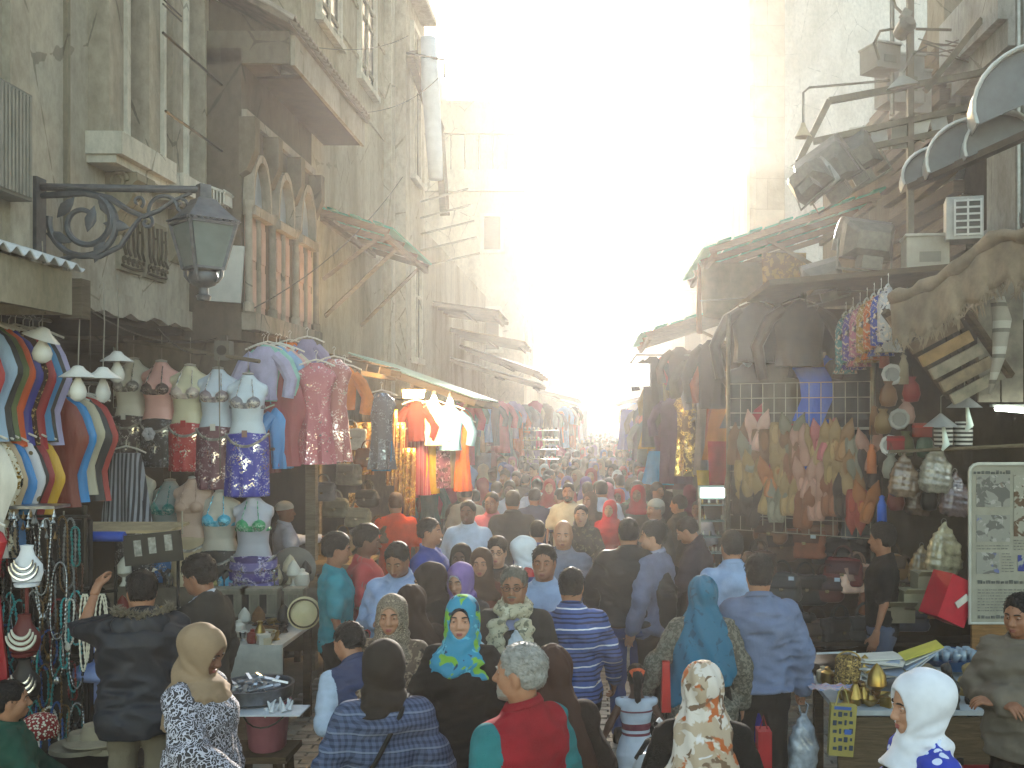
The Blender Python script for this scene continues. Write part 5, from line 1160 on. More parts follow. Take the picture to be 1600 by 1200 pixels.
table('low wooden counter in front of the bag shop', -3.2, -2.3, 9.9, 10.6, 1.12, wood('#8a6f4a'), wood('#6a5236'))
def camel():
    def F(x, y, z):
        d = ell(x, y, z, (0, 0, .085), (.045, .022, .03)); d = smin(d, ell(x, y, z, (-.005, 0, .112), (.02, .014, .02)), .015)
        d = smin(d, cap(x, y, z, (.04, 0, .085), (.062, 0, .125), .012, .009), .01); d = smin(d, cap(x, y, z, (.06, 0, .128), (.082, 0, .122), .010, .006), .006)
        for sx in (-.03, .03):
            for sy in (-.012, .012): d = smin(d, cap(x, y, z, (sx, sy, .075), (sx, sy, .004), .009, .006), .008)
        return d
    return snet(F, (-.07, -.04, -.01), (.11, .04, .15), .006)
cv, cq = camel()
LATHE = dict(cup=[(.03, 0), (.034, .004), (.02, .02), (.028, .05), (.034, .08), (.03, .08), (.02, .03), (0, .025)], vase=[(.03, 0), (.045, .04), (.03, .09), (.014, .12), (.022, .14), (.015, .14), (0, .1)], plate=[(0, .0), (.08, .004), (.11, .016), (.112, .02), (.08, .01), (0, .006)], jar=[(.04, 0), (.05, .03), (.045, .08), (.02, .095), (.02, .11), (.0, .12)], candle=[(.035, 0), (.03, .01), (.008, .02), (.008, .12), (.022, .13), (.02, .14), (0, .14)], bowl=[(.02, 0), (.06, .03), (.075, .06), (.07, .06), (.05, .03), (0, .015)], lamp=[(.03, 0), (.012, .03), (.012, .06), (.05, .09), (.045, .14), (.02, .18), (0, .2)])
TRK = {k: meshof(k, MB().lathe(v, 12), plain('#888'), 'auto') for k, v in LATHE.items()}; TRK['camel'] = npmesh('camel_figurine', cv, cq, plain('#888'))
TRK['box'] = meshof('trinket_box', MB().bx(-.05, .05, -.035, .035, 0, .05).bx(-.053, .053, -.038, .038, .051, .065), plain('#888')); TRK['pyramid'] = meshof('pyramid', MB().lathe([(.05, 0), (0, .07)], 4), plain('#888'))
TN = dict(cup='cup', vase='vase', plate='plate', jar='lidded_jar', candle='candlestick', bowl='bowl', lamp='oil_lamp', camel='camel_figurine', box='trinket_box', pyramid='pyramid_figurine')
TM_ = [('brass', metal('#a58646', .3, .9, .1)), ('silver', metal('#a9a9a6', .25, .9, .1)), ('white', plain('#c9c4b4', rough=.4)), ('brown', wood('#6a4a2c')), ('dark', plain('#2c2823', rough=.4)), ('cream', plain('#b7a98a', rough=.5)), ('red', plain('#7a3026', rough=.4))]
def trinkets(n, x0, x1, y0, y1, z, where, seed, kinds=None, mats=None, sc=1.0):
    r = random.Random(seed); it = sorted([(r.uniform(x0, x1), r.uniform(y0, y1), r.choice(kinds or list(TRK)), r.choice(mats or TM_), r.uniform(.8, 1.25)*sc, r.uniform(0, 6.3)) for i in range(n)], key=lambda q: q[0]/q[1])
    nm = [f'{q[3][0]} {q[2]}' for q in it]
    for i, (x, y, k, (cn, m), s, a) in enumerate(it):
        o = link(TN[k], TRK[k], None, (x, y, z+.001), (0, 0, a), s); recolour(o, m); nb = f'beside the {nm[1]}' if i == 0 else (f'beside the {nm[i-1]}' if i == n-1 else f'between {nm[i-1]} and {nm[i+1]}')
        tag(o, f'{nm[i]} {nb} {where}', TN[k].replace('_', ' '), f'souvenirs {where}')
trinkets(58, -4.2, -2.5, 7.75, 8.55, .83, 'on the long left table', 1); trinkets(34, -4.2, -2.35, 8.74, 8.95, 1.10, 'on the higher back table', 2, ['camel', 'cup', 'vase', 'camel', 'jar', 'candle', 'lamp'], [TM_[1], TM_[2], TM_[5], TM_[4], TM_[6]], 1.15)
for px, lab, w_ in ((408, 'grey carved box with two slots on the left table', .30), (462, 'narrow grey carved box right of the slotted one', .16), (355, 'wide grey carved box left of the slotted one', .34)):
    t = thing('carved_box', lab, 'box', at(px, 962, 8.45)); part('box_body', MB().bx(-w_/2, w_/2, -.06, .06, 0, .22), wallm('#8e8a78', '#6d6959'), t); part('lid', MB().bx(-w_/2-.01, w_/2+.01, -.07, .07, .221, .24), wallm('#9b9785', '#777362'), t)
    for k in range(4): part('raised_panel', MB().bx(-w_/2+w_*(k+.12)/4, -w_/2+w_*(k+.88)/4, -.068, -.061, .03, .19), wallm('#827e6d', '#5f5b4c') if k % 2 or w_ < .3 else plain('#1d1a15'), t)
t = thing('shield_plate', 'round cream plate standing on edge at the right of the long table', 'plate', at(475, 958, 7.75), R(10)); part('dish', MB().lathe([(0, .01), (.075, .0), (.09, -.015), (.125, -.02), (.128, -.012), (0, .02)], 24, rot=(R(82), 0, 0)), plain('#c8b98e', rough=.35), t, smooth='auto'); part('rim_band', MB().tube([(.108*math.cos(a), -.012, .108*math.sin(a)) for a in [2*math.pi*i/28 for i in range(28)]], .007, 6, closed=True), plain('#4a3a24'), t)
t = thing('round_tray', 'large grey ring shaped tray leaning behind the turquoise shirt man', 'tray', at(458, 890, 9.1)); part('ring', MB().lathe([(.10, 0), (.12, -.02), (.20, -.02), (.21, .0), (.19, .01), (.10, .005)], 28, rot=(R(78), 0, 0)), plain('#6d675c', rough=.4), t, smooth='auto'); part('mirror', MB().lathe([(0, .001), (.10, .001)], 24, rot=(R(78), 0, 0)), plain('#a59c8a', rough=.2), t)
trinkets(40, -4.1, -2.5, 7.72, 8.0, .83, 'along the front of the long left table', 5, ['plate', 'bowl', 'box', 'cup'], [TM_[0], TM_[1], TM_[2], TM_[5]], 1.0)
# ------------------------------------------------------------------ food cart with pan, bucket and stool
c = Vector((-2.12, 6.35, 0)); t = thing('wooden_stool', 'worn wooden stool under the pink bucket', 'stool', c)
part('seat', MB().bx(-.2, .2, -.17, .17, .44, .48), wood('#5a4a38'), t)
for sx in (-1, 1):
    for sy in (-1, 1): part('leg', MB().bar((sx*.15, sy*.13, 0), (sx*.13, sy*.11, .44), .045), wood('#4d3f30'), t)
for sy in (-1, 1): part('stretcher', MB().bx(-.13, .13, sy*.12-.015, sy*.12+.015, .15, .19), wood('#4d3f30'), t)
t = thing('pink_bucket', 'dusty pink plastic bucket standing on the wooden stool', 'bucket', c+Vector((.03, 0, .481))); part('bucket_body', MB().lathe([(.10, 0), (.115, .02), (.14, .28), (.15, .30), (.148, .31), (.13, .31), (.10, .03), (0, .03)], 22), plain('#a4606a', rough=.5, dirt=.2), t, smooth='auto'); part('handle', MB().tube([(.15*math.cos(a), -.13*math.sin(a), .29-.12*math.sin(a)) for a in [math.pi*i/10 for i in range(11)]], .006, 5), metal('#3a3530'), t)
t = thing('round_pan', 'wide round metal pan of foil packets over the pink bucket', 'pan', c+Vector((-.04, -.02, .80))); part('pan', MB().lathe([(.0, 0), (.20, 0), (.23, .02), (.24, .10), (.225, .10), (.215, .03), (0, .015)], 30), metal('#8d9095', .3, .9, .1), t, smooth='auto')
for k in range(26): part('foil_packet', MB().box((0, 0, 0), (.10, .022, .014), None), plain('#c9ccd0', rough=.25, metal=.7), t, loc=(.17*math.cos(k*2.4)*math.sqrt(k/26), .17*math.sin(k*2.4)*math.sqrt(k/26), .085+.025*rng.random()), rot=(rng.gauss(0, .3), rng.gauss(0, .3), rng.random()*3))
t = thing('paper_tray', 'white paper sheet with folded cones beside the round pan', 'tray', c+Vector((.14, -.24, .80))); part('sheet', MB().bx(-.20, .20, -.11, .11, -.012, -.004), plain('#c6c9cc'), t)
for k in range(16): part('paper_cone', MB().lathe([(.018, 0), (.004, .06)], 6), plain('#cdd0d2'), t, loc=(rng.uniform(-.05, .17), rng.uniform(-.09, .09), .0), rot=(rng.gauss(0, .7), rng.gauss(0, .7), 0))
# floor of straw hats by the jewellery
for k, (px, py, c_) in enumerate(((150, 1158, '#a2957c'), (196, 1142, '#8d8060'), (128, 1170, '#948a74'), (178, 1168, '#b3a78d'))):
    single('straw_hat', MB().lathe([(0, .11), (.07, .105), (.09, .05), (.095, .03), (.18, .012+.01*k), (.182, .006), (.09, .02), (.0, .02)], 22), plain(c_, rough=.9, bump=.4), ('flat beige straw hat in front of the others on the low table', 'olive straw hat at the back of the low table', 'grey straw hat at the left of the low table', 'pale straw hat nearest the black post')[k], 'hat', at(px, py, 6.1+.1*(k % 2)), smooth='auto')
table('low dark table holding straw hats near the jewellery rack', -3.45, -2.75, 5.9, 6.5, .48, plain('#2a2723'), None)
single('scarf_bundle', MB().lathe([(.0, 0), (.16, .01), (.2, .06), (.13, .11), (0, .13)], 14, sx=1.3), satin('#7d8fbf'), 'folded lavender and blue scarves behind the pearl strands', 'scarves', at(168, 1060, 6.75), smooth=True)
for k in range(3): single("hanging_scarf", MB().grid(lambda u, v: (.16*(u-.5), .02*math.sin(u*9+k), -.5*v), 8, 5, 0, .008), satin(('#8f9fd2', '#5f7f9a', '#39415e')[k]), ('pale blue scarf hanging beside the pearl strands', 'grey blue scarf below the pale blue one', 'navy scarf between the jewellery rack and the dark jacket')[k], 'scarf', at(165+k*7, 985+k*45, 6.75), smooth=True)
# ------------------------------------------------------------------ left: next shops down the street
pw = [('white', '#c9c9cf'), ('pale violet', '#a9a6c4'), ('aqua', '#8fc4b8'), ('light blue', '#86a9cc')]
rack([('pale violet', '#a9a6c4', 'c'), ('aqua', '#8fc4b8', 'c'), ('light blue', '#86a9cc', 'c'), ('blush', '#c9a29c', 'c'), ('cream', '#c4bba8', 'c')], -3.08, 9.2, .09, 3.22, .5, 'on the short rail of shirts', 'pale shirts on the short rail', .40, 'top', .03)
rack([('crimson', '#8d2a36', 's'), ('coral', '#b7502f', 's'), ('brown', '#4a2c20', 's'), ('cream edged', '#b3a58e', 's'), ('black', '#231c19', 's')], -2.92, 9.3, .085, 2.98, .82, 'on the rail behind the dress forms', 'costumes behind the dress forms', .42, 'bodice', .025)
garm('caftan', (wx(458, 9.6), 9.6, wz(572, 9.6)), .92, dots('#c3c0c2', '#4a3f30', 7, .22), 'long white caftan with round dark medallions', 0, .30)
garm('dress', (wx(494, 9.35), 9.35, wz(572, 9.35)), .92, sequin('#b5606a', '#f4d8d0', .12), 'long coral pink sequinned dress, left of the pink pair', .1, .52); garm('dress', (wx(522, 9.5), 9.5, wz(566, 9.5)), .95, sequin('#a8605e', '#ffe8e0', .25), 'long rose dress with a silver sequin edge, right of the pink pair', -.1, .48)
garm('top', (wx(453, 9.9), 9.9, wz(540, 9.9)), .30, cloth('#c9641c'), 'small orange top above the white medallion caftan', 0, .34); garm('top', (wx(538, 9.9), 9.9, wz(578, 9.9)), .42, cloth('#c9702a'), 'orange top half hidden behind the rose dress', 0, .36)
garm('top', (wx(440, 9.3), 9.3, wz(640, 9.3)), .55, satin('#2a84c4'), 'bright blue top beside the white medallion caftan', .6, .36); garm('top', (wx(420, 9.3), 9.3, wz(655, 9.3)), .50, satin('#6d2426'), 'maroon top with print beside the bright blue one', .6, .36); garm('top', (wx(480, 9.9), 9.9, wz(535, 9.9)), .3, cloth('#8d86a4'), 'mauve top at the end of the short shirt rail', 0, .34)
t = thing('speaker_box', 'small grey speaker box hanging under the brown house', 'box', at(350, 548, 8.9)); part('case', MB().box((0, 0, 0), (.13, .12, .17)), plain('#5d5b52'), t); part('grille', MB().lathe([(0, 0), (.045, 0)], 14, (0, -.061, 0), rot=(R(90), 0, 0)), plain('#2f2d29'), t); part('bracket', MB().bx(-.03, .03, -.02, .02, .086, .14), metal('#4b463d'), t)
post_w = wood('#6b6150')
single('timber_post', MB().bx(-.05, .05, -.05, .05, 0, 3.0), post_w, 'square timber post between the pink dresses and bag shop', 'post', (wx(487, 10.2), 10.2, 0)); single('timber_post', MB().bx(-.06, .06, -.05, .05, 0, 3.2), post_w, 'square timber post behind the turquoise shirt man', 'post', (wx(493, 11.6), 11.6, 0))
# bags
BAGM = {}
def bag_mesh(kind):
    if kind in BAGM: return BAGM[kind]
    def F(x, y, z):
        if kind == 'tote': d = sect(x, y, z, [(.0, .17, .075, 0), (.04, .18, .08, 0), (.16, .165, .06, 0), (.25, .145, .035, 0)], 0, 4)
        elif kind == 'round': d = sect(x, y, z, [(.0, .12, .06, 0), (.03, .16, .085, 0), (.12, .17, .09, 0), (.2, .13, .06, 0), (.235, .08, .03, 0)], 0, 2.6)
        else: d = sect(x, y, z, [(.0, .19, .06, 0), (.03, .20, .065, 0), (.25, .20, .06, 0), (.28, .19, .05, 0)], 0, 5)
        return d+.004*np.sin(x*45+z*38)*np.sin(z*60)
    v, q = snet(F, (-.24, -.12, -.02), (.24, .12, .31), .016); body = npmesh('bag_body', v, q, plain('#888'))
    h = .24 if kind != 'case' else .28
    hd = MB()
    for y in (-.02, .02): hd.tube([(.08*math.cos(a), y, h+.11*math.sin(a)) for a in [math.pi*i/12 for i in range(13)]], .008, 6)
    fl = MB().grid(lambda u, v: (.155*(2*u-1)*(1-.12*v), -.045-.045*v if kind != 'case' else -.064-.004*v, h-.015-.11*v), 8, 4, 0, .006); bk = MB().box((0, -.094 if kind != 'case' else -.073, h-.13), (.035, .012, .025))
    BAGM[kind] = (body, meshof('handle', hd, plain('#555'), True), meshof('flap', fl, plain('#666'), True), meshof('buckle', bk, metal('#b3a27a', .25, .9, 0))); return BAGM[kind]
def bag(kind, loc, c, label, rz=0, sc=1.0, group=None, tagc=None, shiny=False):
    t = thing('handbag', label, 'bag', loc, rz, group); b, h_, f_, k_ = bag_mesh(kind); m = plain(mul(col(c), 2.1) if shiny else c, rough=.32 if shiny else .5, var=.25, scale=12, bump=.3)
    for nm, me, mm in (('bag_body', b, m), ('handle', h_, plain(mul(col(c), .7), rough=.5)), ('flap', f_, plain(mul(col(c), .85), rough=.45, bump=.2)), ('buckle', k_, None)):
        o = link(nm, me, t, (0, 0, 0), (0, 0, 0), sc)
        if mm: recolour(o, mm)
    if tagc: part('paper_label', MB().box((.09, -.085, .22), (.05, .004, .035)), plain(tagc), t)
    return t
lb = [('grey', '#6d685a', 545, 740, 'case'), ('olive', '#5e5a48', 525, 790, 'tote'), ('dark', '#2c2620', 575, 775, 'round'), ('khaki', '#777058', 560, 805, 'tote'), ('brown', '#5a402c', 590, 830, 'tote'), ('tan', '#8a6d48', 535, 845, 'round'), ('black', '#1e1a18', 515, 700, 'round'), ('white', '#a9a79c', 548, 685, 'case'), ('slate', '#4a4a4c', 505, 765, 'tote'), ('copper', '#7d4a2a', 575, 712, 'tote')]
for k, (nm, c_, px, py, kd) in enumerate(lb): bag(kd, at(px, py+18, 11.0), c_, f'{nm} {dict(case="boxy", tote="soft", round="rounded")[kd]} handbag hanging in the left bag shop', rng.gauss(0, .3), .85, 'handbags hanging in the left bag shop')
goldm = sequin('#8a5a1e', '#ffcf70', .5, 60)
for k, (px, py, w_, L) in enumerate(((570, 660, .25, .62), (545, 665, .18, .5), (612, 640, .14, .9), (625, 660, .12, .95), (560, 770, .22, .35), (640, 700, .15, .8))): garm('shawl', at(px, py, 11.8), L, goldm if k != 4 else sequin('#7d5a2c', '#ffd890', .5, 60), ('wide gold sequinned shawl behind the dark bags', 'narrow gold sequinned shawl beside the wide one', 'gold shawl right of the grey blue dress', 'thin gold scarf next to the lamp', 'short gold scarf low in the bag shop', 'gold shawl beside the striped skirts')[k], 0, w_)
garm('dress', at(596, 618, 10.8), .80, sequin('#4d5560', '#9aa6b0', .2), 'grey blue sequinned dress with a blue hem standing out in front', 0, .44); garm('shawl', at(597, 690, 10.78), .32, cloth('#2f6f9a'), 'bright blue cloth hanging below the grey blue dress', 0, .22)
# lit dress stall
LY = 12.2
for k, (nm, c_, kd, px, py, L, w_) in enumerate((('dark red and black embroidered', '#4d1a18', 'top', 650, 632, .45, .36), ('cream', '#cfc0a0', 'top', 677, 632, .5, .34), ('pale blue', '#6f9ab0', 'top', 704, 640, .5, .44), ('crimson striped', '#7d2a3a', 'skirt', 652, 672, .80, .42), ('mustard', '#b08a2a', 'skirt', 673, 680, .72, .2), ('plum patterned', '#6d4050', 'skirt', 692, 684, .62, .34), ('olive brown', '#6d6048', 'skirt', 710, 684, .62, .26), ('vivid orange', '#d8601c', 'dress', 722, 660, .85, .34), ('pink', '#b06a7a', 'skirt', 640, 690, .7, .2))):
    m = bands([(0, c_), (.4, '#a8707a'), (.5, c_), (.75, '#b58a86'), (.82, c_)], .05, 0) if 'striped' in nm else (blobs(c_, [('#3a2a30', .52, 22), ('#a58a90', .6, 26)]) if 'patterned' in nm else cloth(c_))
    garm(kd, at(px, py, LY+(.05 if kd == 'skirt' else 0)+.02*k), L, m, f'{nm} {dict(top="blouse", skirt="skirt", dress="dress")[kd]} in the lamp lit dress stall', 0, w_, 'clothes of the lamp lit stall')
def lit_lamp(px, py, d, label, c, st, en, tube=False):
    p = at(px, py, d); t = thing('lit_lamp', label, 'lamp', p)
    if tube: part('tube', MB().box((0, 0, 0), (.24, .05, .07)), emit(c, st), t); part('housing', MB().box((0, .03, .05), (.28, .06, .03)), plain('#b5a88a'), t)
    else: part('bulb', MB().lathe([(.015, .05), (.03, .02), (.042, -.02), (.03, -.05), (0, -.06)], 12), emit(c, st), t, smooth=True); part('socket', MB().lathe([(.02, .05), (.02, .1), (.0, .1)], 8), plain('#3a342c'), t)
    l = bpy.data.lights.new('lamp_glow', 'POINT'); l.energy = en; l.color = col(c); l.shadow_soft_size = .06; o = bpy.data.objects.new('lamp_glow', l); COL.objects.link(o); o.location = p+Vector((0, -.15, -.05))
lit_lamp(646, 617, 11.9, 'glowing yellow box lamp over the embroidered blouse', '#ffc860', 20, 14, True); lit_lamp(678, 624, 11.8, 'bright white bulb over the cream blouse', '#ffe0b0', 44, 11); lit_lamp(703, 628, 11.85, 'second bright bulb over the pale blue blouse', '#ffe0b0', 44, 11)
# rows farther down the left
fc = [('grey', '#7d7a78'), ('wine', '#6d2a3c'), ('black', '#2a2626'), ('slate blue', '#56607a'), ('pink', '#b04a6a'), ('teal', '#3f6a70'), ('orange', '#c05a2c'), ('white', '#bdb8b4'), ('lilac', '#8d7da8'), ('light blue', '#6f9cc9'), ('beige', '#a8957c'), ('magenta', '#a83a68'), ('brown', '#5a4232'), ('navy', '#2c3558')]
def far_row(x0, x1, d0, d1, z0, n, L, where, seed, kinds=('dress', 'caftan', 'shawl', 'top')):
    r = random.Random(seed); it = [(r.choice(fc), r.choice(kinds)) for k in range(n)]; nms = [f'{c[0]} {dict(top="blouse").get(kd, kd)}' for c, kd in it]
    for k, ((nm, c_), kd) in enumerate(it):
        f = k/max(1, n-1); nb = f'beside the {nms[1]}' if k == 0 else (f'beside the {nms[k-1]}' if k == n-1 else f'between {nms[k-1]} and {nms[k+1]}')
        garm(kd, (x0+(x1-x0)*f, d0+(d1-d0)*f+r.uniform(-.2, .2), z0+r.uniform(-.1, .1)), L*r.uniform(.7, 1.1), cloth(c_), f'{nms[k]} {nb} {where}', r.uniform(-.4, .4), r.uniform(.32, .5), f'clothes {where}', hang=False)
far_row(-2.75, -2.0, 14, 15.5, 2.75, 9, 1.1, 'past the lamp lit stall', 1); far_row(-2.7, -1.95, 14.2, 15.2, 1.75, 6, .7, 'low past the lamp lit stall', 2)
far_row(-2.5, -1.2, 19, 24, 2.85, 14, 1.0, 'under the pale tin awnings', 3); far_row(-2.3, -1.0, 20, 25, 1.9, 9, .8, 'low under the tin awnings', 4); far_row(-1.9, -.7, 26, 33, 2.8, 14, 1.2, 'in the hazy left stalls', 5)
far_row(-1.6, -.5, 36, 46, 2.8, 12, 1.4, 'under the far cream tarpaulin', 6)
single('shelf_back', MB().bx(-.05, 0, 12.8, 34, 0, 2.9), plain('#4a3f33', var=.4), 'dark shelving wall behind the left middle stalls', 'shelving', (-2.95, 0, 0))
t = thing('shoe_rack', 'wire rack with rows of pale shoes in the left middle stalls', 'rack', at(845, 695, 21))
for k in range(4): part('shelf', MB().box((0, 0, -.3+.2*k), (.75, .22, .015)), metal('#6d675c'), t)
for k in range(4):
    for i in range(8): part('shoe', MB().lathe([(0, -.06), (.028, -.03), (.03, .02), (.015, .06), (0, .065)], 6, rot=(R(80), 0, R(10)), sx=.9), plain(rng.choice(['#cfcac0', '#c4bfb4', '#2a2624', '#bdb5a5'])), t, loc=(-.33+i*.094, -.04, -.26+.2*k))
# ------------------------------------------------------------------ right: stall of jackets, slippers and bags
single('cloth_backdrop', MB().grid(lambda u, v: (1.45+2.5*u, .03*math.sin(u*30), 3.75-3.7*v), 60, 4, 0, .01), cloth('#3f2f20'), 'brown cloth backdrop hung behind the leather jackets and slippers', 'curtain', (0, 10.7, 0), smooth=True)
single('stall_roof', MB().box((0, 0, 0), (2.9, 2.6, .05), (0, R(-5), 0)), wood('#4d4030'), 'dark board roof of the slipper stall on the right', 'roof board', (2.95, 9.9, 3.88))
single('stall_side_cloth', MB().grid(lambda u, v: (.03*math.sin(u*25), 11.6*u, 3.1-3.0*v), 60, 3, 0, .01), cloth('#33281e'), 'dark cloth wall behind the hanging robes on the right', 'curtain', (1.75, 10.9, 0), smooth=True)
single('stall_side_cloth', MB().grid(lambda u, v: (.03*math.sin(u*25), 22*u, 3.0-2.9*v), 60, 3, 0, .01), cloth('#453a30'), 'hazy cloth wall behind the far right stalls', 'curtain', (1.6, 22.6, 0), smooth=True)
for px, d, lab in ((1138, 9.75, 'thin steel post at the left end of the wire grid'), (1364, 9.0, 'steel post at the right end of the wire grid')): single('steel_post', MB().tube([(0, 0, 0), (0, 0, 3.6)], .022, 8), metal('#5c564c'), lab, 'post', (wx(px, d), d, 0))
GA, GB = at(1140, 600, 9.75), at(1360, 582, 9.0)
t = thing('wire_grid', 'wire grid hung with costumes and pointed slippers', 'grid', GA); gm = plain('#a89f8e', metal=.5, rough=.4); gv = Vector((GB.x-GA.x, GB.y-GA.y, 0))
for k in range(13): part('grid_wire', MB().tube([gv*(k/12), gv*(k/12)+Vector((0, 0, -1.42))], .0045, 4), gm, t)
for k in range(11): part('grid_wire', MB().tube([Vector((0, -.006, -.142*k)), gv+Vector((0, -.006, -.142*k))], .0045 if k != 3 else .013, 5), gm, t)
# jackets and robes
lea = lambda c: plain(c, rough=.42, var=.35, scale=7, bump=.5, bs=14)
for px, py, d, c_, lab, L in ((1182, 478, 9.9, '#2e2822', 'dark brown leather jacket, left of the two hung above the wire grid', .56), (1250, 476, 9.6, '#3a2c20', 'brown leather jacket, right of the two hung above the wire grid', .6)): garm('jacket', at(px, py, d), L, lea(c_), lab, 0, .62)
rail('long wire carrying the leather jackets over the right stall', at(1095, 470, 12), at(1390, 452, 8.6), .008, metal('#55504a'))
for k, (nm, c_) in enumerate((('teal floral', '#4d7a7a'), ('violet floral', '#55458a'), ('pink floral', '#a86a78'), ('ochre floral', '#a07a3c'), ('orange floral', '#b55a28'), ('blue floral', '#2f3f8e'), ('white floral', '#a9a4a0'))):
    garm('top', Vector((wx(1322+k*11, 9.3-.15*k), 9.3-.15*k, wz(497-k*7, 9.3-.15*k))), .52, blobs(c_, [('#c9b8a4', .55, 30), ('#3a3038', .6, 26)]), f'{nm} shirt on the short slanting rail right of the leather jackets', R(65), .40, 'floral shirts on the slanting rail')
def upper_form(px, py, d, neck, c_, lab, skirt=True):
    t = thing('dress_form', lab, 'mannequin', at(px, py, d)); part('neck_block', MB().lathe([(.045, -.06), (.05, 0), (.045, .012), (0, .012)], 12), plain(neck, rough=.4), t, smooth='auto')
    o = link('costume', gar_mesh('dress', .62, .78, 2), t, (0, 0, -.05)); recolour(o, c_)
    if skirt: o = link('costume_skirt', gar_mesh('skirt', .66, .46, 3), t, (0, .02, -.62)); recolour(o, c_)
upper_form(1283, 552, 9.85, '#d9cfc4', satin('#1f55c0'), 'bright blue costume on a form with a white neck block'); upper_form(1224, 558, 10.0, '#d89a94', satin('#5a4a38'), 'dull brown costume with a pink neck block behind the grid', False); upper_form(1334, 548, 9.7, '#d89a94', satin('#2a2320'), 'black costume with a pink neck block behind the grid'); upper_form(1168, 566, 10.1, '#8e9aa4', satin('#2f2822'), 'dark costume with a grey neck block at the left of the grid')
garm('top', at(1222, 625, 10.05), .55, satin('#a8202c'), 'red top hanging behind the wire grid left of the blue costume', 0, .52, hang=False); garm('skirt', at(1232, 690, 10.0), .55, satin('#961e2c'), 'red skirt behind the tan slippers', 0, .46, hang=False); garm('skirt', at(1300, 665, 10.0), .5, satin('#2360c8'), 'second blue skirt behind the slippers', 0, .42, hang=False)
garm('top', at(1346, 612, 9.9), .4, satin('#9c3050'), 'raspberry top at the right of the wire grid', 0, .3, hang=False); garm('top', at(1340, 585, 10), .35, blobs('#4a443c', [('#8a8278', .5, 25)]), 'grey patterned top above the raspberry one', 0, .34, hang=False)
# slippers: pairs hung toe up or heel up on the grid
def slip_mesh():
    def F(x, y, z):    # toe towards +z
        d = sect(x, y, z, [(-.13, .034, .016, 0), (-.08, .042, .02, 0), (.0, .036, .02, 0), (.06, .044, .026, -.006), (.10, .034, .02, -.006), (.14, .012, .012, -.012), (.165, .004, .006, -.02)], 0, 2.3)
        return np.maximum(d, -ell(x, y, z, (0, -.028, -.05), (.032, .03, .085)))
    return snet(F, (-.06, -.05, -.15), (.06, .04, .18), .008)
sv, sq_ = slip_mesh(); SL = npmesh('slipper', sv, sq_, plain('#888')); SI = npmesh('insole', np.array(MB().lathe([(0, -.02), (.8, -.012), (1, 0), (.8, .012), (0, .015)], 12, sx=1).v)*np.array((.027, .072, .25))@np.array([[1, 0, 0], [0, 0, 1], [0, -1, 0]])+np.array((0, -.009, -.05)), MB().lathe([(0, -.02), (.8, -.012), (1, 0), (.8, .012), (0, .015)], 12).f, plain('#888'))
slc = [('tan', '#86623f'), ('pale pink', '#a07868'), ('beige', '#8f7450'), ('rust', '#7a4c34'), ('orange', '#9a6038'), ('grey', '#77705f'), ('brown', '#6d4a30'), ('red', '#8a3a2c'), ('sand', '#8a7048'), ('dark brown', '#3a2c24'), ('dusty tan', '#7d5f42')]
r_ = random.Random(9); seen = {}
spots = []
for row, (z0, n, x0, dx) in enumerate(((700, 11, 1152, 20.5), (742, 11, 1162, 19.5), (785, 11, 1156, 20)))  :
    for k in range(n): spots.append((x0+dx*k+r_.uniform(-4, 4), z0+r_.uniform(-12, 12), row, k))
for (px, py, row, k) in [(1182, 675, -1, 0), (1236, 680, -1, 1), (1284, 690, -1, 2)]+spots:
    f = (px-1140)/220; d = 9.66-.75*f; p = at(px, py, d)
    nm, c_ = r_.choice(slc[:3]+slc[5:7]+slc[10:] if row < 1 else slc); style = r_.choice(['toe up', 'crossed', 'toe down', 'crossed'])
    if row == -1: nm, c_, style = (('pale pink', '#b58f80', 'crossed'), ('grey', '#6a6350', 'crossed'), ('rose', '#a05a5c', 'crossed'))[k]
    lab = f'{nm} slipper pair hung {style}, {("highest on the wire grid", "in the top row", "in the middle row", "in the bottom row")[row+1]}'
    if row >= 0: lab += f', {ORD(k)} from the left'
    t = thing('slipper_pair', lab, 'slippers', p, R(r_.uniform(-12, 12)), 'slippers on the wire grid'); m = plain(c_, rough=.6, var=.15, bump=.2); im = plain(mul(col(c_), 1.3), rough=.6)
    for s in (-1, 1):
        a = {'toe up': R(4), 'crossed': R(16), 'toe down': R(180)}[style]*s; S_ = 1.42
        o = link('slipper', SL, t, (s*.035, -.02*(s+1), 0), (R(r_.uniform(-10, 10)), a, R(r_.choice([0, 0, 180]) if style == 'toe up' else 0)), S_); recolour(o, m)
        i_ = link('insole', SI, o); recolour(i_, im)
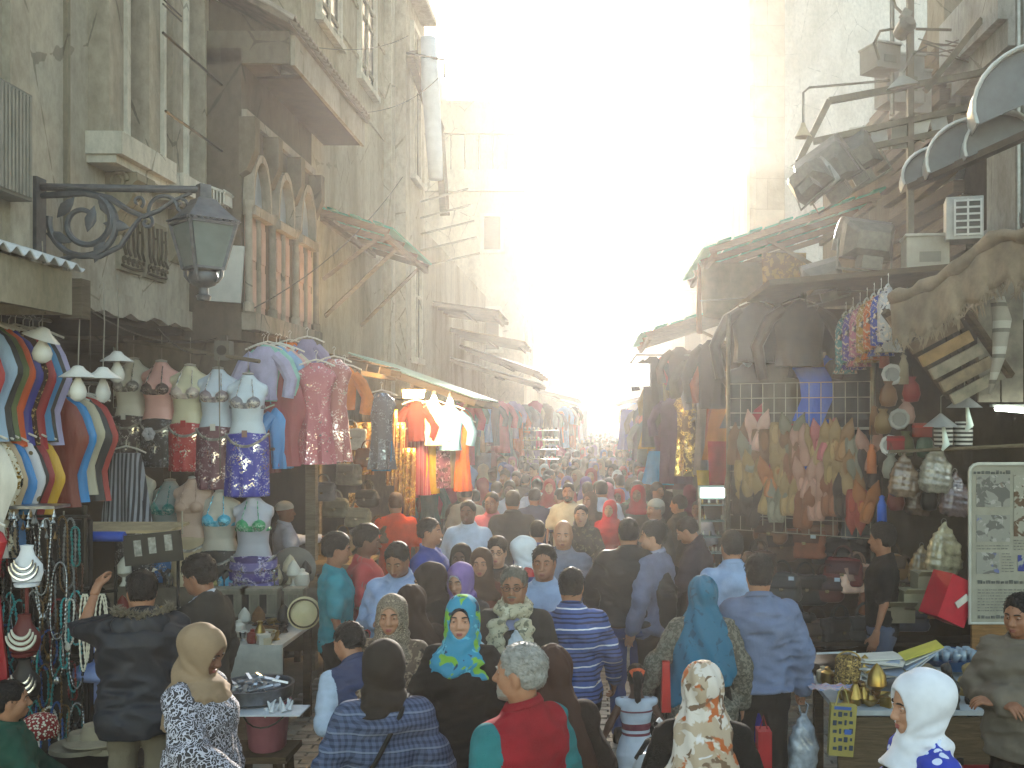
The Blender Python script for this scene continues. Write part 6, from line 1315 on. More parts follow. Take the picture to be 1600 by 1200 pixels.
# bags piled under the slippers
table('dark bench stacked with handbags below the slippers', 1.55, 3.6, 9.0, 9.7, .55, wood('#2e251d')); table('upper dark shelf of handbags under the slippers', 1.6, 3.7, 9.5, 10.0, 1.02, wood('#2e251d'))
bl = [('dark brown', '#33231a', 1215, 878, 'case'), ('chestnut', '#5a2f1c', 1258, 872, 'case'), ('black', '#191614', 1300, 882, 'tote'), ('deep brown', '#2c1f18', 1332, 878, 'round'), ('espresso', '#241a15', 1365, 880, 'case'),
      ('charcoal', '#2a2826', 1222, 938, 'tote'), ('black', '#161413', 1258, 945, 'case'), ('oxblood', '#3a1a16', 1292, 940, 'round'), ('pale pink', '#b08a76', 1338, 925, 'tote'), ('umber', '#46301f', 1412, 930, 'tote'),
      ('black', '#1b1917', 1240, 1005, 'case'), ('brown', '#3c2a1e', 1275, 1012, 'tote'), ('black', '#171514', 1312, 1012, 'case'), ('dark grey', '#33312e', 1352, 1002, 'round'),
      ('sable', '#3a2820', 1185, 905, 'tote'), ('walnut', '#4a3020', 1204, 850, 'round'), ('cocoa', '#54362a', 1280, 838, 'tote'), ('slate', '#3c3c40', 1345, 842, 'case'), ('cherry', '#4c1c1a', 1318, 915, 'tote'), ('hazel', '#5e452c', 1392, 905, 'round'), ('russet', '#5a3420', 1375, 960, 'case'), ('ink blue', '#1e2430', 1420, 985, 'tote'), ('camel', '#7a6040', 1462, 965, 'case'),
      ('tan', '#7d5a38', 1440, 880, 'tote'), ('mustard', '#8a7426', 1455, 925, 'tote'), ('maroon', '#4a1f1c', 1415, 830, 'round'), ('copper', '#6d4428', 1430, 795, 'tote')]
for k, (nm, c_, px, py, kd) in enumerate(bl):
    lv = 'top' if py < 900 else ('middle' if py < 960 else 'bottom'); L_ = f'{nm} {dict(case="boxy", tote="soft", round="rounded")[kd]} handbag in the {lv} row of bags'
    if k in (2, 6, 10, 12): L_ += {2: ' under grey slippers', 6: ' beside an oxblood bag', 10: ' next to the grey blue jacket', 12: ' beside a dark grey bag'}[k]
    d = 9.15 if py > 960 else (9.25 if py > 900 else 9.6); bag(kd, at(px, py, d), c_, L_, R(rng.uniform(-25, 25)), 1.0 if kd != 'tote' else 1.05, 'handbags piled on the right', '#c4ccd4' if k in (1, 5, 7, 11) else None, True)
# plastic wrapped bags and hanging trifles to the right of the grid
plast = lambda c: plain(c, rough=.12, var=.5, scale=14, bump=1.0, bs=11, spec=.8)
def wrapped(px, py, d, c_, lab, s=1.0):
    t = thing('wrapped_bag', lab, 'bag', at(px, py, d)); 
    def F(x, y, z): return sect(x, y, z, [(-.17, .10, .06, 0), (-.1, .13, .08, 0), (.04, .115, .06, 0), (.13, .06, .03, 0), (.2, .015, .015, 0)], 0, 3)+.007*np.sin(x*60+z*50)*np.sin(z*70-x*40)
    v, q = snet(F, (-.17, -.12, -.2), (.17, .12, .22), .014); o = link('plastic_wrap', npmesh('plastic_wrap', v*s, q, plast(c_)), t)
    part('hook_loop', MB().tube([(.02*math.cos(a)*s, 0, (.20+.03*math.sin(a))*s) for a in [2*math.pi*i/10 for i in range(10)]], .003, 4, closed=True), metal('#77726a'), t)
wrapped(1462, 735, 8.3, '#857f70', 'plastic wrapped grey bag hanging above the pale wrapped one', 1.1); wrapped(1475, 860, 8.2, '#a39a7c', 'plastic wrapped cream bag beside the newspaper panel', 1.15); wrapped(1412, 745, 8.4, '#6d5a48', 'plastic wrapped bag with a red stripe under the hanging trifles'); wrapped(1492, 775, 8.3, '#6a5a58', 'plastic wrapped dark pink bag near the newspaper panel'); wrapped(1440, 885, 8.6, '#8a7654', 'shiny plastic wrapped tan bag with a blue corner', .9); wrapped(1435, 775, 8.7, '#55453a', 'dark brown wrapped bag behind the red striped one')
trl = [('white ring tambourine', 1394, 585, 'ring', '#bdbab4'), ('brown leather pouch', 1388, 612, 'pouch', '#6a4a30'), ('red satin pouch', 1424, 605, 'pouch', '#7d2420'), ('grey ring charm', 1405, 655, 'ring', '#9a9892'), ('dusty pink pouch', 1416, 640, 'pouch', '#9a7a70'), ('dark red heart box', 1398, 692, 'box', '#7d1f20'), ('white flower disc', 1391, 696, 'ring', '#c4c2bd'), ('grey cloth bundle', 1392, 725, 'pouch', '#6f6e62'), ('olive pouch', 1415, 690, 'pouch', '#5a5a3c'), ('orange tassel', 1362, 700, 'tassel', '#a3582a'), ('brown tassel', 1366, 640, 'tassel', '#6d4a2c'), ('striped tassel', 1382, 535, 'tassel', '#8d4a3a'), ('cream tassel', 1412, 560, 'tassel', '#9a8a70'), ('glossy red box', 1441, 672, 'box', '#7d2a1c'), ('green glass jar', 1445, 692, 'pouch', '#4a5a48'), ('bronze pouch', 1380, 655, 'pouch', '#6d5530'), ('bright blue pouch', 1378, 780, 'tassel', '#2858b0'), ('dark red pouch', 1400, 775, 'pouch', '#5a2420'), ('black pouch', 1452, 775, 'pouch', '#1e1b19')]
for nm, px, py, kd, c_ in trl:
    t = thing(nm.split()[-1] if kd != 'ring' else 'ring_ornament', f'{nm} hanging right of the wire grid', nm.split()[-1] if kd != 'ring' else 'ornament', at(px, py, 8.55+rng.uniform(-.1, .1))); m = plain(c_, rough=.4, var=.2)
    if kd == 'ring': part('ring', MB().tube([(.075*math.cos(a), 0, .075*math.sin(a)) for a in [2*math.pi*i/18 for i in range(18)]], [.014+.005*(i % 2) for i in range(18)], 6, closed=True), m, t, smooth=True); part('disc', MB().lathe([(0, 0), (.06, 0), (.06, .01), (0, .012)], 14, rot=(R(90), 0, 0)), plain(mul(col(c_), .55)), t)
    elif kd == 'pouch': part('pouch_body', MB().lathe([(0, -.13), (.06, -.12), (.08, -.06), (.065, .02), (.03, .06), (.045, .09), (.0, .09)], 14, sy=.5), m, t, smooth=True); part('cord', MB().tube([(-.03, 0, .06), (0, 0, .18), (.03, 0, .06)], .005, 5), plain('#4a3a2c'), t)
    elif kd == 'box': part('box_body', MB().box((0, 0, 0), (.15, .06, .12)), m, t); part('lid_band', MB().box((0, 0, .03), (.156, .066, .02)), plain(mul(col(c_), 1.6)), t)
    else: part('tassel_body', MB().lathe([(0, -.22), (.045, -.22), (.04, -.05), (.02, 0), (.028, .02), (0, .04)], 10, sy=.6), m, t, smooth=True); part('cord', MB().tube([(0, 0, .03), (0, 0, .2)], .005, 5), plain('#4a3a2c'), t)
for px, py, lab in ((1470, 660, 'grey cone shade lamp hanging behind the other by the striped tins'), (1507, 630, 'grey cone shade lamp with an energy saving bulb by the newspaper panel')):
    t = thing('cone_lamp', lab, 'lamp', at(px, py, 7.8)); part('shade', MB().lathe([(.01, .07), (.02, .06), (.135, -.035), (.13, -.035), (.01, .05)], 20), plain('#8a8a88', rough=.5), t, smooth='auto'); part('cord', MB().tube([(0, 0, .06), (.0, 0, .2), (.15, 0, .32)], .005, 5), plain('#7a7466'), t)
    part('bulb', MB().tube([(.02, 0, -.03), (.03, 0, -.1), (.04, -.01, -.17), (.01, 0, -.22)], [.012, .02, .03, .01], 8), plain('#cfdcd4', rough=.2), t, smooth=True)
for px, lab in ((1474, 'black and white striped tin under the rear cone lamp'), (1505, 'black and white striped tin under the front cone lamp')): single('striped_tin', MB().lathe([(0, -.1), (.07, -.1), (.075, -.02), (.075, .06), (.06, .1), (0, .1)], 16), bands([(0, '#1d1c1a'), (.5, '#b0b0aa')], .035, 2), lab, 'tin', at(px, 678, 8.1), smooth='auto')
t = thing('tube_light', 'short lit fluorescent tube at the right edge', 'light', at(1592, 640, 7.6)); part('tube', MB().tube([(-.18, 0, .01), (.3, 0, -.03)], .018, 8), emit('#e4efe2', 8), t); part('tray', MB().box((.05, .03, .03), (.5, .06, .02)), plain('#8f8f88'), t)
rail('wooden rail under the hanging trifles on the right', at(1390, 706, 8.3), at(1600, 696, 7.4), .014, wood('#6a5f4c'))
single('stall_back_cloth', MB().grid(lambda u, v: (2.6+1.9*u, .03*math.sin(u*30), 3.5-3.4*v), 30, 3, 0, .01), cloth('#3a3024'), 'dark cloth behind the trifles and wrapped bags', 'curtain', (0, 9.3, 0), smooth=True)
# newspaper panel, red box, crates
t = thing('newspaper_panel', 'tall board pasted with newspaper pages at the right edge', 'board', (2.80, 7.45, 0)); pm = plain('#8b8779', rough=.35, var=.1, dirt=.25, dscale=6)
def rrect(x0, x1, z0, z1, r): return [(x0+r-r*math.cos(a), z1-r+r*math.sin(a)) for a in (0, .5, 1.05, 1.57)]+[(x1-r+r*math.sin(a), z1-r+r*math.cos(a)) for a in (0, .5, 1.05, 1.57)]+[(x1, z0), (x0, z0)]
part('panel_board', MB().prism(rrect(0, 1.0, 1.05, 2.24, .06), 0, .03), pm, t); part('lower_board', MB().bx(.02, .98, .004, .034, .3, 1.049), wood('#7a5a38'), t); part('rim', MB().tube([(x, -.004, z) for x, z in rrect(0, 1.0, 1.05, 2.24, .06)], .014, 6, closed=True), plain('#a9a79c', rough=.3), t)
ink = plain('#565550', var=.5, scale=40); ink2 = plain('#6e6c64', var=.5, scale=55)
pr = random.Random(2)
for (x0, x1, z0, z1, kd) in ((.05, .30, 1.92, 2.16, 'pic'), (.33, .48, 1.70, 2.16, 'fig'), (.05, .30, 1.66, 1.86, 'pic'), (.05, .22, 1.42, 1.58, 'pic'), (.36, .44, 1.44, 1.56, 'blue'), (.06, .50, 1.33, 1.37, 'head'), (.06, .50, 1.13, 1.31, 'col'), (.03, .30, 2.17, 2.19, 'head'), (.05, .3, 1.60, 1.64, 'col'), (.24, .32, 1.42, 1.58, 'col'), (.33, .5, 1.585, 1.68, 'col'), (.06, .5, 1.08, 1.11, 'head'), (.52, .9, 1.1, 2.1, 'col')):
    if kd == 'pic':
        part('photo', MB().bx(x0, x1, -.006, -.003, z0, z1), blobs('#827f76', [('#5f5c56', .52, 9), ('#96928a', .58, 14), ('#5c6088' if z0 < 1.7 else '#75695e', .64, 8)], bump=.1), t)
    elif kd == 'fig': part('photo', MB().bx(x0, x1, -.006, -.003, z0, z1), blobs('#8e8a7c', [('#5a4636', .52, 9), ('#a8a496', .6, 20)], bump=.1), t)
    elif kd == 'blue': part('photo', MB().bx(x0, x1, -.006, -.003, z0, z1), blobs('#8a8a84', [('#343a72', .45, 9)], bump=.1), t)
    m = MB()
    if kd in ('head', 'col'):
        z = z1-.008
        while z > z0:
            x = x0
            while x < x1-.02: w_ = pr.uniform(.012, .035); m.bx(x, x+w_, -.006, -.003, z-(.016 if kd == 'head' else .006), z+(.012 if kd == 'head' else .003)*pr.random()); x += w_+.008
            z -= .05 if kd == 'head' else .022
        part('newsprint', m, ink if kd == 'head' else ink2, t)
t = thing('red_box', 'bright red box lying tilted beside the newspaper panel', 'box', at(1482, 935, 7.55), R(20)); part('box_body', MB().box((0, 0, 0), (.26, .22, .34), (0, R(24), 0)), plain('#a5182a', rough=.35), t); part('label_strip', MB().box((.02, -.125, .0), (.05, .01, .12), (0, R(60), 0)), plain('#b8b0a4'), t)
for k, (px, py, c_, lab) in enumerate(((1430, 935, '#8c8468', 'open beige carton behind the black shirt vendor'), (1452, 908, '#8a7f66', 'cream cloth bag with dark handles above the red box'), (1400, 955, '#6d6450', 'brown carton under the hanging wrapped bags'))):
    t = thing('carton', lab, 'box', at(px, py, 7.9)); part('box_body', MB().box((0, 0, 0), (.24, .2, .15)), plain(c_, dirt=.2), t); part('flap', MB().box((0, -.14, .08), (.24, .1, .006), (R(-30), 0, 0)), plain(mul(col(c_), 1.15)), t)
single('folding_stand', MB().bar((-.2, 0, 0), (.2, 0, .75), .025).bar((.2, 0, 0), (-.2, 0, .75), .025).bar((-.2, .3, 0), (.2, .3, .75), .025).bar((.2, .3, 0), (-.2, .3, .75), .025).bx(-.26, .26, -.03, .33, .75, .78), metal('#b0aea6', .4, .5), 'white legged folding stand behind the glass basin', 'stand', (2.5, 7.3, 0))
# front table on the right with goods
table('market table with a pale top full of trinkets behind the white headscarf girl', 1.45, 2.55, 5.95, 6.75, .84, plain('#9fa4a6', dirt=.2), None, legm=wood('#4a3e2e')); part('side_board', MB().bx(-.55, .55, -.41, -.385, .45, .80), wood('#5a4c39'), bpy.data.objects[[o.name for o in bpy.data.objects if o.name.startswith('stall_table')][-1]])
table('second table behind it with the blue basin', 2.2, 3.3, 6.5, 7.1, .86, plain('#9aa4a8', dirt=.2), None)
trinkets(26, 1.5, 1.95, 6.0, 6.7, .84, 'on the right front table', 7, ['box', 'jar', 'lamp', 'cup', 'bowl', 'vase', 'candle'], [TM_[0], TM_[0], TM_[5], TM_[1], TM_[3]], 1.0)
t = thing('basket', 'golden openwork basket on the right front table', 'basket', at(1325, 1052, 6.4)); part('basket_body', MB().lathe([(.07, -.10), (.09, -.09), (.085, .06), (.075, .10), (.06, .06), (0, -.07)], 14), blobs('#8a7040', [('#4a3a20', .5, 60), ('#c8a860', .58, 70)]), t); part('handle', MB().tube([(.08*math.cos(a), 0, .08+.06*math.sin(a)) for a in [math.pi*i/10 for i in range(11)]], .006, 5), TM_[0][1], t)
t = thing('book_bundle', 'bundle of newspapers and magazines in a carton on the right table', 'newspapers', at(1400, 1040, 6.45))
for k in range(12): part('paper', MB().box((0, 0, 0), (.30, .20, .008)), plain(rng.choice(['#b9b8b0', '#a8a49a', '#8e98a8', '#c4c0b4', '#b0a890'])), t, loc=(-.12+rng.uniform(-.03, .03), rng.uniform(-.04, .04), -.07+.011*k), rot=(rng.gauss(0, .06), rng.gauss(0, .1), rng.gauss(0, .5)))
for k in range(6): part('paper', MB().box((0, 0, 0), (.26, .20, .006)), plain(rng.choice(['#c4c4bc', '#9aa8bc', '#b8b04a', '#b0b4b8'])), t, loc=(.10+.012*k, 0, .0+.02*k), rot=(0, R(-40+4*k), rng.gauss(0, .1)))
part('carton', MB().box((.13, -.02, -.05), (.22, .2, .09)), plain('#8a8068'), t)
t = thing('glass_basin', 'blue plastic basin of drinking glasses on the back right table', 'basin', at(1480, 1030, 6.75)); part('basin', MB().lathe([(0, 0), (.15, 0), (.22, .08), (.23, .085), (.2, .07), (.14, .015), (0, .01)], 24, (0, 0, -.05), sx=1.25), plain('#1f4a78', rough=.35), t, smooth='auto')
for k in range(18): part('drinking_glass', MB().lathe([(.022, 0), (.028, .07), (.025, .07), (.019, .006), (0, .006)], 10), plain('#7d8e9a', rough=.12, spec=.9), t, loc=(-.16+.062*(k % 6), -.06+.06*(k//6), .0), rot=(rng.gauss(0, .2), rng.gauss(0, .2), 0), smooth=True)
single('paper_stack', MB().box((0, 0, 0), (.28, .2, .05)).box((.02, .0, .035), (.25, .18, .02), (0, 0, .2)), plain('#a7a7a0'), 'stack of pale blue paper in front of the blue basin', 'paper', at(1440, 1052, 6.6))
single('tea_cloth', MB().grid(lambda u, v: (.3*(u-.5), -.12*v, .008*math.sin(u*20)), 10, 4, 0, .006), blobs('#b0a0a4', [('#8090b0', .5, 16), ('#b87a80', .58, 18)]), 'folded pink and blue printed cloths at the left end of the table', 'cloth', at(1298, 1070, 6.2))
t = thing('wire_rack', 'curved white wire dish rack at the left of the right table', 'rack', at(1290, 1040, 6.6))
for k in range(3): part('rack_wire', MB().tube([(.02*k-.05+.14*math.sin(a), 0, -.02+.02*k-.10*math.cos(a)+.03) for a in [.1+1.4*i/10 for i in range(11)]], .007, 6), plain('#b9bec2', rough=.3), t)
part('rack_rim', MB().tube([(-.06, 0, .08), (.2, 0, .09)], .007, 6), plain('#b9bec2', rough=.3), t)
def statue(px, py, d, c_, lab, h):
    t = thing('statuette', lab, 'statue', at(px, py, d)); m = plain(c_, rough=.3, var=.3, scale=25, bump=.4)
    def F(x, y, z):
        d_ = sect(x, y, z, [(-.5, .09, .08, 0), (-.46, .09, .08, 0), (-.44, .06, .055, 0), (-.2, .055, .05, 0), (-.05, .075, .055, 0), (.05, .085, .05, 0), (.09, .05, .04, 0)], 0, 2.4); d_ = smin(d_, ell(x, y, z, (0, -.01, .14), (.042, .048, .055)), .03)
        for s in (-1, 1): d_ = smin(d_, cap(x, y, z, (s*.085, 0, .03), (s*.075, -.03, -.18), .022, .018), .02)
        return d_+.004*np.sin(z*80+x*50)
    v, q = snet(F, (-.14, -.12, -.52), (.14, .12, .24), .012); link('figure', npmesh('figure', v*h, q, m), t); part('plinth', MB().bx(-.1*h, .1*h, -.09*h, .09*h, -.58*h, -.5*h), m, t)
statue(1478, 1075, 6.0, '#2a2622', 'black carved statuette, shorter one behind the white headscarf', .8); statue(1532, 1085, 6.1, '#1d1a17', 'black statuette on the right beside the gilded one', .95); statue(1512, 1080, 6.3, '#8a7448', 'gilded statuette standing between the two black ones', .95)
single('red_cloth', MB().grid(lambda u, v: (.75*u+.04*math.sin(v*8), -.25*v+.05*math.sin(u*12)*v, .15-.5*v+.05*math.sin(u*9)), 24, 10, 0, .01), cloth('#8a1418'), 'red cloth draped over crates beside the grey jacketed man', 'cloth', (2.0, 5.5, .45), smooth=True)
single('red_crate', MB().bx(-.35, .35, -.2, .2, 0, .5).bx(-.37, .37, -.22, .22, .44, .52), plain('#7a1216', rough=.6), 'dark red crate under the draped red cloth', 'crate', (2.45, 5.75, 0)); single('red_stool', MB().lathe([(.16, 0), (.14, .5), (.17, .52), (.17, .56), (0, .57)], 16), plain('#8f1a1c', rough=.4), 'red plastic stool at the feet of the grey jacketed man', 'stool', (2.42, 5.25, 0), smooth='auto')
# paper bag, blue cone bucket, white carrier bag are built with the people who carry them
t = thing('shopping_bag', 'yellow paper bag printed with rows of blue signs, hanging from the table', 'bag', at(1315, 1140, 5.9)); part('bag_body', MB().box((0, 0, 0), (.145, .05, .30), (0, R(4), 0), 0, 1.05), plain('#968a48', rough=.5), t); part('handle', MB().tube([(-.04, -.02, .15), (-.02, -.02, .23), (.0, -.02, .26), (.02, -.02, .23), (.04, -.02, .15)], .004, 5), plain('#a89a58'), t)
pm2 = MB(); 
for r in range(5):
    for k in range(4): pm2.box((-.048+.032*k, -.031, .10-.05*r), (.022 if (k+r) % 3 else .012, .003, .03 if (k+r) % 2 else .018), (0, R(4), 0))
o_ = part('printed_signs', pm2, plain('#2f3a4a'), t); o_['kind'] = 'stuff'; part('printed_band', MB().box((.0, -.031, .135), (.10, .003, .018), (0, R(4), 0)).box((.03, -.0315, -.005), (.04, .003, .03), (0, R(4), 0)), plain('#3a5a9c'), t)
t = thing('plastic_bucket', 'royal blue plastic tub behind the dark trousers of the grey blue jacket man', 'tub', (1.28, 7.6, 0)); part('tub_body', MB().lathe([(.12, 0), (.14, .02), (.10, .42), (.115, .44), (.1, .44), (0, .4)], 20), plain('#2a2a9a', rough=.4), t, smooth='auto'); part('rim', MB().tube([(.142*math.cos(a), .142*math.sin(a), .02) for a in [2*math.pi*i/20 for i in range(20)]], .01, 6, closed=True), plain('#b8bac4'), t)
# ------------------------------------------------------------------ right: upper clutter
fl_m = metal('#6b685f', .5, .4, .4)
def floodlight(px, py, d, lab, rot, s=1.0):
    t = thing('floodlight', lab, 'floodlight', at(px, py, d)); t.rotation_euler = Euler((R(rot[0]), R(rot[1]), R(rot[2])))
    part('housing', MB().rings([[(s*(.24*a), s*(b-.02), s*c_) for a, b, c_ in ((-1, .0, -.2), (1, 0, -.2), (1, .0, .16), (.9, 0, .2), (-.9, 0, .2), (-1, 0, .16))], [(s*.24*a, s*(b+.12), s*c_) for a, b, c_ in ((-1, .0, -.18), (1, 0, -.18), (1, .0, .12), (.9, 0, .16), (-.9, 0, .16), (-1, 0, .12))], [(s*.16*a, s*(b+.26), s*c_) for a, b, c_ in ((-1, .0, -.1), (1, 0, -.1), (1, .0, .04), (.9, 0, .07), (-.9, 0, .07), (-1, 0, .04))]]), fl_m, t)
    part('reflector_hood', MB().grid(lambda u, v: (s*(-.25+.5*v), s*(-.03-.20*math.sin(u*1.5)), s*(.20-.34*(1-math.cos(u*1.5)))), 8, 2, 0, .008), metal('#8b8980', .35, .5, .2), t, smooth=True)
    part('lens', MB().bx(-.22*s, .22*s, -.035*s, -.022*s, -.18*s, .16*s), plain('#57554e', rough=.2), t)
    part('gear_box', MB().box((0, .2*s, -.22*s), (.2*s, .2*s, .12*s)), fl_m, t); part('yoke', MB().tube([(-.27*s, 0, -.02*s), (-.27*s, .1*s, -.3*s), (.27*s, .1*s, -.3*s), (.27*s, 0, -.02*s)], .014*s, 6), fl_m, t)
floodlight(1290, 262, 9.6, 'big grey floodlight tilted down, left one of the upper cluster', (-28, 30, 150), 1.05); floodlight(1330, 245, 9.9, 'big grey floodlight behind the left one of the upper cluster', (-20, 28, 160), 1.0); floodlight(1268, 282, 9.2, 'small square floodlight at the lower left of the upper cluster', (10, 35, 140), .75)
floodlight(1285, 432, 9.4, 'round backed floodlight just above the brown leather jacket', (-15, 15, 170), .75); floodlight(1352, 375, 9.2, 'wide flat floodlight over the right stall', (-8, -6, 185), .95)
st = metal('#58503f', .6, .3)
t = thing('iron_scaffold', 'rusty iron frame holding the floodlights and boards', 'scaffold', (2.9, 9.8, 5.2))
for a, b in (((-.9, 0, -.1), (1.3, 0, .35)), ((-.9, 0, -.1), (-.6, 0, .5)), ((-.6, 0, .5), (1.3, 0, .85)), ((-.75, 0, .1), (1.3, 0, .55)), ((.2, 0, -1.4), (.2, 0, 1.9)), ((.35, 0, .6), (.9, 0, 1.3))): part('frame_bar', MB().bar(a, b, .06), st, t)
for k in range(7): part('board_piece', MB().box((-.3+.2*k, .02, .12+.03*k+rng.uniform(-.04, .04)), (.16, .03, .24), (0, rng.gauss(0, .2), 0)), plain(rng.choice(['#8c8a84', '#6f6a5f', '#a8a49a', '#7c7060'])), t)
def acbox(px, py, d, w_, h, lab, grill=False, c_='#a09d92', rz=0):
    t = thing('air_conditioner', lab, 'air conditioner', at(px, py, d), R(rz)); part('case', MB().box((0, 0, 0), (w_, .3, h)), plain(c_, dirt=.4, rough=.6), t)
    if grill:
        part('grille_back', MB().box((w_*.08, -.152, 0), (w_*.7, .006, h*.86)), plain('#3f3e3a'), t)
        for k in range(6): part('grille_bar', MB().box((w_*.08, -.158, -h*.40+h*.16*k), (w_*.72, .012, .016)), plain('#c4c3bd'), t)
        for k in range(3): part('grille_bar', MB().box((w_*(-.27+.35*k), -.162, 0), (.016, .012, h*.86)), plain('#c4c3bd'), t)
    else: part('front_panel', MB().box((w_*.05, -.153, -h*.1), (w_*.5, .01, h*.3)), plain('#6e6a60'), t); part('top_lid', MB().box((0, 0, h/2+.012), (w_*1.06, .34, .02)), plain('#aeaba1'), t)
acbox(1505, 345, 8.6, .30, .36, 'white air conditioner with a square grille beside the right pilaster', True, '#b5b4ae', -15); acbox(1445, 400, 8.8, .36, .30, 'beige air conditioner behind the fringed awning', False, '#a39d8e', -8); acbox(1405, 130, 10.6, .42, .5, 'upper grey air conditioner on the brown house', False, '#8f8d86', 10); acbox(1375, 95, 10.2, .28, .24, 'small grey junction box above the dish lamp', False, '#8a877c', 20); acbox(1422, 150, 11.0, .36, .45, 'pale air conditioner below the upper grey one', False, '#a5a39b', 5)
def cone_arm(px, py, d, pts, lab, sz=.09, rot=(0, 0, 0)):
    p = at(px, py, d); t = thing('wall_lamp', lab, 'lamp', p); part('shade', MB().lathe([(.02, .08), (.03, .04), (1.0*sz, -.06), (.95*sz, -.06), (.02, .03)], 16), plain('#a08f70' if sz < .1 else '#85837a', rough=.5), t, smooth='auto', rot=rot)
    part('arm', MB().tube([Vector(q) for q in pts], .012, 6), metal('#5d574b'), t)
cone_arm(1255, 205, 9.8, [(0, 0, .08), (0, 0, .38), (.06, 0, .43), (.85, 0, .5)], 'small conical lamp hanging from a long thin arm before the white wall', .085); cone_arm(1410, 125, 9.6, [(0, 0, .06), (.1, 0, .25), (.3, .2, .4)], 'wide dish lamp under the grey junction box', .16, (R(10), R(-10), 0)); 
t = thing('camera_bundle', 'old spotlight tangled in wires on a curved arm at the top right', 'spotlight', at(1415, 42, 9.8)); part('spot_body', MB().lathe([(0, -.12), (.08, -.11), (.09, .05), (.05, .1), (0, .1)], 12, rot=(R(70), R(30), 0)), fl_m, t); part('arm', MB().tube([(-.02, 0, .12), (-.1, 0, .2), (-.14, 0, .35)], .014, 6).tube([(.1, 0, -.02), (.45, 0, -.03)], .014, 6).tube([(-.12, 0, -.02), (-.25, 0, -.04), (-.31, 0, -.16), (-.26, 0, -.32)], .014, 6), st, t); part('bracket', MB().box((.0, 0, .12), (.09, .09, .08), (0, .5, 0)), fl_m, t)
single('drain_pole', MB().tube([(0, 0, 0), (0, 0, 3.0)], .025, 8), metal('#6f6a60'), 'slim vertical pole beside the spotlight at the top right', 'pole', at(1394, 180, 10.2)); 
wm = MB()
for k in range(9):
    a = Vector((rng.uniform(-.3, .3), 0, rng.uniform(-.1, .1))); wm.tube([a, a+Vector((.25, .02, -.1*rng.random())), a+Vector((.5, 0, .1-.4*rng.random())), a+Vector((.8, .1, -.5*rng.random()))], .008, 4)
single('wire_tangle', wm, plain('#4d453a'), 'tangle of dusty cables under the dark gable on the right', 'cables', at(1455, 75, 10.4))
# arched tin hoods on a slanting beam
hoodm = plain('#66686a', rough=.55, var=.15, dirt=.3)
HB = (at(1422, 288, 7.6), at(1640, 190, 6.6)); t = single('slanting_beam', MB().bar((0, 0, 0), HB[1]-HB[0], .07, .05), metal('#4e463c', .6, .3), 'dark slanting beam carrying the arched tin hoods', 'beam', HB[0]+Vector((0, 0, -.02)))
for k, (f, s, lab) in enumerate(((.17, .21, 'small arched tin hood, lowest on the slanting beam'), (.46, .30, 'middle arched tin hood on the slanting beam'), (.70, .24, 'arched tin hood tucked behind the largest one'), (.93, .42, 'largest arched tin hood at the right edge'))):
    p = HB[0].lerp(HB[1], f); t = thing('arched_hood', lab, 'hood', p+Vector((0, .06*(k == 2), .02+.18*(k == 3)))); t.rotation_euler = (0, R(-22), R(-12))
    arc = [(-s*math.cos(a), s*.86*math.sin(a)) for a in [math.pi*i/14 for i in range(15)]]
    part('shell', MB().rings([[(x*1.0, y, z*1.0) for x, z in arc]+[(x*.96, y, z*.96) for x, z in arc[::-1]] for y in (0, .16, .3)]), plain('#c3c3c0', rough=.4, dirt=.25), t, smooth='auto'); part('back_plate', MB().prism([(x*.95, z*.95) for x, z in arc], .05, .06), hoodm, t); part('lip', MB().tube([(x, -.004, z) for x, z in arc], .012, 6), plain('#b9b9b6', rough=.35), t)
# fringed fabric awning with its slatted frame
fm = plain('#85745e', rough=.95, var=.35, scale=5, bump=.6, bs=40, dirt=.4)
FA, FB, FC = at(1392, 470, 7.3), at(1550, 375, 6.5), at(1680, 365, 5.9)
t = thing('fringed_awning', 'dusty grey fabric awning with a torn fringe at the right edge', 'awning', FA); 
def fr(u, v):
    base = FA.lerp(FB, u/.6) if u < .6 else FB.lerp(FC, (u-.6)/.4); sag = -.06*math.sin(u/.6*math.pi) if u < .6 else 0
    return base-FA+Vector((0, -.05*math.sin(u*40)*v-.06*v, sag-.30*v+.03*math.sin(u*60)*v))
part('valance', MB().grid(fr, 70, 6, 0, .008), fm, t, smooth=True)
part('top_cloth', MB().grid(lambda u, v: fr(u, 0)+Vector((.7*v, 1.1*v, .12*v+.05*math.sin(u*9+v*4)+.05*math.sin(math.pi*v))), 30, 8, 0, .01), fm, t, smooth=True)
part('roll_edge', MB().tube([fr(u/20, 0)+Vector((0, -.02, .015+.01*math.sin(u*2))) for u in range(21)], [.045+.012*math.sin(u*1.7) for u in range(21)], 8), fm, t, smooth=True)
fg = MB(); r_ = random.Random(3)
for k in range(150):
    u = k/150; a = Vector(fr(u, .97)); fg.tube([a, a+Vector((r_.gauss(0, .01), -.01, -.03)), a+Vector((r_.gauss(0, .02), 0, -.05-.06*r_.random()))], [.009, .008, .002], 4)
part('fringe', fg, fm, t)
t = thing('timber_lattice', 'weathered slatted timber lattice under the fringed awning', 'lattice', at(1440, 545, 7.4))
a0, a1 = at(1395, 490, 7.3)-Vector(t.location), at(1500, 620, 7.6)-Vector(t.location)
for k in range(7): p = a0.lerp(a1, k/6.5); part('slat', MB().box(p+Vector((.16, 0, .03)), (.42, .04, .085), (0, R(-28), 0)), plain(('#7d6448', '#8e8470', '#6d5a44', '#93764e', '#857c6c', '#7a6a54', '#8a806c')[k], var=.4, scale=9, dirt=.4), t)
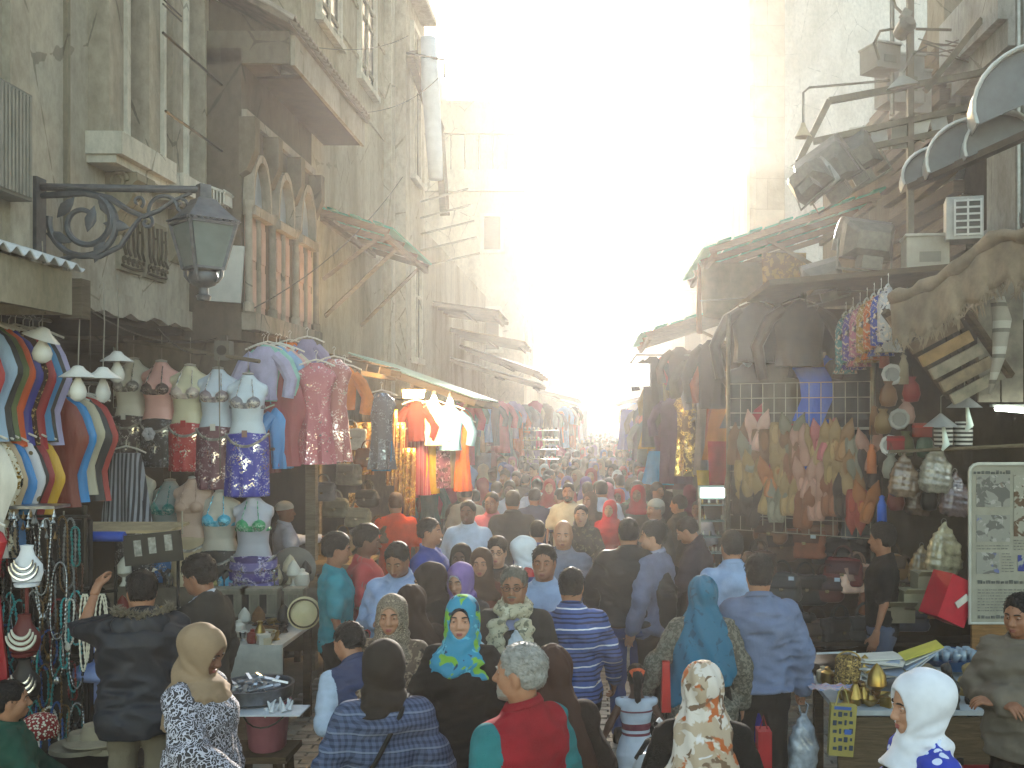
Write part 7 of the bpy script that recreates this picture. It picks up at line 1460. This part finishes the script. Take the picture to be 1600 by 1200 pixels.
part('frame_bar', MB().bar(a0+Vector((-.05, .03, .02)), a1+Vector((-.06, .03, 0)), .05), wood('#4a3e30'), t); part('frame_bar', MB().bar(a0+Vector((.42, .03, .2)), a1+Vector((.4, .03, .16)), .05), wood('#4a3e30'), t)
for k in range(3): part('brace', MB().bar(at(1475+k*12, 500, 7.6)-Vector(t.location), at(1500+k*16, 610, 7.6)-Vector(t.location), .03), wood('#3e3428'), t)
single('rolled_flag', MB().tube([at(1558, 465, 6.6), at(1566, 500, 6.6), at(1560, 560, 6.6), at(1546, 615, 6.6)], [.045, .06, .04, .012], 10), bands([(0, '#8e877a'), (.55, '#6a6358'), (.7, '#a8a194')], .17), 'long rolled striped cloth hanging under the fringed awning', 'cloth', smooth=True)
single('plank_wall', MB().join((lambda m: [m.box((.19*k, .02*(k % 2), 0), (.17, .03, 1.1), (0, rng.gauss(0, .01), 0)) for k in range(7)] and m)(MB())), plain('#7a7264', var=.4, scale=6, dirt=.5), 'striped grey plank wall behind the rolled cloth', 'wall', at(1545, 520, 7.9))
# hanging robes along the lane on the right
rb = [('scarlet dress', 'dress', '#8e2a22', 1036, 560, 17.5, 1.0), ('ochre robe', 'caftan', '#7d6420', 1030, 600, 17.2, 1.2), ('mustard skirt', 'skirt', '#a8861c', 1022, 655, 16.8, .5), ('black robe', 'caftan', '#231e1a', 1020, 560, 16.6, 1.5), ('deep brown robe', 'caftan', '#3a2a1e', 1062, 545, 15.5, 1.8), ('purple robe', 'caftan', '#4a3350', 1048, 625, 14.8, 1.25), ('sky blue skirt', 'skirt', '#2f84b5', 1027, 705, 15, .5), ('dark olive robe', 'caftan', '#3a3524', 1085, 560, 13.6, 1.5), ('gold sequinned dress', 'dress', None, 1072, 620, 13.2, 1.05), ('silver grey long dress', 'dress', '#77706a', 1104, 600, 12.6, 1.15), ('feathered grey top', 'top', '#85868a', 1104, 585, 12.4, .4), ('rust coloured robe', 'caftan', '#7a3c22', 1125, 560, 12.2, 1.2), ('black jacket', 'jacket', '#1e1a18', 1112, 535, 12.0, .8), ('orange brown skirt', 'skirt', '#8e5a22', 1130, 640, 11.8, .6), ('red cloth', 'shawl', '#8e2420', 1140, 690, 11.4, .5), ('yellow cloth', 'shawl', '#a88a20', 1122, 735, 11.5, .3), ('plum robe', 'caftan', '#52304a', 1060, 650, 15.0, 1.1), ('navy robe', 'caftan', '#252a48', 1000, 640, 22, 1.3), ('blue violet skirt', 'skirt', '#3a4aa0', 982, 640, 25, 1.0), ('dark teal robe', 'caftan', '#2a4648', 1008, 660, 20, 1.2)]
for nm, kd, c_, px, py, d, L in rb: garm(kd, at(px, py, d), L, sequin('#5a4420', '#f0d080', .5, 60) if c_ is None else cloth(c_), f'{nm} hanging along the right side of the lane', rng.uniform(-.7, .3), .5, hang=False)
far_row(1.25, 1.15, 19, 30, 2.9, 12, 1.4, 'along the right side', 8); far_row(1.2, 1.1, 20, 32, 1.7, 8, .8, 'low along the right side', 9)
far_row(1.25, 1.3, 32, 46, 2.9, 9, 1.5, 'in the far right stalls', 10)
garm('shawl', at(1092, 340+75, 13.3), .9, cloth('#8a5a3a'), 'orange brown cloth trailing from the end of the upper green awning', R(80), .4); garm('shawl', at(1150, 410, 13.6), .75, cloth('#7a705c'), 'grey cloth slung under the upper green awning', 0, 1.0); garm('shawl', at(1225, 395, 13.4), .8, blobs('#7a5c30', [('#a08040', .5, 12)]), 'ochre cloth bundle under the upper green awning', 0, .6)
t = thing('light_box', 'blank white lit sign box hanging over the lane in the distance', 'sign', at(994, 586, 15.5), R(-8)); part('case', MB().box((0, .06, 0), (.44, .14, .36)), plain('#8f8c84'), t); part('lit_face', MB().box((0, -.02, 0), (.40, .012, .32)), emit('#f0f4f8', 3.2), t); part('hanger_bar', MB().tube([(-.1, .06, .18), (.0, .06, .32), (.9, .06, .30)], .014, 6), metal('#5a554b'), t)
t = thing('display_case', 'glass display case with a lit header panel beside the slippers', 'display case', at(1112, 850, 10.6)); part('header', MB().box((0, 0, .55), (.28, .12, .14)), plain('#8f9c98'), t); part('header_face', MB().box((0, -.065, .55), (.25, .012, .10)), emit('#cfe6de', 1.6), t)
hd_ = MB(); 
for k in range(9): hd_.box((-.09+.018*k, -.073, .575), (.012, .004, .014 if k % 3 else .02))
hd_.box((0, -.073, .535), (.2, .004, .012)); part('header_lettering', hd_, plain('#3d5a54'), t)
for k in range(5): part('glass_shelf', MB().box((0, 0, .42-.17*k), (.27, .16, .012)), plain('#8fa09e', rough=.15), t)
for sx in (-.13, .13): part('upright', MB().bx(sx-.008, sx+.008, -.08, .08, -.55, .5), metal('#a8a8a2', .3, .8, 0), t)
for k in range(30): part('trinket', MB().lathe([(0, -.03), (.012, -.01), (.008, .02), (0, .03)], 6), rng.choice([TM_[0][1], TM_[1][1], TM_[2][1], TM_[4][1]]), t, loc=(rng.uniform(-.11, .11), -.05, .46-.17*rng.randrange(5)))
part('lower_cabinet', MB().box((0, 0, -.75), (.3, .2, .5)), plain('#5c5a55'), t)
table('lane side table of leather goods beside the blue shawl woman', 1.0, 1.6, 8.2, 9.2, .80, wood('#4a3a2a'), plain('#6a3a24', var=.2)); trinkets(14, 1.05, 1.5, 8.3, 9.1, .80, 'on the lane side table', 12, ['bowl', 'box', 'jar', 'cup'], [TM_[1], TM_[4], TM_[3]])
# wires across the lane and along the fronts
def wire(lab, a, b, sag, r=.006):
    a, b = Vector(a), Vector(b); single('overhead_wire', MB().tube([a.lerp(b, i/12)-Vector((0, 0, sag*4*(i/12)*(1-i/12)))-a for i in range(13)], r, 4), plain('#4a443a'), lab, 'wire', a)
wire('thin wire from the tiled eave to the pale house', (-2.8, 10, 6.3), (-3.1, 16.5, 8.9), .1); wire('second thin wire from the eave to the lamp bracket', (-2.8, 11.5, 6.1), (-2.6, 16.5, 8.2), .15); wire('wire running beside the arched windows down to the shop', (-3.2, 9.3, 3.6), (-2.9, 15, 6.2), .2); wire('cable looping under the broken plaster edge', (-3.65, 7.2, 3.36), (-3.5, 9.2, 3.32), .12); wire('second cable looping under the plaster edge', (-3.6, 8.2, 3.32), (-3.4, 9.4, 3.36), .2); wire('thick cable looping down the right pilaster', (4.0, 9.45, 5.2), (4.0, 9.3, 4.4), .3, .014); wire('thin cord hanging from the lantern toward the stalls', (-2.55, 6.75, 3.0), (-2.56, 6.8, 2.2), .0, .004); wire('hanging cord in front of the costume racks', (-3.5, 6.9, 3.4), (-3.5, 6.9, 2.9), 0, .004)
# ------------------------------------------------------------------ the people, front to back
PP = person
def carrier(ctx_root, label, loc, c, s=1.0, nm='carrier_bag'):
    t = thing(nm, label, 'bag', loc)
    def F(x, y, z): return sect(x, y, z, [(-.30, .05, .04, 0), (-.27, .085, .06, 0), (-.12, .10, .065, 0), (.0, .06, .04, 0), (.06, .028, .02, 0), (.09, .02, .014, 0)], 0, 2.4)+.006*np.sin(x*70+z*30)*np.sin(z*38+x*20)
    v, q = snet(F, (-.13, -.1, -.32), (.13, .1, .11), .011); link('bag_body', npmesh('bag_body', v*s, q, c), t)
    if s > .6: part('handle', MB().tube([(-.015, 0, .08*s), (-.03, 0, .14*s), (0, 0, .17*s), (.03, 0, .14*s), (.015, 0, .08*s)], .006, 5), c, t)
def hand_of(ctx, k):
    p, sc = ctx['p'], ctx['sc']; s, sh, el, ha = ctx['A'][k]; v = twist(np.array([ha+(ha-el)/np.linalg.norm(ha-el)*.09]), p)[0]*sc
    return ctx['root'].location+Matrix.Rotation(ctx['root'].rotation_euler.z, 3, 'Z')@Vector(v)
def strap(ctx, m, side=1, bag=True):
    """shoulder bag strap across the back and chest"""
    pts = [(side*.11, .0, 1.46), (side*.03, .14, 1.33), (-side*.10, .165, 1.15), (-side*.2, .06, .98), (-side*.17, -.09, 1.0), (-side*.03, -.16, 1.2), (side*.08, -.11, 1.4)]
    mb = MB().tube(pts, .012, 5, closed=True); v = twist(np.array(mb.v), ctx['p'])*ctx['sc']; me = npmesh('bag_strap', v, mb.f, m); link('bag_strap', me, ctx['root'])
blk = cloth('#15120f'); dkb = cloth('#221c18'); jean = cloth('#2f3d5e'); dkt = cloth('#1f1d1c'); gry = cloth('#4a4844')
# 1 girl in white headscarf
r, c = PP(1430, 1050, 1.66, 97, 'girl in a plain white headscarf and blue dotted dress, walking to the left in front', ('blouse', dots('#2336a0', '#ccd2e4', 17, .3)), ('skirt', cloth('#1c2350')), [('hijab', veil('#cfd0d6'), .125, 1.37, True, .03, None, 'headscarf', (.066, .094), .066)], sex='f', nod=6, skin='d', arms=('swing', 'swingb'), bulk=.9)
strap(c, plain('#15141a'), 1)
# 2 grey haired man in red polo
PP(812, 1003, 1.70, 48, 'grey haired bearded man in a dark red polo shirt with teal sleeves', ('polo', cloth('#8a1a24'), cloth('#2a7074'), .5), ('trousers', gry), [('hair', hairm('#8d8a84'), 'short'), ('beard', hairm('#8f8a80'))], hair='#8a867e', yaw=28, bulk=1.12, skin='b')
# 3 dark hooded woman in blue checked shirt
r, c = PP(600, 1000, 1.62, 8, 'woman with a dark hooded scarf and blue checked shirt seen from behind', ('blouse', plaid('#4c5670', '#2c3448', '#7a8498', .026)), ('trousers', dkt), [('hijab', veil('#2c241e'), .13, 1.40, False, .02)], sex='f', bulk=1.2); strap(c, plain('#16130f'), 1)
# 4 man bending left in navy and pale blue
PP(540, 958, 1.52, 40, 'dark haired young man bending left in a navy and pale blue shirt and shorts', ('polo', cloth('#39415c'), cloth('#a9b6c6'), .5), ('shorts', cloth('#98a4b4')), [('hair',)], lean=22, arms=('down', 'out'), skin='b', bulk=1.05, yaw=20)
# 5 flowered scarf woman
r, c = PP(1098, 1032, 1.58, -6, 'woman in a white, orange and brown flowered headscarf seen from behind', ('blouse', blk), ('skirt', blk), [('shawl', blobs('#a8957f', [('#c4bab0', .5, 11), ('#a85c32', .56, 10), ('#6d5644', .6, 14), ('#c9c4c4', .63, 9)]), 1.12, .20, -.25)], sex='f', bulk=1.1, nod=5)
t = thing('white_shoulder_bag', 'white and black shoulder bag beside the flowered scarf woman', 'bag', at(1022, 1200, 4.45)); part('bag_body', MB().lathe([(.0, -.15), (.09, -.14), (.10, 0), (.07, .06), (0, .07)], 16, sy=.55), plain('#b9bec2', rough=.4), t, smooth=True); part('strap', MB().tube([(-.08, 0, .04), (-.03, 0, .12), (.04, .02, .15), (.08, .03, .05)], .012, 6), plain('#1a1816'), t); part('chain', MB().tube([(.02+.02*math.sin(i*2), -.03, .05+.022*i) for i in range(9)], .014, 5), plain('#c4c6c8'), t)
# 6 turquoise scarf woman
PP(722, 931, 1.66, 166, 'young woman in a bright turquoise and lime printed headscarf and black coat', ('coat', blk, .62), ('trousers', gry), [('hijab', blobs('#2b7f9c', [('#6fa032', .54, 10), ('#17324a', .61, 15), ('#58a8c0', .62, 16)]), .175, 1.30, True, .01, cloth('#101820'))], sex='f', yaw=12, skin='d', arms=('down', 'low'))
# 7 older woman with leopard scarf
leo = cells('#a8957c', '#4a3a2e', '#3a2c22', 34, .035)
PP(612, 929, 1.62, 172, 'older woman in a brown leopard print headscarf and dress looking worried', ('blouse', blobs('#5c4a3c', [('#8a7660', .54, 26), ('#3a2c24', .6, 30)])), ('skirt', blobs('#4a3c32', [('#7a6854', .54, 26)])), [('hijab', leo, .155, 1.33, True, 0, cloth('#8a7460'))], sex='f', bulk=1.2, yaw=8, arms=('low', 'hold'), skin='b', hair='#2a221c')
# 8 striped polo
r8, c8 = PP(893, 885, 1.66, -4, 'broad man in a blue long striped polo shirt with thin white lines, seen from behind', ('shirt', stripes('#43588e', '#26304e', '#d4d6dc', .118), .86), ('trousers', cloth('#2a2623')), [('hair',)], bulk=1.12, arms=('down', 'swing'), stride=.08)
# 9 tan scarf woman
gir = cells('#b9b6c0', '#221e20', '#3a3436', 13, .055, .75)
PP(332, 977, 1.60, -98, 'woman in a tan headscarf and black dress with a white net print, looking down', ('abaya', gir, 1.15), None, [('hijab', veil('#8a735a'), .19, 1.22, True, .03)], sex='f', bulk=1.15, nod=24, skin='c', arms=('down', 'low'))
# 10 dark winter jacket
fur = '#7d725f'
PP(222, 888, 1.72, 18, 'man in a black winter jacket with a fur trimmed hood at the jewellery stall', ('jacket', plain('#1e2026', rough=.55, var=.3, scale=6, bump=.6, bs=9), .80, .05), ('trousers', cloth('#6a6150')), [('hair',), ('hood', plain('#23252a', rough=.55), fur)], bulk=1.15, arms=('high', 'down'), lean=6, yaw=10)
# 11 suit man left
PP(305, 882, 1.74, 78, 'man in a dark olive suit and white collar looking down to the left', ('suit', cloth('#34302a'), cloth('#b4b8c0')), ('trousers', dkt), [('hair', None, 'thick')], d=6.15, nod=14, skin='a')
# 12 turquoise tee
PP(528, 833, 1.72, -72, 'young man in a turquoise T-shirt with a printed front', ('tee', cloth('#1f8290')), ('trousers', dkt), [('hair', None, 'thick')], skin='a', nod=4, bulk=1.0)
# 13 red tee
PP(577, 820, 1.74, -80, 'young man in a faded red printed T-shirt beside the turquoise one', ('tee', blobs('#a83a3c', [('#8a5a52', .6, 12)])), ('trousers', dkt), [('hair', None, 'thick')], skin='c', nod=8, bulk=1.1, arms=('down', 'hold'))
# 14 light blue shirt man looking down
PP(617, 845, 1.74, 172, 'man in an open collared light blue shirt looking down at his hands', ('shirt', cloth('#8c9ebe')), ('trousers', dkt), [('hair',)], nod=24, skin='a', arms=('low', 'hold'), bulk=1.1)
# 15 dark brown scarf, profile left
PP(663, 880, 1.62, 105, 'pale faced woman in a long dark brown headscarf in profile to the left', ('abaya', dkb), None, [('hijab', veil('#2a1e19'), .19, 1.15, True, .02)], sex='f', nod=14, skin='d')
# 16 dark veil behind the leopard scarf
PP(642, 913, 1.60, 25, 'woman in a plain dark brown veil right behind the leopard scarf woman', ('abaya', cloth('#2c201a')), None, [('shawl', veil('#33231b'), 1.0, .24, .1)], sex='f', bulk=1.1)
# 17 purple scarf
PP(716, 880, 1.60, 158, 'girl in a lilac purple headscarf with a white band looking down', ('blouse', cloth('#1f1c22')), ('skirt', dkt), [('hijab', veil('#7d6498'), .17, 1.3, True, .01, cloth('#c0bcc8'))], sex='f', nod=12, skin='d')
PP(720, 849, 1.60, 176, 'dark skinned woman in a black headscarf behind the lilac scarf girl', ('abaya', blk), None, [('hijab', veil('#1f1814'))], sex='f', skin='e')
PP(752, 856, 1.62, 178, 'woman in a chocolate brown headscarf and rust top', ('blouse', cloth('#5a2c20')), ('skirt', dkb), [('hijab', veil('#4a3426'), .17, 1.28)], sex='f', skin='b', arms=('down', 'hold'))
PP(777, 840, 1.62, 176, 'dark haired woman in glasses and a black top', ('blouse', blobs('#2a2422', [('#8a7a74', .62, 20)])), ('trousers', dkt), [('hair', None, 'thick'), ('glasses',)], sex='f', skin='d')
PP(744, 845, 1.55, 40, 'woman in a coral pink headscarf bending forward in the crowd', ('blouse', cloth('#a83a50')), ('skirt', dkt), [('hijab', veil('#b0485c'), .18, 1.2, True)], sex='f', lean=30, d=8.4)
PP(672, 808, 1.74, -100, 'stout man in a bright blue T-shirt in profile', ('tee', cloth('#2a4490')), ('trousers', dkt), [('hair',)], bulk=1.22, skin='b')
PP(731, 781, 1.74, 174, 'man in a loose white shirt facing the camera', ('rolled', cloth('#b4c0d0')), ('trousers', gry), [('hair',)], skin='c', bulk=1.12)
PP(768, 768, 1.74, 172, 'man in a salmon pink shirt with glasses', ('shirt', cloth('#b0606c')), ('trousers', dkt), [('hair',), ('glasses',)], skin='a')
PP(801, 765, 1.78, 4, 'tall man in a dark grey suit jacket seen from behind in the crowd', ('jacket', cloth('#2e2a27'), .72), ('trousers', dkt), [('hair',)], bulk=1.15)
PP(618, 768, 1.76, 20, 'person in a vivid orange red shirt at the gold shop', ('tee', cloth('#c23c1a')), ('trousers', cloth('#a83418')), [('hair', hairm('#4a2a1a'))], skin='a')
PP(880, 812, 1.74, 178, 'smiling bald man in a grey shirt', ('shirt', cloth('#6a6e7c')), ('trousers', dkt), [('bald',)], skin='d', bulk=1.18, nod=2)
PP(850, 850, 1.74, 165, 'man in a pale blue open shirt with short dark hair, beside the grey scarf man', ('shirt', cloth('#8a9dba')), ('trousers', dkt), [('hair',)], skin='a', bulk=1.1, yaw=10)
PP(822, 838, 1.62, -70, 'woman in a white headscarf and red and white jacket', ('blouse', bands([(0, '#b02a2a'), (.4, '#c4c0c4'), (.7, '#303a6a')], .22)), ('skirt', dkt), [('hijab', veil('#c0c4c8'), .12, 1.42, True, .02)], sex='f', skin='d')
PP(803, 884, 1.70, 176, 'elderly man in a dark suit with a cream patterned scarf holding a plastic bag', ('suit', cloth('#2a2724'), cloth('#8a8ca8')), ('trousers', dkt), [('hair', hairm('#5a554c'), 'thin'), ('glasses',), ('moustache', hairm('#6a655c')), ('scarf', blobs('#a49c84', [('#6d6a58', .56, 30), ('#c4bea8', .62, 24)]))], arms=('fwd', 'hold'), skin='a', grip=(0, 1))
carrier(None, 'small white plastic bag carried by the elderly man in a scarf', at(806, 1000, 5.5), cloth('#a4aab2'), .6)
PP(840, 812, 1.60, 0, 'person in a dark blue and white striped top seen from behind', ('tee', bands([(0, '#1c2a6a'), (.6, '#b0b6c4'), (.75, '#1c2a6a')], .12)), ('trousers', dkt), [('hair',)])
PP(908, 788, 1.62, 176, 'long haired woman in a dark patterned dress facing the camera', ('abaya', blobs('#211d18', [('#5a5440', .58, 24)])), None, [('hair', None, 'long')], sex='f', skin='d')
PP(953, 781, 1.60, 165, 'woman in a bright red headscarf and cape', ('blouse', cloth('#a81c20')), ('skirt', dkt), [('hijab', veil('#b01c20'), .2, 1.15)], sex='f', skin='b')
PP(905, 781, 1.42, 170, 'child in a violet cap in front of the cream shirt man', ('tee', cloth('#3a2a4a')), ('trousers', dkt), [('hair',), ('cap', cloth('#5a3a8a'))], d=11.5)
PP(888, 754, 1.74, 172, 'bearded man in a cream T-shirt', ('tee', cloth('#b0a890')), ('trousers', gry), [('hair',), ('beard',)], skin='a', bulk=1.1)
PP(940, 750, 1.78, 0, 'man in a bright white shirt seen from behind in mid street', ('shirt', cloth('#c4ccdc')), ('trousers', gry), [('hair',)], bulk=1.15)
PP(918, 752, 1.70, 5, 'man in a pale yellow shirt beside the white shirted one', ('tee', cloth('#b8b094')), ('trousers', gry), [('hair',)])
PP(996, 752, 1.72, 0, 'man in a grey green shirt at the right of the crowd', ('tee', cloth('#5a6450')), ('trousers', dkt), [('hair', None, 'thick')], bulk=1.1)
# 38 black jacket man in jeans
PP(982, 808, 1.78, 4, 'tall man in a black jacket and blue jeans walking away on the bright paving', ('jacket', plain('#1c1815', rough=.6, var=.3, scale=6, bump=.5, bs=9), .88, .04), ('trousers', cloth('#34487a')), [('hair',)], bulk=1.22, stride=.16, arms=('swing', 'swingb'))
PP(1020, 815, 1.74, 60, 'dark haired man in a blue grey zip jacket looking left', ('jacket', cloth('#6c7086'), .80, .025, cloth('#8a90a4')), ('trousers', cloth('#2a231c')), [('hair', None, 'thick')], skin='d', arms=('down', 'fwd'), bulk=1.12, yaw=25)
PP(1064, 803, 1.72, 75, 'man in a dark plum jacket bending over the leather table', ('jacket', cloth('#3a3238'), .8), ('trousers', dkt), [('hair',)], nod=20, lean=10, arms=('low', 'fwd'))
PP(1024, 779, 1.70, 120, 'man in a white skullcap and dark coat', ('jacket', cloth('#4a443c')), ('trousers', dkt), [('hair', hairm('#5a5650')), ('cap', cloth('#a9a498'))], skin='a')
PP(1090, 782, 1.55, 150, 'boy in a white shirt beside the display case', ('tee', cloth('#c0c4cc')), ('trousers', dkt), [('hair',)], skin='c')
PP(1077, 757, 1.62, 30, 'woman in a maroon and black headscarf near the display case', ('abaya', cloth('#5a1c34')), None, [('hijab', veil('#6a2440'), .17, 1.3)], sex='f')
PP(1060, 772, 1.68, 60, 'man in a dull brown jacket in the right hand crowd', ('jacket', cloth('#5a5044')), ('trousers', dkt), [('hair',)])
PP(1143, 827, 1.75, 10, 'balding man in a light blue shirt seen from behind at the bag stall', ('shirt', cloth('#8b9fbe')), ('trousers', cloth('#3a3632')), [('hair', hairm('#2c2622'))], bulk=1.15)
r44, c44 = PP(1186, 868, 1.73, -3, 'man in a grey blue zip jacket and black trousers seen from behind', ('jacket', cloth('#65718c'), .90, .028), ('trousers', cloth('#181614')), [('hair', None, 'thick')], bulk=1.12, stride=-.14, arms=('down', 'down'), grip=(1,))
h_ = hand_of(c44, 1); carrier(None, 'white plastic bag hanging from the hand of the grey blue jacket man', (h_.x, h_.y, h_.z-.16), plast('#a9b2bc'), 1.0)
r45, c45 = PP(1098, 899, 1.63, 2, 'woman in a long teal blue shawl holding a small girl by the hand', ('blouse', blobs('#4a463c', [('#6a665a', .5, 50)]), .8), ('skirt', blk, .06, 1.2), [('shawl', blobs('#1b5d78', [('#12485f', .6, 16)]), 1.0, .225, .5)], sex='f', bulk=1.15, arms=('out', 'down'))
r46, c46 = PP(994, 1036, 1.12, 3, 'little girl in a white dress with dark red stripes and an orange hair tie', ('tank', bands([(0, '#b4bcc8'), (.62, '#6a2434'), (.66, '#b4bcc8'), (.70, '#6a2434'), (.80, '#b4bcc8'), (.97, '#6a2434')], .40, 2, -.05), .42), ('shoes', '#c0c0c0'), [('ponytail', cloth('#d8643c'))], sex='f', skin='e', arms=('out', 'out'), bulk=.86)
t = thing('red_carrier_bag', 'narrow bright red bag hanging at the side of the teal shawl woman', 'bag', at(1040, 1070, 6.0)); part('bag_body', MB().box((0, 0, 0), (.055, .12, .30), None, 0, .8), plain('#b02018', rough=.45), t); part('handle', MB().tube([(-.02, 0, .15), (0, 0, .24), (.02, 0, .15)], .008, 5), plain('#b02018'), t)
t = thing('red_paper_bag', 'dark red paper bag low in front of the grey blue jacket man', 'bag', at(1193, 1172, 5.2)); part('bag_body', MB().box((0, 0, 0), (.07, .10, .22)), plain('#9a1a20', rough=.5), t); part('handle', MB().tube([(-.02, 0, .11), (0, 0, .18), (.02, 0, .11)], .005, 5), plain('#7a1418'), t)
PP(1378, 818, 1.74, 74, 'young vendor in a black T-shirt and jeans in front of the hanging bags', ('tee', cloth('#1a1715')), ('trousers', cloth('#4a5468')), [('hair', None, 'thick')], skin='a', yaw=-20)
PP(1592, 926, 1.66, 130, 'man in a thick grey brown jacket with folded arms at the right edge', ('jacket', cloth('#6d6458'), .82, .045), ('trousers', cloth('#2c251f')), [('hair',)], skin='a', arms=('fold', 'fold'), nod=6)
PP(446, 790, 1.68, -60, 'vendor in white with an outstretched arm behind the wooden counter', ('shirt', cloth('#c4c6d2')), ('trousers', gry), [('cap', cloth('#c4c0b8'))], d=10.8, skin='a', arms=('reach', 'down'))
PP(16, 1062, 1.62, -60, 'person in green and blue jeans sitting at the very left edge', ('jacket', cloth('#24483a'), .82), ('trousers', jean), [('hair',)], d=5.55, arms=('low', 'low'), sit=True)
PP(862, 1008, 1.60, 12, 'woman in a dark brown veil hidden behind the grey haired man', ('abaya', cloth('#241a16')), None, [('shawl', veil('#3a251c'), 1.0, .22, 0)], sex='f')
PP(118, 905, 1.62, 10, 'shadowy woman in black among the jewellery strands', ('abaya', blk), None, [('hijab', blk)], d=7.2, sex='f')
# ------------------------------------------------------------------ the crowd farther off: shared bodies, each person an object of its own
protos = []
for k, (sx, top, bot, hd, pz, pose) in enumerate((('m', ('tee', cloth('#888')), ('trousers', dkt), [('hair',)], 0, {}), ('m', ('shirt', cloth('#888')), ('trousers', dkt), [('hair', None, 'thick')], 180, {}), ('f', ('abaya', cloth('#888')), None, [('hijab', veil('#777'), .17, 1.28)], 180, {}), ('f', ('abaya', cloth('#888')), None, [('shawl', veil('#777'), 1.05, .22, .2)], 0, {}), ('m', ('jacket', cloth('#888')), ('trousers', dkt), [('hair',)], 10, dict(bulk=1.15)), ('f', ('blouse', cloth('#888')), ('trousers', dkt), [('hijab', veil('#777'), .15, 1.34)], 175, {}))):
    d = 13.2+.55*k; X = -1.7+.52*k; r, c = PP(VX+X*FPX/d, VY+FPX*(CH-1.7)/d, 1.70, pz, 'x', top, bot, hd, sex=sx, **pose); protos.append(r)
SHC = [('white', '#c0c4cc'), ('pale blue', '#8ea4c8'), ('black', '#1c1917'), ('dark grey', '#3a3836'), ('brown', '#4a382c'), ('navy', '#252c48'), ('red', '#8e2020'), ('cream', '#b0a68e'), ('grey', '#77767a'), ('blue', '#34509c'), ('pink', '#a85a6c'), ('olive', '#55553c'), ('purple', '#55406a'), ('orange', '#b0582c')]
HJC = [('black', '#191614'), ('white', '#c0c0c0'), ('brown', '#44322a'), ('lilac', '#7d6c94'), ('red', '#96262a'), ('beige', '#9c8a70'), ('blue', '#3a5488'), ('pink', '#b07080')]
r_ = random.Random(41); used = []; cnt = {}
def crowd_one(o, k, d, near):
    fem = k in (2, 3, 5); ci = r_.choice([2, 2, 3, 4, 5]+list(range(14))) if not fem else r_.choice([2, 2, 2, 3, 4, 5, 12, 6]); nm, c_ = SHC[ci]; hn, hc_ = r_.choice(HJC)
    m = cloth(c_); m2 = cloth(hc_); face = 'facing the camera' if k in (1, 2, 5) else 'walking away'
    for ch in o.children:
        b = ch.name.split('.')[0]
        if b in ('shirt', 'jacket', 'robe_top', 'robe_skirt', 'blouse', 'collar'): recolour(ch, m)
        elif b in ('headscarf', 'shawl'): recolour(ch, m2)
        elif b == 'body' and ch.material_slots: ch.material_slots[0].link = 'OBJECT'; ch.material_slots[0].material = skin(SK[r_.choice('abcde')])
    kd = 'woman' if fem else 'man'; sh = f'a {hn} scarfed woman' if fem else f'a {nm} {dict({0: "T-shirt", 1: "shirt", 4: "jacket"})[k]} man'
    z = 'in the thick crowd' if d < 22 else ('in the hazy far crowd' if d < 34 else 'among the farthest faint figures')
    x = o.location.x/d; bst = [q for q in KNOWN if q[1] < d and abs(q[0]-x) < .06 and q[1] > d-2.5]
    base = f'{kd} in {nm} ' + (f'with a {hn} headscarf ' if fem else {0: 'T-shirt ', 1: 'buttoned shirt ', 4: 'jacket '}[k]) + face; lab = f'{base} {z}'
    if d < 34:
        for q in sorted(bst, key=lambda q: abs(q[0]-x)*20+(d-q[1])):
            if f'{base} behind {q[2]}' not in USED: lab = f'{base} behind {q[2]}'; break
    USED.add(lab); KNOWN.append((x, d, sh))
    tag(o, lab, 'person', f'{"women" if fem else "men"} {z}')
KNOWN = []; USED = set()
for k, o in enumerate(protos): crowd_one(o, k, 14, True)
spots = []
d = 12.6
while d < 58:
    x0, x1 = (-2.0 if d < 26 else -1.2), (.95 if d < 26 else .9)
    for i in range(40):
        x = r_.uniform(x0, x1)
        if all((x-a)**2+(d-b)**2*.55 > .20 for a, b in spots[-60:]): spots.append((x, d+r_.uniform(-.2, .2))); break
    d += .11+.006*(d-12.6)
for k, o in enumerate(protos): spots = [s for s in spots if (s[0]-o.location.x)**2+(s[1]-o.location.y)**2 > .16]
for x, y in sorted(spots, key=lambda q: q[1]):
    k = r_.choice([0, 0, 1, 2, 3, 4, 5, 1]); o = copy_tree(protos[k]); s = r_.uniform(.93, 1.04)
    o.location = (x, y, 0); o.rotation_euler = (0, 0, protos[k].rotation_euler.z+R(r_.gauss(0, 22))); o.scale = (s*r_.uniform(.95, 1.1), s, s); crowd_one(o, k, y, False)
# ------------------------------------------------------------------ air
N = NT('hazy_air'); N.t.nodes.remove(N.b); o_ = [n for n in N.t.nodes if n.type == 'OUTPUT_MATERIAL'][0]
pv = N.t.nodes.new('ShaderNodeVolumePrincipled'); pv.inputs['Color'].default_value = (1, .975, .94, 1); pv.inputs['Density'].default_value = HAZE; pv.inputs['Anisotropy'].default_value = HAZE_G
N.t.links.new(pv.outputs[0], o_.inputs['Volume'])
if HAZE: hz = link('haze', meshof('haze', MB().bx(-45, 45, -10, 165, -1.3, 27), N.m)); hz['kind'] = 'stuff'
